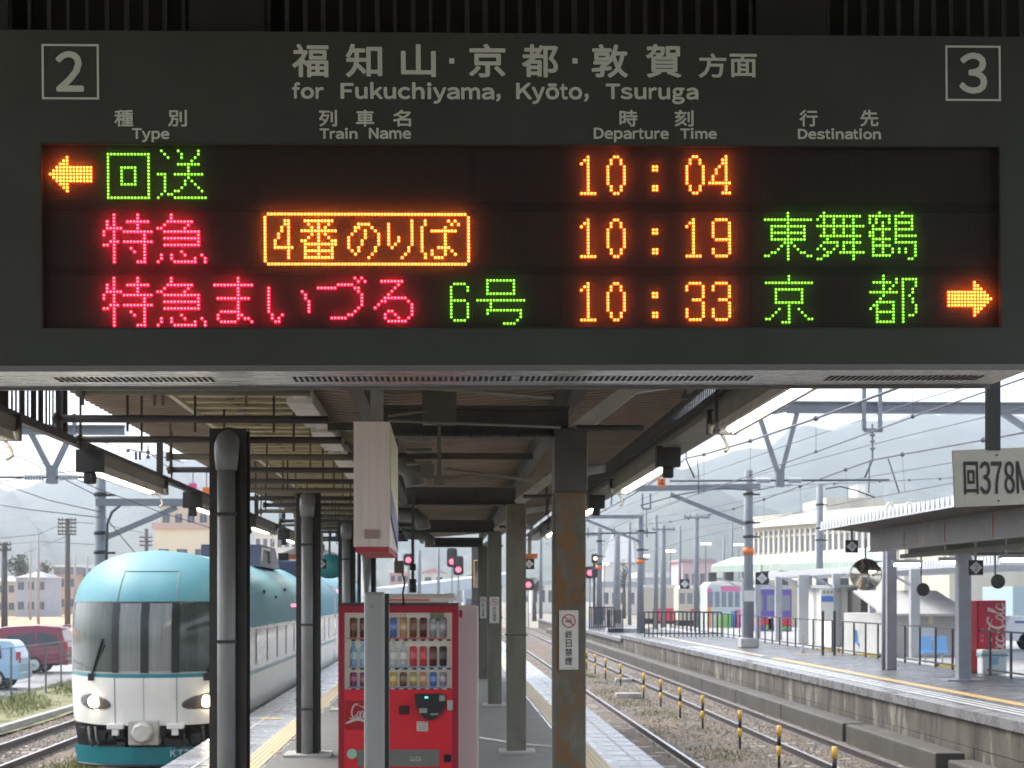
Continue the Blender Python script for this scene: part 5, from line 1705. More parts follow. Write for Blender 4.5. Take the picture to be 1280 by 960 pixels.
# ------------------------------------------------------------------ opposite platform furniture
t = thing('platform_railing', 'thin dark railing along the back of the opposite platform', 'railing', (13.1, 45, 0))
M_railing = mat('railing_black', (.035, .035, .038), .5)
y = 33.6
b = MB()
for z in (1.06, .12):
    b.bar((13.1, 33.6, z), (13.1, 92, z), .04)
part(b, 'rail', M_railing, t)
while y < 92:
    if not 57 < y < 58.2:
        b = MB(); b.bar((13.1, y, 0), (13.1, y, 1.08), .05); part(b, 'post', M_railing, t)
    y += 1.42
for u, v, y, lab_ in ((1029, 895, 50, 'x'), ):
    pass
t = thing('gate_post', 'pair of taller black gate posts at the opening of the railing', 'gate post', (12.6, 52, 0))
for u in (1028.5, 1043):
    x = xat(u, 51)
    b = MB(); b.bar((x, 51, 0), (x, 51, 1.42), .075); part(b, 'post', M_railing, t)
x = xat(1003.5, 53)
t = thing('short_stake', 'short pale stake standing before the railing on the opposite platform', 'stake', (x, 53, 0))
b = MB(); b.bar((x, 53, 0), (x, 53, .62), .05); part(b, 'shaft', M_conc, t)
b = MB(); b.box(x - .08, x + .08, 52.92, 53.08, 0, .03); part(b, 'foot', M_conc, t)
# black fence panels further down the platform
for x0, u1, y, z0, z1, lab_ in ((xat(736, 100), 767, 100, -.19, 1.2, 'black panel fence at the far end of the opposite platform'), (xat(805, 74), 902, 74, 0, 1.15, 'black barred fence beside the banded far mast')):
    x1 = xat(u1, y)
    t = thing('panel_fence', lab_, 'fence', ((x0 + x1) / 2, y, z0))
    b = MB(); b.bar((x0, y, z1), (x1, y, z1), .06); b.bar((x0, y, z0 + .15), (x1, y, z0 + .15), .06); part(b, 'rail', M_railing, t)
    b = MB(); x = x0
    while x < x1:
        b.box(x, x + (.09 if y > 90 else .05), y - .02, y + .02, z0, z1); x += .14 if y > 90 else .2
    part(b, 'bars', M_railing, t)
x0, x1 = xat(759, 92), xat(777, 92)
t = thing('kiosk_step', 'small dark railed step on the far part of the opposite platform', 'step', ((x0 + x1) / 2, 92, -.2))
b = MB(); b.cbox(x0, x1 + 1.6, 91.5, 93, -.2, .05, .03); part(b, 'slab', M_conc, t)
b = MB()
for k in range(9):
    x = x0 + (x1 - x0) * k / 8
    b.box(x - .035, x + .035, 91.4, 91.46, -.2, 1.1)
part(b, 'railing', M_railing, t)

# canopy over the opposite platform
M_roofg2 = mat('roof_corrugated_grey', (.46, .48, .52), .35, .3, var=.12, vscale=1.5)
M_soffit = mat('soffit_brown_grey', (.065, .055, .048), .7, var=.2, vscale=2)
M_beam = mat('beam_grey_weathered', (.14, .132, .12), .6, var=.18, vscale=1.6, rust=(.30, .17, .09), rust_amt=.12, rscale=1.2)
OX = 9.35
CE = 39.5
oc = thing('opposite_canopy', 'grey corrugated canopy with wide fascia beam over the opposite platform', 'platform canopy', (11.4, 36, 0))
zE = EYE + (OX) * .183
b = MB(); prof = []; y = 16.0
while y < CE:
    prof += [(y, 0), (y + .10, 0), (y + .14, .07), (y + .26, .07)]; y += .3
n = len(prof); vs = []
XS = [(OX, zE), (12.4, zE - .22), (16.5, zE + .12)]
for k in (0, .012):
    for yy, dz in prof:
        for x, z in XS:
            vs.append((x, yy, z + dz + k))
fs = []
for k in range(2):
    for i in range(n - 1):
        for j in range(2):
            a = k * 3 * n + i * 3 + j
            fs.append((a, a + 1, a + 4, a + 3))
b.add(vs, fs); part(b, 'roof_sheet', M_roofg2, oc)
b = MB(); y = 16.0
while y < CE - .2:
    b.box(OX - .02, OX + .015, y + .01, y + .19, zE - .05, zE + .13); y += .3
b.box(OX - .01, OX + .012, 16, CE, zE - .075, zE - .045)
part(b, 'eaves_sky_teeth', mat('sky_gap_white', (.66, .68, .72), .4), oc)  # white teeth added to imitate sky showing through the corrugation
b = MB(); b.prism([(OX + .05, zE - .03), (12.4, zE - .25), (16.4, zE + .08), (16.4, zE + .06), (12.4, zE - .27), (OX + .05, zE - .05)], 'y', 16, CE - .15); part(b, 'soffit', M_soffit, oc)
b = MB(); b.box(10.30, 10.42, 16, CE - 1.2, zE - .62, zE - .12); b.box(10.24, 10.48, 16, CE - 1.2, zE - .65, zE - .62); part(b, 'fascia_beam', M_beam, oc)
b = MB(); y = 18
while y < CE - 1.5:
    part(MB().box(10.285, 10.298, y, y + .05, zE - .62, zE - .14), 'beam_stiffener', mat('stiffener_rust', (.32, .17, .10), .7), oc); y += 2.9
b = MB(); b.box(10.8, 10.9, 16, CE - 2, zE - .82, zE - .72); b.box(11.0, 15.5, CE - 2.2, CE - 2.0, zE - .75, zE - .3); b.box(11.0, 15.5, 34.4, 34.6, zE - .75, zE - .3)
part(b, 'under_beam', mat('under_beam_olive', (.11, .105, .08), .6), oc)
for u0, u1, y, lab_ in ((1107.5, 1119.5, 40.8, None), (1196, 1212, 35.4, None)):
    x0, x1 = xat(u0, y), xat(u1, y)
    b = MB(); b.cbox(x0, x1, y - .13, y + .13, 0, zE - .3, .015); part(b, 'post', mat('post_pale_grey', (.26, .28, .31), .45, var=.1, vscale=3), oc)
    b = MB(); b.tube([(x0 - .09, y - .1, 0), (x0 - .09, y - .1, zE - .4)], .05, 10) if y > 40 else b.box(x0 - .3, x1 + .3, y - .3, y + .3, 0, .03); part(b, 'post_foot' if y < 40 else 'downpipe', MATS['post_pale_grey'], oc)
for k, (ua, ub, va, y) in enumerate(((1086, 1117, 706, 42), (1117.5, 1150, 706, 38), (1176, 1212, 703, 36.5), (1252, 1310, 700, 34))):
    x0, x1 = xat(ua, y), xat(ub, y); z = zat(ua, va, y)
    t = thing('cool_lamp', ['first', 'second', 'third', 'fourth'][k] + ' cool white tube lamp from the left under the opposite canopy', 'lamp', ((x0 + x1) / 2, y, z), 'tube lamps under the opposite canopy')
    b = MB(); b.box(x0 - .05, x1 + .05, y - .06, y + .06, z + .035, z + .12); part(b, 'housing', M_galv, t)
    b = MB(); b.tube([(x0, y, z), (x1, y, z)], .035, 8); part(b, 'tube', M_tubec, t)
    b = MB()
    for x in (x0 + .1, x1 - .1):
        b.bar((x, y, z + .12), (x, y, zE - .3), .02)
    part(b, 'hanger', M_galv, t)
# round mirror under it
y = 39.0; c = at(1082.5, 718, y); r = 20.5 * y / FPX
t = thing('round_mirror', 'big round platform mirror with tan rim under the opposite canopy', 'mirror', c)
b = MB(); b.lathe([(r * .2, .12), (r * .9, .06), (r, .03), (r, -.01), (r * .95, -.02)], c, 32, 'y'); part(b, 'rim', mat('mirror_rim_tan', (.30, .24, .17), .5), t)
b = MB(); vs = []; fs = []; N = 32
for k in range(7):
    q = r * .94 * k / 6
    for i in range(N):
        a = 2 * math.pi * i / N
        vs.append((c.x + q * math.cos(a), c.y - .022 - .07 * (1 - (k / 6) ** 2), c.z + q * math.sin(a)))
b.smooth = True
b.add(vs, [(k * N + i, k * N + (i + 1) % N, (k + 1) * N + (i + 1) % N, (k + 1) * N + i) for k in range(6) for i in range(N)])
b.smooth = False
o = part(b, 'mirror_glass', mat('mirror_glass_warm', (.70, .66, .58), .05, 1.0), t)
b = MB(); b.bar(c + Vector((0, .05, r)), (c.x, y + .05, zE - .3), .05); part(b, 'hanger', M_galv, t)
# hung loudspeakers
for u, v, y, lab_ in ((1152, 737, 40, 'black horn loudspeaker hanging under the opposite canopy near the pale post'), (1245, 727, 36, 'dark horn loudspeaker hanging right of the diamond marked 2')):
    p = at(u, v, y)
    t = thing('horn_speaker', lab_, 'loudspeaker', p, 'horn loudspeakers under the opposite canopy')
    b = MB(); b.lathe([(.03, .12), (.06, .1), (.07, .0), (.16, -.12), (.17, -.13), (.15, -.12)], p, 14, 'y'); part(b, 'horn', M_steelb, t)
    b = MB(); b.bar(p + Vector((0, .05, .05)), (p.x, y + .05, zE - .5), .03); part(b, 'hanger', M_steelb, t)

# opposite vending machine and bin
y = 38.6; x0, xm, x1 = xat(1211, y), xat(1223, y), xat(1257.5, y)
zb, zt = 0.0, zat(1230, 750.5, y)
t = thing('vending_machine', 'big red vending machine with tall white script lettering behind the railing on the right', 'vending machine', ((x0 + x1) / 2, y, zb))
b = MB(); b.cbox(xm, x1, y, y + .75, zb + .05, zt, .02); part(b, 'cabinet', mat('machine2_red', (.50, .012, .05), .4, var=.05, vscale=2), t)
b = MB(); b.cbox(x0, xm - .004, y + .03, y + .72, zb + .05, zt - .01, .02); part(b, 'side_door', mat('machine2_red_side', (.56, .06, .08), .4), t)
b = MB(); e1 = Vector((0, 0, 1)) * 1.55; e2 = Vector((-1, 0, 0)) * .46
script_logo(b, (x1 - .05, y - .006, zb + .22), e1, e2); part(b, 'logo', M_white, t)
b = MB(); put_text(b, 'ECO', (xm + .13, y - .006, zb + .78), (0, 0, .32), (-.075, 0, 0), .02); part(b, 'lettering', mat('eco_pink', (.70, .35, .36), .5), t)
b = MB(); b.box(xm + .03, x1 - .03, y + .05, y + .7, zb, zb + .05); part(b, 'plinth', M_steelb, t)
y = 38.0; x0, x1 = xat(1227, y), xat(1260, y); zb2, zt2 = 0.0, zat(1240, 812, y)
t = thing('recycling_bin', 'white recycling bin with blue lid band in front of the big red machine', 'bin', ((x0 + x1) / 2, y, zb2))
b = MB(); b.cbox(x0 + .02, x1 - .02, y, y + .4, zb2, zt2 - .14, .04); part(b, 'tub', mat('bin_white', (.62, .66, .66), .5), t)
b = MB(); b.cbox(x0, x1, y - .02, y + .42, zt2 - .13, zt2, .05); part(b, 'lid', mat('bin_lid', (.60, .62, .58), .5), t)
b = MB(); b.box(x0 - .002, x1 + .002, y - .025, y + .41, zt2 - .16, zt2 - .125); part(b, 'blue_band', mat('bin_blue', (.12, .36, .50), .5), t)
b = MB(); b.box(x0 + .24, x0 + .42, y - .012, y - .002, zb2 + .24, zb2 + .42); part(b, 'label', mat('bin_label_blue', (.25, .45, .65), .5), t)
b = MB()
for k in (.18, .42):
    b.lathe([(.06, 0), (.06, .012)], (x0 + k, y + .14, zt2), 12)
part(b, 'hole', M_black, t)

# yard behind: seats, shed, second flat canopy, green shed, cream hall, trains
seat_y = 47
t = thing('bench', 'row of light blue bucket seats behind the railing near the shed', 'bench', (xat(1165, seat_y), seat_y, -.1))
for k in range(2):
    x = xat(1158 + k * 19, seat_y)
    b = MB(); b.smooth = True
    pr = [(.22, .30), (.22, .34), (.02, .32), (-.06, .40), (-.16, .80), (-.18, .80), (-.09, .36), (.0, .285)]
    b.smooth = False
    b.prism([(seat_y - p_, -.1 + z_) for p_, z_ in pr], 'x', x - .2, x + .2); part(b, 'seat', mat('seat_blue', (.16, .36, .62), .4), t)
b = MB(); xa, xb = xat(1148, seat_y), xat(1186, seat_y); b.bar((xa, seat_y, .17), (xb, seat_y, .17), .05)
for x in (xa + .2, xb - .2):
    b.bar((x, seat_y, -.1), (x, seat_y, .17), .05)
part(b, 'frame', M_galv, t)
t2 = thing('bench', 'pair of blue seats behind the round mirror, further along the yard', 'bench', (xat(1085, 56), 56, -.1))
for k in range(2):
    x = xat(1076 + k * 16, 56)
    b = MB(); b.prism([(56 - p_, -.1 + z_) for p_, z_ in pr], 'x', x - .2, x + .2); part(b, 'seat', MATS['seat_blue'], t2)
b = MB(); b.bar((xat(1075, 56), 56, .17), (xat(1092, 56), 56, .17), .05); b.bar((xat(1083, 56), 56, -.1), (xat(1083, 56), 56, .17), .08); part(b, 'frame', M_galv, t2)

def box_thing(name, label, cat, u0, u1, v0, v1, y, m, depth=4, zb=None):
    x0, x1 = xat(u0, y), xat(u1, y); z1 = zat((u0 + u1) / 2, v0, y); z0 = zb if zb is not None else zat((u0 + u1) / 2, v1, y)
    t = thing(name, label, cat, ((x0 + x1) / 2, y, z0))
    b = MB(); b.box(x0, x1, y, y + depth, z0, z1); part(b, 'wall', m, t)
    return t, x0, x1, z0, z1
M_shed = mat('shed_grey', (.42, .42, .40), .7, var=.12, vscale=1.2)
t, x0, x1, z0, z1 = box_thing('platform_shed', 'grey walled shed with slanting roof between the two pale canopy posts', 'shed', 1112, 1200, 768, 0, 52, M_shed, 6, -.1)
b = MB(); b.prism([(51.55, z1 - .05), (55.5, z1 + .72), (55.5, z1 + .80), (51.55, z1 + .03)], 'x', x0 - .3, x1 + .3)
part(b, 'roof', mat('shed_roof', (.44, .44, .43), .5, var=.1, vscale=2), t)
b = MB(); b.box(xat(1160, 52), xat(1166, 52), 51.95, 51.99, zat(1163, 780, 52), zat(1163, 767, 52)); part(b, 'notice', mat('notice_yellowish', (.62, .58, .40), .5), t)
b = MB(); b.box(xat(1146, 52), xat(1168, 52), 51.94, 51.985, zat(1155, 800, 52), zat(1155, 783, 52)); part(b, 'poster', mat('poster_pale', (.62, .68, .74), .5), t)
t, x0, x1, z0, z1 = box_thing('platform_shed', 'white walled waiting shed seen left of the big round mirror', 'shed', 1046, 1072, 735, 0, 62, M_hw, 5, -.1)
b = MB(); b.box(x0 - .2, x1 + .2, 61.6, 67, z1, z1 + .12); part(b, 'roof', M_galv, t)
b = MB(); b.box(xat(1063, 62), xat(1071, 62), 61.93, 61.99, zat(1067, 780, 62), zat(1067, 760, 62)); part(b, 'window', M_win, t)
t, x0, x1, z0, z1 = box_thing('dark_doorway', 'dark brown doorway block behind the round mirror', 'shed', 1076, 1093, 738, 0, 60, mat('doorway_dark', (.06, .055, .05), .7), 3, -.1)
t, x0, x1, z0, z1 = box_thing('info_board', 'white notice board with blue band on the yard behind the gate posts', 'sign', 1026, 1042, 736, 775, 60, M_hw, .1)
b = MB(); b.box(x0 + .02, x1 - .02, 59.97, 59.99, zat(1030, 752, 60), zat(1030, 745, 60)); part(b, 'blue_band', mat('notice_blue', (.08, .18, .50), .5), t)
b = MB()
for k in range(3):
    b.box(x0 + .08 + .14 * k, x0 + .17 + .14 * k, 59.97, 59.99, zat(1030, 742, 60), zat(1030, 738, 60))
part(b, 'print', M_conduit2, t)
b = MB(); b.bar((x0 + .05, 60.05, -.1), (x0 + .05, 60.05, z0), .06); b.bar((x1 - .05, 60.05, -.1), (x1 - .05, 60.05, z0), .06); part(b, 'leg', M_galv, t)

# white van, pale blue booth and yellow wheel stops on the yard
y = 58.0; x0 = xat(1257, y); zb = -.1; zt = zat(1268, 770, y)
t = thing('white_van', 'white van with blue tinted windows just right of the big red machine', 'van', (x0 + 2, y, zb))
b = MB(); b.prism([(x0, zb + .35), (x0 + 4.4, zb + .35), (x0 + 4.4, zb + 1.0), (x0 + 3.6, zb + 1.15), (x0 + 3.1, zt - .05), (x0 + .2, zt), (x0 + .03, zt - .3)], 'y', y, y + 1.7); part(b, 'body', mat('van_white', (.74, .76, .80), .35), t)
b = MB(); b.box(x0 + .35, x0 + 1.5, y - .012, y + .01, zb + 1.0, zt - .18); part(b, 'window', mat('van_glass_blue', (.08, .16, .38), .1), t)
b = MB(); b.box(x0 + 1.6, x0 + 2.7, y - .012, y + .01, zb + 1.0, zt - .18); part(b, 'window', mat('van_glass_blue', (.08, .16, .38), .1), t)
for xx in (x0 + .8, x0 + 3.5):
    b = MB(); b.lathe([(.05, -.1), (.32, -.1), (.32, .1), (.05, .1)], (xx, y + .1, zb + .32), 20, 'y'); part(b, 'wheel', M_tyre, t)
box_thing('pale_blue_booth', 'pale blue booth wall above the white van at the right border', 'booth', 1266, 1320, 733, 0, 70, mat('booth_blue', (.34, .44, .48), .6), 4, -.1)
for u, v, lab_ in ((1035, 815, 'yellow wheel stop behind the gate posts'), (1085, 822, 'long yellow wheel stop below the round mirror'), (1190, 836, 'yellow wheel stop left of the thick canopy post')):
    p = ground_at(u, v, -.1)
    t = thing('wheel_stop', lab_, 'wheel stop', p, 'yellow wheel stops on the yard')
    b = MB(); b.cbox(p.x - .5, p.x + .5, p.y, p.y + .14, -.1, .03, .03); part(b, 'block', M_yel, t)
    b = MB(); b.box(p.x - .42, p.x - .36, p.y - .004, p.y + .144, -.098, .033); b.box(p.x + .36, p.x + .42, p.y - .004, p.y + .144, -.098, .033); part(b, 'strap', M_steelb, t)

# second flat canopy
fc = thing('flat_canopy', 'pale flat canopy with thin roof on grey posts behind the railing', 'platform canopy', (17, 55, 0))
M_flat = mat('flat_roof_pale', (.55, .58, .64), .4, var=.06, vscale=1)
z_f = zat(1000, 715, 62)
xa, xb = xat(951, 78), xat(1282, 46)
b = MB()
pa, pb_ = at(951, 721, 78), at(1284, 700, 46)
z0 = 2.78
b.add([(pa.x, 78, z0), (pb_.x - 1.5, 44, z0), (pb_.x + 4, 44, z0), (pa.x + 5, 78, z0), (pa.x, 78, z0 + .25), (pb_.x - 1.5, 44, z0 + .25), (pb_.x + 4, 44, z0 + .25), (pa.x + 5, 78, z0 + .25)],
      [(0, 1, 2, 3), (4, 7, 6, 5), (0, 4, 5, 1), (1, 5, 6, 2), (2, 6, 7, 3), (3, 7, 4, 0)])
part(b, 'roof', M_flat, fc)
b = MB(); n = 110
for k in range(n):
    a = (k + .2) / n
    x = pa.x + (pb_.x - 1.5 - pa.x) * a; y = 78 + (44 - 78) * a
    b.box(x - .03, x - .005, y - .06, y + .06, z0 + .06, z0 + .25)
part(b, 'roof_slats', mat('ribs_white', (.70, .72, .75), .4), fc)
M_fp = mat('flat_post_grey', (.38, .39, .41), .5, var=.1, vscale=2)
for u, y, wd in ((947, 76, .26), (973, 72, .3), (1004, 66, .42), (1011, 70, .25), (1045, 62, .28), (1090, 57, .25), (1143, 51, .3), (930, 80, .25)):
    x = xat(u, y)
    b = MB(); b.cbox(x - wd / 2, x + wd / 2, y - .12, y + .12, -.1, z0 - .001, .02); b.bar((x - .9, y, z0 - .1), (x, y, z0 - .6), .08); part(b, 'post', M_fp, fc)

# green roofed shed behind
gs = thing('green_roof_shed', 'long shed with pale green corrugated roof below the cream hall', 'shed', (30, 112, GZ))
pa, pb_ = at(889, 707, 118), at(1110, 700, 100)
M_grn = mat('roof_pale_green', (.46, .58, .50), .5, var=.07, vscale=1)
b = MB()
ra, rb = at(915, 697, 124), at(1110, 683, 106)
b.add([pa, pb_, rb, ra], [(0, 1, 2, 3)]); b.add([pa - Vector((0, 0, .5)), pb_ - Vector((0, 0, .5)), pb_, pa], [(0, 1, 2, 3)]); b.add([pa + Vector((0, .1, -.5)), pb_ + Vector((0, .1, -.5)), rb - Vector((0, 0, .5)), ra - Vector((0, 0, .5))], [(0, 1, 2, 3)])
part(b, 'roof', M_grn, gs)
b = MB(); n = 64
for k in range(n):
    p = pa + (pb_ - pa) * ((k + .3) / n)
    b.box(p.x, p.x + .14, p.y - .08, p.y - .02, p.z - .45, p.z - .02)
part(b, 'eaves_slats', mat('slats_cream', (.68, .70, .62), .6), gs)
for k in range(9):
    p = pa + (pb_ - pa) * ((k + .25) / 9)
    b = MB(); b.box(p.x - .3, p.x + .3, p.y + 1.2, p.y + 1.5, GZ, p.z - .5); part(b, 'post', mat('shed_post_dark', (.12, .12, .12), .6), gs)
b = MB(); b.box(pa.x + 3, pb_.x, 126, 127, GZ, pa.z - 1.0); part(b, 'back_wall', M_hc, gs)

# cream hall with vertical window bays
hall = thing('cream_hall', 'big cream concrete hall with a row of tall narrow windows and a rooftop block', 'building', (45, 185, GZ))
M_hall = mat('hall_cream', (.60, .57, .48), .8, var=.10, vscale=.35, stretch=(1, 1, .4))
fa, fb = Vector((xat(938, 195), 195, 0)), Vector((xat(1120, 167), 167, 0))
dirv = (fb - fa).normalized(); L_ = (fb - fa).length; nrm = Vector((-dirv.y, dirv.x, 0))
if nrm.y < 0: nrm = -nrm
zt_ = zat(940, 661, 195)
def hbox(b, a0, a1, d0, d1, z0, z1):
    p = [fa + dirv * a + nrm * d for a, d in ((a0, d0), (a1, d0), (a1, d1), (a0, d1))]
    b.add([(q.x, q.y, z) for z in (z0, z1) for q in p], [(0, 3, 2, 1), (4, 5, 6, 7), (0, 1, 5, 4), (1, 2, 6, 5), (2, 3, 7, 6), (3, 0, 4, 7)])
b = MB(); hbox(b, 0, L_ * 1.3, 0, 18, GZ, zt_ + .3); part(b, 'wall', M_hall, hall)
b = MB(); hbox(b, -.4, L_ * 1.3, -.3, 18, zt_ + .303, zt_ + 1.4); part(b, 'parapet', M_hall, hall)
b = MB(); hbox(b, -.4, L_ * 1.3, -.8, -.302, zt_ + .02, zt_ + .38); part(b, 'cornice', mat('cornice_white', (.75, .73, .66), .7), hall)
nb = 26
zw0, zw1 = zt_ - 3.0, zt_ - .5
for k in range(nb):
    a0 = L_ * (k + .15) / nb * 1.0; a1 = L_ * (k + .7) / nb
    b = MB(); hbox(b, a0, a1, -.03, .1, zw0, zw1); wn = part(b, 'window', mat('hall_window', (.20, .22, .26), .2), hall)
    b = MB(); hbox(b, a0, a1, -.12, -.035, zt_ - 1.25, zt_ - 1.0); part(b, 'transom', M_hall, wn)
b = MB()
for k in range(nb + 1):
    a0 = L_ * (k - .22) / nb
    hbox(b, a0 + .05, a0 + L_ / nb * .34, -.22, -.035, zw0 - .2, zw1 + .1)
part(b, 'mullion', mat('mullion_cream', (.72, .69, .58), .7), hall)
u0, u1 = 1033, 1105
x0, x1 = xat(u0, 182), xat(u1, 182)
b = MB(); b.box(x0, x1, 182, 194, zt_, zat(1060, 622, 182)); part(b, 'rooftop_block', mat('block_stained', (.46, .44, .39), .85, var=.2, vscale=.3, stretch=(1, 1, .3)), hall)
b = MB(); b.box(xat(1072, 184), xat(1082, 184), 184, 188, zat(1060, 622, 182) + .003, zat(1077, 606, 184)); part(b, 'rooftop_tank', M_hw, hall)
for u in (1112, 1136):
    y = 150
    x = xat(u, y)
    t = thing('roof_vent', ('left' if u < 1120 else 'right') + ' hooped white roof vent above the corrugated canopy edge', 'vent', (x, y, zt_), 'hooped vents behind the canopy edge')
    b = MB(); z1 = zat(u, 629, y)
    b.tube([(x - .25, y, GZ), (x - .25, y, z1 - .3), (x - .1, y, z1), (x + .15, y, z1), (x + .3, y, z1 - .3), (x + .3, y, z1 - .8)], .14, 8); part(b, 'hoop', M_hw, t)
    b = MB(); b.box(x - .5, x + .5, y - .3, y + .3, GZ, zat(u, 652, y)); part(b, 'base', M_hall, t)

# trains on the far yard
def railcar(label, u0, u1, vt, vb_, y, m, mroof, stripes, nwin, depth=16, zb=-.75):
    x0, x1 = xat(u0, y), xat(u1, y); z1 = zat((u0 + u1) / 2, vt, y); zb = min(zb, zat((u0 + u1) / 2, vb_, y))
    t = thing('parked_train', label, 'train', ((x0 + x1) / 2, y, zb))
    b = MB(); b.cbox(x0, x1, y, y + depth, zb + .5, z1 - .25, .08); part(b, 'body', m, t)
    b = MB(); b.prism([(x0 + .02, z1 - .26), (x1 - .02, z1 - .26), (x1 - .25, z1 - .03), ((x0 + x1) / 2, z1 + .05), (x0 + .25, z1 - .03)], 'y', y, y + depth); part(b, 'roof', mroof, t)
    b = MB(); b.box(x0 + .1, x1 - .1, y + .1, y + depth, zb, zb + .499); part(b, 'underframe', M_under, t)
    H = z1 - zb
    for k in range(nwin):
        w_ = (x1 - x0) / nwin
        b = MB(); b.box(x0 + w_ * (k + .15), x0 + w_ * (k + .85), y - .02, y + .02, zb + H * .55, zb + H * .82); part(b, 'window', mat('railcar_window', (.22, .24, .27), .15), t)
    for f0, f1, h0, h1, ms in stripes:
        b = MB(); b.box(x0 + (x1 - x0) * f0, x0 + (x1 - x0) * f1, y - .012, y + .01, zb + H * h0, zb + H * h1); part(b, 'livery_patch', ms, t)
    return t
def em(n, c): return mat('livery_' + n, c, .45)
P = {n: em(n, c) for n, c in (('pink', (.62, .16, .32)), ('orange', (.72, .28, .08)), ('green', (.20, .50, .12)), ('lime', (.42, .60, .20)), ('blue', (.12, .28, .58)), ('mint', (.46, .54, .50)), ('violet', (.12, .08, .32)), ('red', (.60, .03, .07)), ('yellow', (.70, .55, .14)), ('white', (.75, .75, .74)))}
railcar('rainbow coloured railcar with a white roof behind the black fence', 884, 934, 727, 790, 100, P['mint'], M_hw,
        [(.0, .10, .12, .55, P['orange']), (.0, .12, .55, .88, P['pink']), (.22, .42, .14, .38, P['lime']), (.42, .62, .14, .42, P['green']), (.60, .74, .14, .48, P['blue']), (.70, .86, .14, .50, P['pink']), (.86, .995, .14, .84, P['yellow']), (.34, .84, .83, .92, P['pink'])], 6, 2.8)
railcar('purple railcar with red and green band and a white star patch', 939, 990, 731, 795, 90, P['violet'], M_galv,
        [(.02, .55, .30, .42, P['red']), (.36, .56, .22, .31, P['green']), (.66, .98, .28, .42, P['red']), (.70, .95, .22, .29, P['green']), (.42, .62, .21, .44, P['white'])], 3, 2.8)
railcar('long beige railcar with a red patch on its side', 803, 850, 731, 763, 150, mat('beige_body', (.52, .48, .40), .6), M_hw, [(.28, .92, .08, .40, em('signal_red', (.72, .04, .07)))], 0, 3)
railcar('beige railcar with dark windows beside the rainbow one', 848, 886, 732, 768, 140, mat('beige_body', (.52, .48, .40), .6), M_hw, [(.4, .98, .34, .42, em('signal_red', (.72, .04, .07)))], 4, 3)
t = thing('white_tent_hall', 'tall white tent shaped hall far behind the tracks', 'building', at(772, 740, 320))
y = 320
b = MB(); vs = []
for v, u0, u1 in ((703, 752, 794), (690, 757, 792.5), (678, 761.5, 791), (668, 764, 789)):
    for yy in (y, y + 25):
        vs += [(xat(u0, y) + (yy - y) * .12, yy, zat(770, v, y)), (xat(u1, y) + (yy - y) * .12, yy, zat(770, v, y))]
fs = []
for k in range(3):
    a = 4 * k
    fs += [(a, a + 1, a + 5, a + 4), (a + 1, a + 3, a + 7, a + 5), (a + 3, a + 2, a + 6, a + 7), (a + 2, a, a + 4, a + 6)]
fs.append((12, 13, 15, 14))
b.add(vs, fs); part(b, 'roof', mat('tent_white', (.85, .85, .85), .7), t)
b = MB(); b.box(xat(752, y) + .5, xat(794, y) - .5, y + .5, y + 24, GZ, zat(770, 703, y)); part(b, 'wall', M_hw, t)
house('white works building with blue grey roof left of the far masts', 752, 806, 733, None, 260, M_hw, 'flat', mat('roof_bluegrey', (.30, .35, .42), .5), 5, 1, 14, 'works_building', 'building', .8)
house('long low building with white roof behind the beige trains', 800, 905, 722, None, 280, mat('low_grey', (.40, .42, .45), .7), 'flat', M_hw, 9, 1, 14, 'works_building', 'building', .9)
house('pink walled building behind the pole with the lamp', 853, 893, 702, None, 240, mat('pink_wall', (.55, .42, .44), .7), 'flat', mat('pink_roof', (.40, .28, .30), .7), 4, 1, 12, 'works_building', 'building', .4)

# far middle: signals, footbridge, small houses
def signal(label, u, v, y, two=True, zb=GZ):
    p = at(u, v, y); s = y / FPX
    t = thing('signal', label, 'signal', (p.x, y, zb), 'red railway signals')
    b = MB(); b.cbox(p.x - 6.5 * s, p.x + 6.5 * s, y, y + .25, p.z - 7 * s, p.z + (17 if two else 8) * s, 3.5 * s); part(b, 'housing', M_steelb, t)
    b = MB(); b.lathe([(3.4 * s, 0), (3.0 * s, -.05), (1.2 * s, -.08)], (p.x, y - .002, p.z), 14, 'y'); part(b, 'red_lamp', mat('lit_signal_red', (.5, 0, 0), .4, emit=(1.0, .06, .10), estr=2.2), t)
    b = MB(); b.bar((p.x, y + .12, zb), (p.x, y + .12, p.z - 7 * s), .12); part(b, 'post', M_cpole, t)
signal('red signal seen beside the hanging brown speaker', 510.5, 700, 95, False)
signal('upper red signal of the pair above the white machine', 565, 702, 110)
signal('lower red signal of the pair above the white machine', 573, 712, 104)
signal('red signal between the olive post and the rusty post', 660.5, 731, 150, False)
signal('red signal at the far mast right of the rusty post', 737.5, 716, 120, False)
t = thing('yellow_signal', 'yellow lit signal head above the red one right of the rusty post', 'signal', at(743.5, 735, 116))
p = at(743.5, 698, 116); s = 116 / FPX
b = MB(); b.cbox(p.x - 4 * s, p.x + 4 * s, 116, 116.3, p.z - 6 * s, p.z + 6 * s, 2 * s); b.cbox(p.x - 4 * s, p.x + 4 * s, 116, 116.3, p.z - 24 * s, p.z - 13 * s, 1.5 * s); part(b, 'housing', M_steelb, t)
b = MB(); b.lathe([(2.4 * s, 0), (.8 * s, -.05)], (p.x + .8 * s, 115.99, p.z), 12, 'y'); part(b, 'lamp', mat('lit_amber', (.5, .3, .1), .4, emit=(1, .7, .3), estr=1.2), t)
b = MB(); b.bar((p.x, 116.4, GZ), (p.x, 116.4, p.z - 6 * s), .2); part(b, 'post', M_wood, t)
fbr = thing('footbridge', 'pale blue sloping footbridge far down the tracks', 'footbridge', at(560, 735, 210))
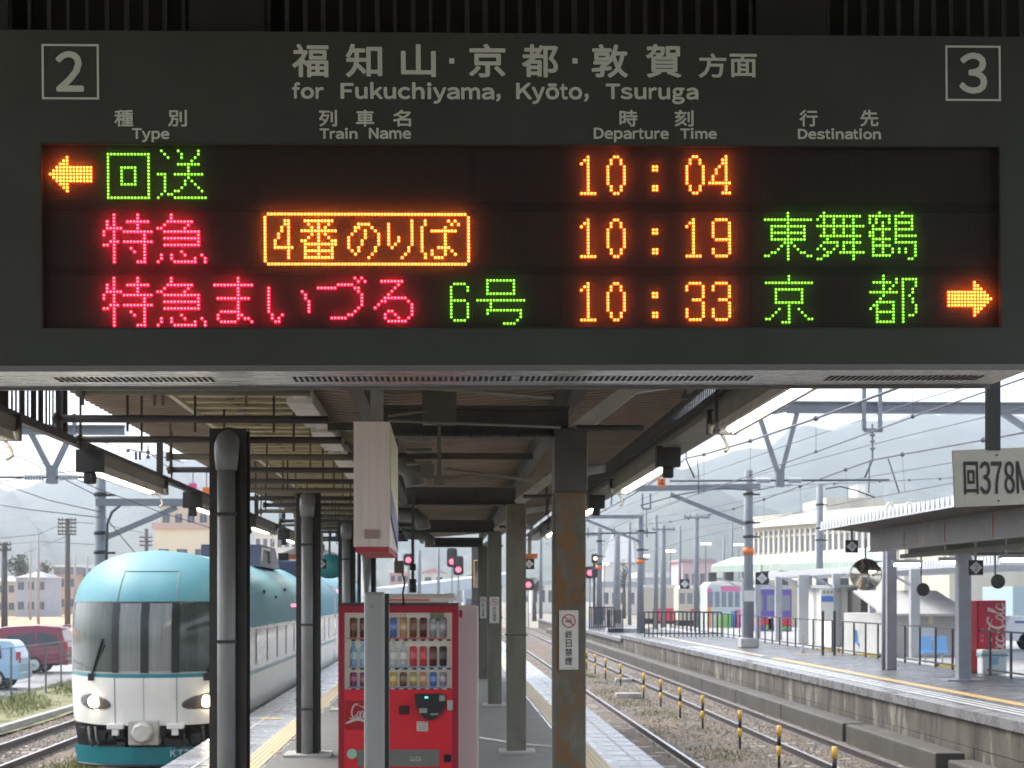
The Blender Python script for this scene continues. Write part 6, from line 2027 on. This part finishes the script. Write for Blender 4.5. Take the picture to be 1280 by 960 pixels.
pa, pb_ = at(478, 742, 205), at(640, 722, 225)
b = MB(); b.bar(pa, pb_, 3, 1.5); part(b, 'deck', mat('bridge_pale_blue', (.50, .57, .64), .6), fbr)
b = MB()
for u in (530, 570, 610):
    q = pa + (pb_ - pa) * ((u - 478) / 162); b.box(q.x - .3, q.x + .3, q.y - .3, q.y + .3, GZ, q.z - .8)
part(b, 'pier', M_conc, fbr)
M_rw = mat('wall_salmon', (.58, .36, .34), .8, var=.15, vscale=.5)
house('salmon coloured building seen behind the hanging speaker', 487, 512, 716, None, 250, M_rw, 'flat', M_hw, 3, 3, 10, 'apartment_block', 'building', .5)
house('small white house behind the pair of signals', 528, 556, 716, None, 290, M_hw, 'gable', mat('roof_pale_red', (.5, .28, .26), .7), 2, 2, 10)
house('pale grey house at the end of the tracks right of the signals', 580, 606, 722, None, 300, M_hb, 'gable', None, 2, 2, 10)
house('white low building beyond the tracks behind the rusty post', 664, 712, 730, None, 280, M_hw, 'flat', M_galv, 5, 1, 10, 'works_building', 'building', .6)

# ------------------------------------------------------------------ overhead line masts, beams and wires
M_mast = mat('mast_grey', (.19, .21, .235), .6, var=.12, vscale=2)
M_band = MATS['plate_orange']
M_wire = mat('wire_dark', (.06, .065, .09), .5)
def mast(label, u, vt, y, r, z0, arm=None, brace=None, band=None, plate_v=None, block=False):
    x = xat(u, y); zt = zat(u, vt, y)
    t = thing('overhead_mast', label, 'mast', (x, y, z0))
    b = MB(); b.frustum((x, y, z0), (x, y, zt), r * 1.08, r * .92, 14); part(b, 'shaft', M_mast, t)
    b = MB()
    for k in (.62, .70, .86):
        z = z0 + (zt - z0) * k
        b.frustum((x, y, z), (x, y, z + .1), r * 1.15, r * 1.15, 12); b.box(x + r, x + r + .25, y - .05, y + .05, z, z + .06)
    part(b, 'clamp', M_steelb, t)
    if arm:
        ua, va, ub, vb2 = arm
        b = MB(); b.bar(at(ua, va, y - r - .12), at(ub, vb2, y - r - .12), .16, .2); part(b, 'cantilever', M_mast, t)
    if brace:
        ua, va, ub, vb2 = brace
        b = MB(); b.bar(at(ua, va, y - r - .05), at(ub, vb2, y - r - .05), .14); part(b, 'brace', M_mast, t)
    if band:
        z = zat(u, band, y); b = MB(); b.frustum((x, y, z - .12), (x, y, z + .12), r * 1.16, r * 1.16, 14); part(b, 'orange_band', M_band, t)
    if plate_v:
        z = zat(u, plate_v, y); b = MB(); b.box(x - .2, x + .2, y - r - .06, y - r - .03, z - .2, z + .2); part(b, 'number_plate', M_plate, t)
    if block:
        b = MB(); b.cbox(x - .34, x + .34, y - .34, y + .34, z0, z0 + .36, .05); part(b, 'concrete_block', M_conc, t)
    return t, x, zt
mast('grey mast with orange band and long cantilever on the opposite platform', 935.5, 588, 58.3, .175, 0, (722, 612, 950, 608), (838, 618, 931, 655), 689, 745, True)
mast('slimmer grey mast with orange band in front of the beige trains', 800.5, 644, 90, .19, -.2, (720, 646, 803, 646), (733, 650, 800, 677), 702, None, False)
mast('far grey mast with orange band near the red signal', 749, 660, 118, .22, -.2, (732, 668, 752, 668), None, 709.5, None)
mast('tall grey mast with cantilever and cable loops behind the train roof', 125.5, 578, 45, .16, GZ, (120, 628, 246, 628), (130, 673, 221, 634), None, None)
mast('thin grey mast rising through the green shed roof', 1024.5, 606, 88, .2, -.1, None, None, None, None)
for u, vt, y, r, lab_, arms in ((820, 644, 130, .16, 'slim dark pole right of the banded mast', ()), (829, 657, 125, .2, 'dark pole with a short arm beside the slim pole', (662,)), (870.5, 643, 110, .17, 'dark pole topped with insulators left of the rainbow railcar', (647,)),
                           (787, 653, 140, .14, 'slim pole crossing the white tent hall', ()), (771, 668, 150, .3, 'wide grey twin pole before the white tent hall', ()), (850, 658, 170, .15, 'thin far pole above the pink building', ()), (915, 654, 190, .14, 'thin far pole left of the cream hall', ()),
                           (905, 672, 210, .16, 'short far pole behind the rainbow railcar', ()), (676, 650, 150, .14, 'thin pole right of the olive posts', ()), (524, 688, 170, .2, 'dark pole behind the footbridge left of the signals', ()), (548, 686, 190, .16, 'thin pole behind the pair of signals', ()), (719, 655, 150, .18, 'grey pole just hidden behind the rusty post', ())):
    pole(lab_, u, vt, y, r, M_mast, arms, .9)
def street_lamp(u, v, y, lab_):
    p = at(u, v, y); s = y / FPX
    t = thing('yard_lamp', lab_, 'lamp post', (p.x, y, GZ), 'lit lamps on tall yard poles')
    b = MB(); b.bar((p.x, y, GZ), (p.x, y, p.z), .12); part(b, 'post', M_mast, t)
    b = MB(); b.cbox(p.x - 6 * s, p.x + 6.5 * s, y - .2, y + .2, p.z, p.z + 2.4 * s, .4 * s); part(b, 'lamp_head', mat('lamp_head_white', (.8, .8, .8), .5, emit=(1, 1, 1), estr=.9), t)
for u, v, y, lab_ in ((882, 681, 160, 'white lit yard lamp right of the insulator pole'), (838, 690, 165, 'white lit yard lamp between the two dark poles and the pink building'), (923.5, 682, 170, 'white lit yard lamp just left of the banded mast'), (805.5, 696, 175, 'white lit yard lamp beside the slimmer banded mast'), (755, 706, 180, 'white lit yard lamp near the far mast')):
    street_lamp(u, v, y, lab_)

def beam_thing(label, u0, u1, v, y, th, mast_u=None):
    a, c = at(u0, v, y), at(u1, v, y)
    t = thing('overhead_beam', label, 'overhead beam', ((a.x + c.x) / 2, y, a.z))
    h = th * y / FPX
    zc = a.z
    b = MB()
    for dz in (-.5, .5):
        b.box(a.x, c.x, y - .12, y + .12, zc + h * dz - .02, zc + h * dz + .02)
    b.box(a.x, c.x, y - .01, y + .01, zc - h / 2, zc + h / 2)
    part(b, 'girder', M_mast, t)
    if mast_u:
        x = xat(mast_u, y); b = MB(); b.frustum((x, y, GZ), (x, y, zc + .6), .2, .17, 12); part(b, 'mast', M_mast, t)
        b = MB(); b.bar(at(mast_u, v + 42, y), at(mast_u - 55 if mast_u > 640 else mast_u + 55, v + 6, y), .14); part(b, 'brace', M_mast, t)
    return t, zc, h
def vframe(t, ul, ur, vt, um, vb_, y):
    b = MB(); m = at(um, vb_, y)
    b.bar(at(ul, vt, y), m, .13); b.bar(at(ur, vt, y), m, .13); part(b, 'v_frame', M_mast, t)
    b = MB(); b.box(m.x - .12, m.x + .12, y - .12, y + .12, m.z - .25, m.z + .2); part(b, 'v_clamp', M_mast, t)
Yb = 46
t, zc, h = beam_thing('heavy grey beam crossing over the right tracks with a V frame under its end', 984, 1420, 509, Yb, 13, 1400)
vframe(t, 948, 996, 525 - 8, 974.5, 598, Yb)
b = MB(); a, c = at(985, 509, Yb), at(966, 515, Yb); b.bar(a + Vector((0, 0, -.05)), c, .1, .16)
part(b, 'beam_tip', M_mast, t)
b = MB()
for u in (1080, 1100):
    b.bar(at(u, 481, Yb - .2), at(u, 538, Yb - .2), .11)
b.bar(at(1080, 538, Yb - .2), at(1103, 538, Yb - .2), .11); b.bar(at(1090.5, 530, Yb - .2), at(1090.5, 575, Yb - .2), .05)
for v in (545, 553, 562):
    q = at(1090.5, v, Yb - .2); b.frustum(q, q + Vector((0, 0, .06)), .08, .08, 8)
part(b, 'drop_frame', M_mast, t)
b = MB(); b.bar(at(1250, 514, Yb), at(1290, 541, Yb), .17); part(b, 'brace', M_mast, t)
Yl = 40
t, zc, h = beam_thing('grey beam crossing above the left lamp rail with a V frame below', -200, 156, 536, Yl, 10, None)
vframe(t, 38, 90, 540, 65, 592, Yl)
b = MB(); b.bar(at(93, 517, Yl), at(93, 540, Yl), .09); part(b, 'stub', M_mast, t)
b = MB(); b.frustum((xat(-150, Yl), Yl, GZ), (xat(-150, Yl), Yl, zc + .8), .2, .17, 12); part(b, 'mast', M_mast, t)

def line(name, label, pts, r, balls=(), br=.07, m=None, group='overhead wires'):
    t = thing(name, label, 'wire', pts[len(pts) // 2], group)
    b = MB(); b.tube(pts, r, 6); part(b, 'strand', m or M_wire, t)
    if balls:
        for q in balls:
            part(MB().ball(q, br, 10), 'hanger_ear', M_wire, t)
    return t
def rod(name, label, u0, v0, u1, v1, y, ins=(), r=.03):
    t = thing(name, label, 'insulated rod', at((u0 + u1) / 2, (v0 + v1) / 2, y))
    b = MB(); b.tube([at(u0, v0, y), at(u1, v1, y)], r, 8); part(b, 'rod', M_wire, t)
    for ua, ub in ins:
        b = MB(); a, c = at(ua, v0 + (v1 - v0) * (ua - u0) / (u1 - u0), y), at(ub, v0 + (v1 - v0) * (ub - u0) / (u1 - u0), y)
        n = 7
        for k in range(n):
            q = a + (c - a) * ((k + .5) / n); b.lathe([(.03, -.03), (.085, -.012), (.085, .012), (.03, .03)], q, 10, 'x')
        part(b, 'insulator', mat('insulator_grey', (.42, .45, .50), .3), t)
rod('insulated_rod', 'insulated horizontal rod below the right V frame', 837, 601, 1112, 600, 46, ((945, 963), (985, 1002)))
rod('insulated_rod', 'insulated horizontal rod below the left V frame', -40, 596.5, 122, 596.5, 40, ((30, 55), (73, 97)))

def dpt(u, X):
    return X * FPX / (u - 556.0)
def polyw(uv, X):
    return [at(u, v, dpt(u, X)) for u, v in uv]
W1 = [(1300, 428), (1140, 478), (1020, 523), (938, 551), (880, 568), (857, 573), (838, 588), (803, 611), (779, 625), (757, 637), (740, 646), (700, 668)]
X1 = 8.0
line('catenary_wire', 'thick dark overhead wire with round ears running down to the canopy edge', polyw(W1, X1), .028, polyw([(1140, 478), (1020, 523), (938, 551), (880, 568), (838, 588), (803, 611), (779, 625), (757, 637), (740, 644)], X1), .065)
C1 = [(1300, 466), (1141, 521), (1020, 565), (938, 594), (867, 619), (800, 645), (760, 662), (720, 680)]
line('contact_wire', 'thinner overhead wire under the thick one on the right', polyw(C1, X1), .013, polyw([(1141, 520.5), (1020, 564.5), (938, 593.5)], X1), .04)
t = thing('wire_droppers', 'thin droppers linking the thick overhead wire to the one below', 'droppers', polyw([(1020, 545)], X1)[0])
for p_, q_ in (((1140, 478), (1141, 521)), ((1020, 523), (1020, 565)), ((938, 551), (938, 594)), ((880, 568), (880, 615)), ((838, 588), (838, 632)), ((803, 611), (803, 644))):
    part(MB().bar(polyw([p_], X1)[0], polyw([q_], X1)[0], .008), 'dropper', M_wire, t)
W2 = [(1300, 537), (1229, 550), (1128, 568), (1091, 575), (1057, 587), (1000, 608), (955, 624), (917, 636), (887, 643), (861, 648), (838, 652), (810, 655), (780, 668), (735, 690)]
X2 = 12.4
line('catenary_wire', 'overhead wire with ears passing behind the train number board', polyw(W2, X2), .022, polyw([(1229, 550), (1128, 568), (1057, 587), (1000, 608), (955, 624), (917, 636), (887, 643), (861, 648), (838, 652)], X2), .065)
C2 = [(1300, 593), (1190, 604), (1131, 615), (1060, 628), (1000, 640), (930, 658), (860, 675), (760, 706)]
line('contact_wire', 'faint overhead wire over the corrugated canopy edge', polyw(C2, X2), .012)
t = thing('wire_droppers', 'thin droppers under the wire that passes behind the train number board', 'droppers', polyw([(1060, 600)], X2)[0])
for p_, q_ in (((1128, 568), (1131, 615)), ((1057, 587), (1060, 628)), ((1000, 608), (1001, 640)), ((955, 624), (955, 652))):
    part(MB().bar(polyw([p_], X2)[0], polyw([q_], X2)[0], .008), 'dropper', M_wire, t)
line('contact_wire', 'nearly level wire with pale clips above the opposite platform', polyw([(1300, 588), (1192, 597), (1100, 602), (960, 608), (837, 612)], 11), .012, polyw([(1175, 598.5), (1137, 600), (1100, 602), (1043, 605), (985, 607)], 11), .035)
for k, uv in enumerate(([(1300, 455), (1150, 500), (985, 556), (860, 600), (740, 650)], [(1300, 505), (1120, 548), (960, 590), (820, 634), (735, 668)], [(1300, 560), (1180, 580), (1040, 604), (900, 632), (735, 664)], [(1010, 640), (900, 655), (800, 672), (733, 690)])):
    line('feeder_wire', ('highest', 'second highest', 'third', 'lowest')[k] + ' of the thin plain wires fanning out over the opposite platform', polyw(uv, 9.6 + k * 1.3), .010)
t = thing('steady_arm', 'curved steady arms hanging from the rods at the right masts', 'steady arm', at(960, 620, 56))
b = MB()
for pts, r_ in (([at(800, 632, 57), at(850, 618, 57), at(902, 610, 57), at(935, 613, 57)], .022), ([at(937, 614, 57), at(955, 611, 57), at(975, 607, 57), at(990, 606, 57)], .022),
                ([at(1032, 611, 46), at(1050, 608, 46), at(1070, 613, 46), at(1094, 622, 46)], .022), ([at(857, 545, 56), at(858, 575, 56), at(868, 597, 56)], .03), ([at(871, 573, 56), at(873, 590, 56), at(873, 618, 56)], .018),
                ([at(1110, 573, 46), at(1118, 597, 46), at(1124, 616, 46)], .02), ([at(1090.5, 575, 46), at(1081, 597, 46)], .025), ([at(1087, 575, 46), at(1086, 616, 46)], .016)):
    part(MB().tube(pts, r_, 6), 'arm', M_wire, t)
b = MB()
for u in (803, 813):
    b.bar(at(u, 617, 57), at(u, 636, 57), .06)
b.bar(at(803, 636, 57), at(813, 636, 57), .06); b.bar(at(808, 636, 57), at(808, 665, 57), .03); b.bar(at(765, 616, 57), at(764, 632, 57), .06)
part(b, 'drop_frame', M_mast, t)
t = thing('overhead_crossbar', 'thin far cross rod between the banded masts', 'overhead beam', at(780, 667, 90))
b = MB(); b.bar(at(725, 667, 90), at(820, 666, 90), .09); part(b, 'rod', M_wire, t)
b = MB()
for u in (735, 768, 809):
    b.bar(at(u, 660, 90), at(u, 672, 90), .05)
part(b, 'clip', M_wire, t)
# wires on the left
LW = [[(-40, 555), (30, 573), (62, 590), (126, 622)], [(-40, 590), (60, 625), (126, 640)], [(-20, 628), (37, 637), (126, 647)], [(0, 555), (120, 610), (200, 640), (270, 662)], [(90, 543), (140, 556), (230, 578)], [(-20, 605), (80, 590), (126, 586)]]
LL = ['upper faint wire left of the V frame clamp', 'middle faint wire crossing below the left V frame', 'low faint wire above the crossarm pole', 'long slanting wire behind the left lamps', 'short wire above the first left lamp', 'wire rising to the cantilever mast']
for pts, lb in zip(LW, LL):
    line('left_wire', lb, [at(u, v, 42) for u, v in pts], .012)
line('utility_wire', 'thin utility wire from the crossarm pole to the left border', [at(-10, 674, 150), at(48, 668, 160), at(84, 652, 150), at(126, 655, 150), at(190, 668, 170)], .03)
line('utility_wire', 'slanting utility wire meeting the crossarm pole from below', [at(30, 692, 190), at(84, 670, 150)], .035)
line('utility_wire', 'low utility wire running past the thin grey pole', [at(-10, 682, 165), at(48, 677, 165), at(126, 681, 165)], .025)
line('cable_loop', 'looped cables at the top of the cantilever mast', [at(126, 590, 44.5), at(137, 589, 44.5), at(155, 592, 44.5), at(186, 608, 44.5)], .03)
line('cable_loop', 'curved cables hanging under the cantilever of the left mast', [at(150, 632, 44.5), at(140, 640, 44.5), at(134, 655, 44.5), at(133, 700, 44.5)], .04)
line('stay_wire', 'slanting stay wire beside the left mast', [at(130, 645, 44.5), at(168, 690, 44.5), at(185, 708, 44.5)], .015)
t = thing('line_insulator', 'dark insulators hanging between the roof edge and the left lamp rail', 'insulator', at(175, 570, 38))
b = MB()
for u, v in ((160, 563.5), (210, 586)):
    b.ball(at(u, v, 38), .045, 10)
for u in (170, 175):
    b.bar(at(u, 565, 38), at(u, 575, 38), .06)
b.bar(at(185, 556, 38), at(185, 573, 38), .03); b.ball(at(185, 565, 38), .05, 8); b.ball(at(185, 571, 38), .05, 8)
part(b, 'insulator', M_wire, t)
b = MB(); b.tube([at(155, 563, 38), at(185, 565, 38), at(215, 588, 38)], .01, 5); part(b, 'wire', M_wire, t)

# ------------------------------------------------------------------ hills and air
def ridge(name, pts, y, depth, seed, m):
    """range of hills whose crest passes through picture points pts"""
    rr = random.Random(seed)
    us = [p[0] for p in pts]
    b = MB(); vs = []; nx, ny = 160, 14
    ph = [(rr.uniform(.02, .09), rr.uniform(0, 6.28), rr.uniform(1.0, 4.0)) for _ in range(9)]
    for j in range(ny + 1):
        f = j / ny
        for i in range(nx + 1):
            u = us[0] + (us[-1] - us[0]) * i / nx
            for (ua, va), (ub, vb2) in zip(pts, pts[1:]):
                if ua <= u <= ub:
                    k = (u - ua) / (ub - ua); k = k * k * (3 - 2 * k); v = va + (vb2 - va) * k; break
            x = xat(u, y)
            ztop = zat(u, v, y)
            n_ = sum(math.sin(u * a + p + f * 7 * a * 10) * s for a, p, s in ph) * .6
            g = math.sin(f * math.pi / 2) if f <= 1 else 1
            yy = y - depth * (1 - f)
            vs.append((x * (yy / y) , yy + n_ * 8, GZ + (ztop - GZ + n_) * g * (1 if f == 1 else .98) + (n_ * 2 if f < 1 else 0)))
    b.smooth = True
    b.add(vs, [(j * (nx + 1) + i, j * (nx + 1) + i + 1, (j + 1) * (nx + 1) + i + 1, (j + 1) * (nx + 1) + i) for j in range(ny) for i in range(nx)])
    # back slope
    o = ny * (nx + 1)
    back = [(vs[o + i][0] * 1.2, y + depth * .8, GZ) for i in range(nx + 1)]
    b.add(vs[o:o + nx + 1] + back, [(i, i + 1, nx + 1 + i + 1, nx + 1 + i) for i in range(nx)])
    struct(b, name, m)
M_hill = mat('wooded_hill', (.060, .075, .060), .95, var=.35, vscale=.02)
ridge('hills', [(-900, 520), (-500, 560), (-120, 640), (100, 600), (330, 560), (480, 600), (700, 640), (800, 600), (920, 566), (1050, 540), (1185, 516), (1300, 535), (1500, 500), (1900, 560), (2400, 600)], 2000, 900, 5, M_hill)
ridge('low_hills', [(-900, 640), (-300, 650), (40, 648), (180, 665), (400, 690), (560, 700), (640, 690), (740, 650), (860, 610), (1000, 640), (1200, 610), (1500, 620), (2400, 640)], 1300, 500, 8, M_hill)

hz = MB().box(-3400, 3400, -300, 3300, GZ - 4, 420)
o = hz.build('haze', None) if False else None
me = bpy.data.meshes.new('haze'); me.from_pydata(hz.v, [], hz.f)
hm = bpy.data.materials.new('haze_air'); hm.use_nodes = True
t_ = hm.node_tree
for n_ in list(t_.nodes): t_.nodes.remove(n_)
pv = t_.nodes.new('ShaderNodeVolumePrincipled'); ou = t_.nodes.new('ShaderNodeOutputMaterial')
pv.inputs['Color'].default_value = (.76, .86, 1.0, 1); pv.inputs['Density'].default_value = .00025; pv.inputs['Anisotropy'].default_value = .2
t_.links.new(pv.outputs[0], ou.inputs['Volume'])
me.materials.append(hm)
ho = bpy.data.objects.new('haze', me); COL.objects.link(ho)
tag(ho, 'pale damp air that fades the far hills', 'haze', kind='stuff')
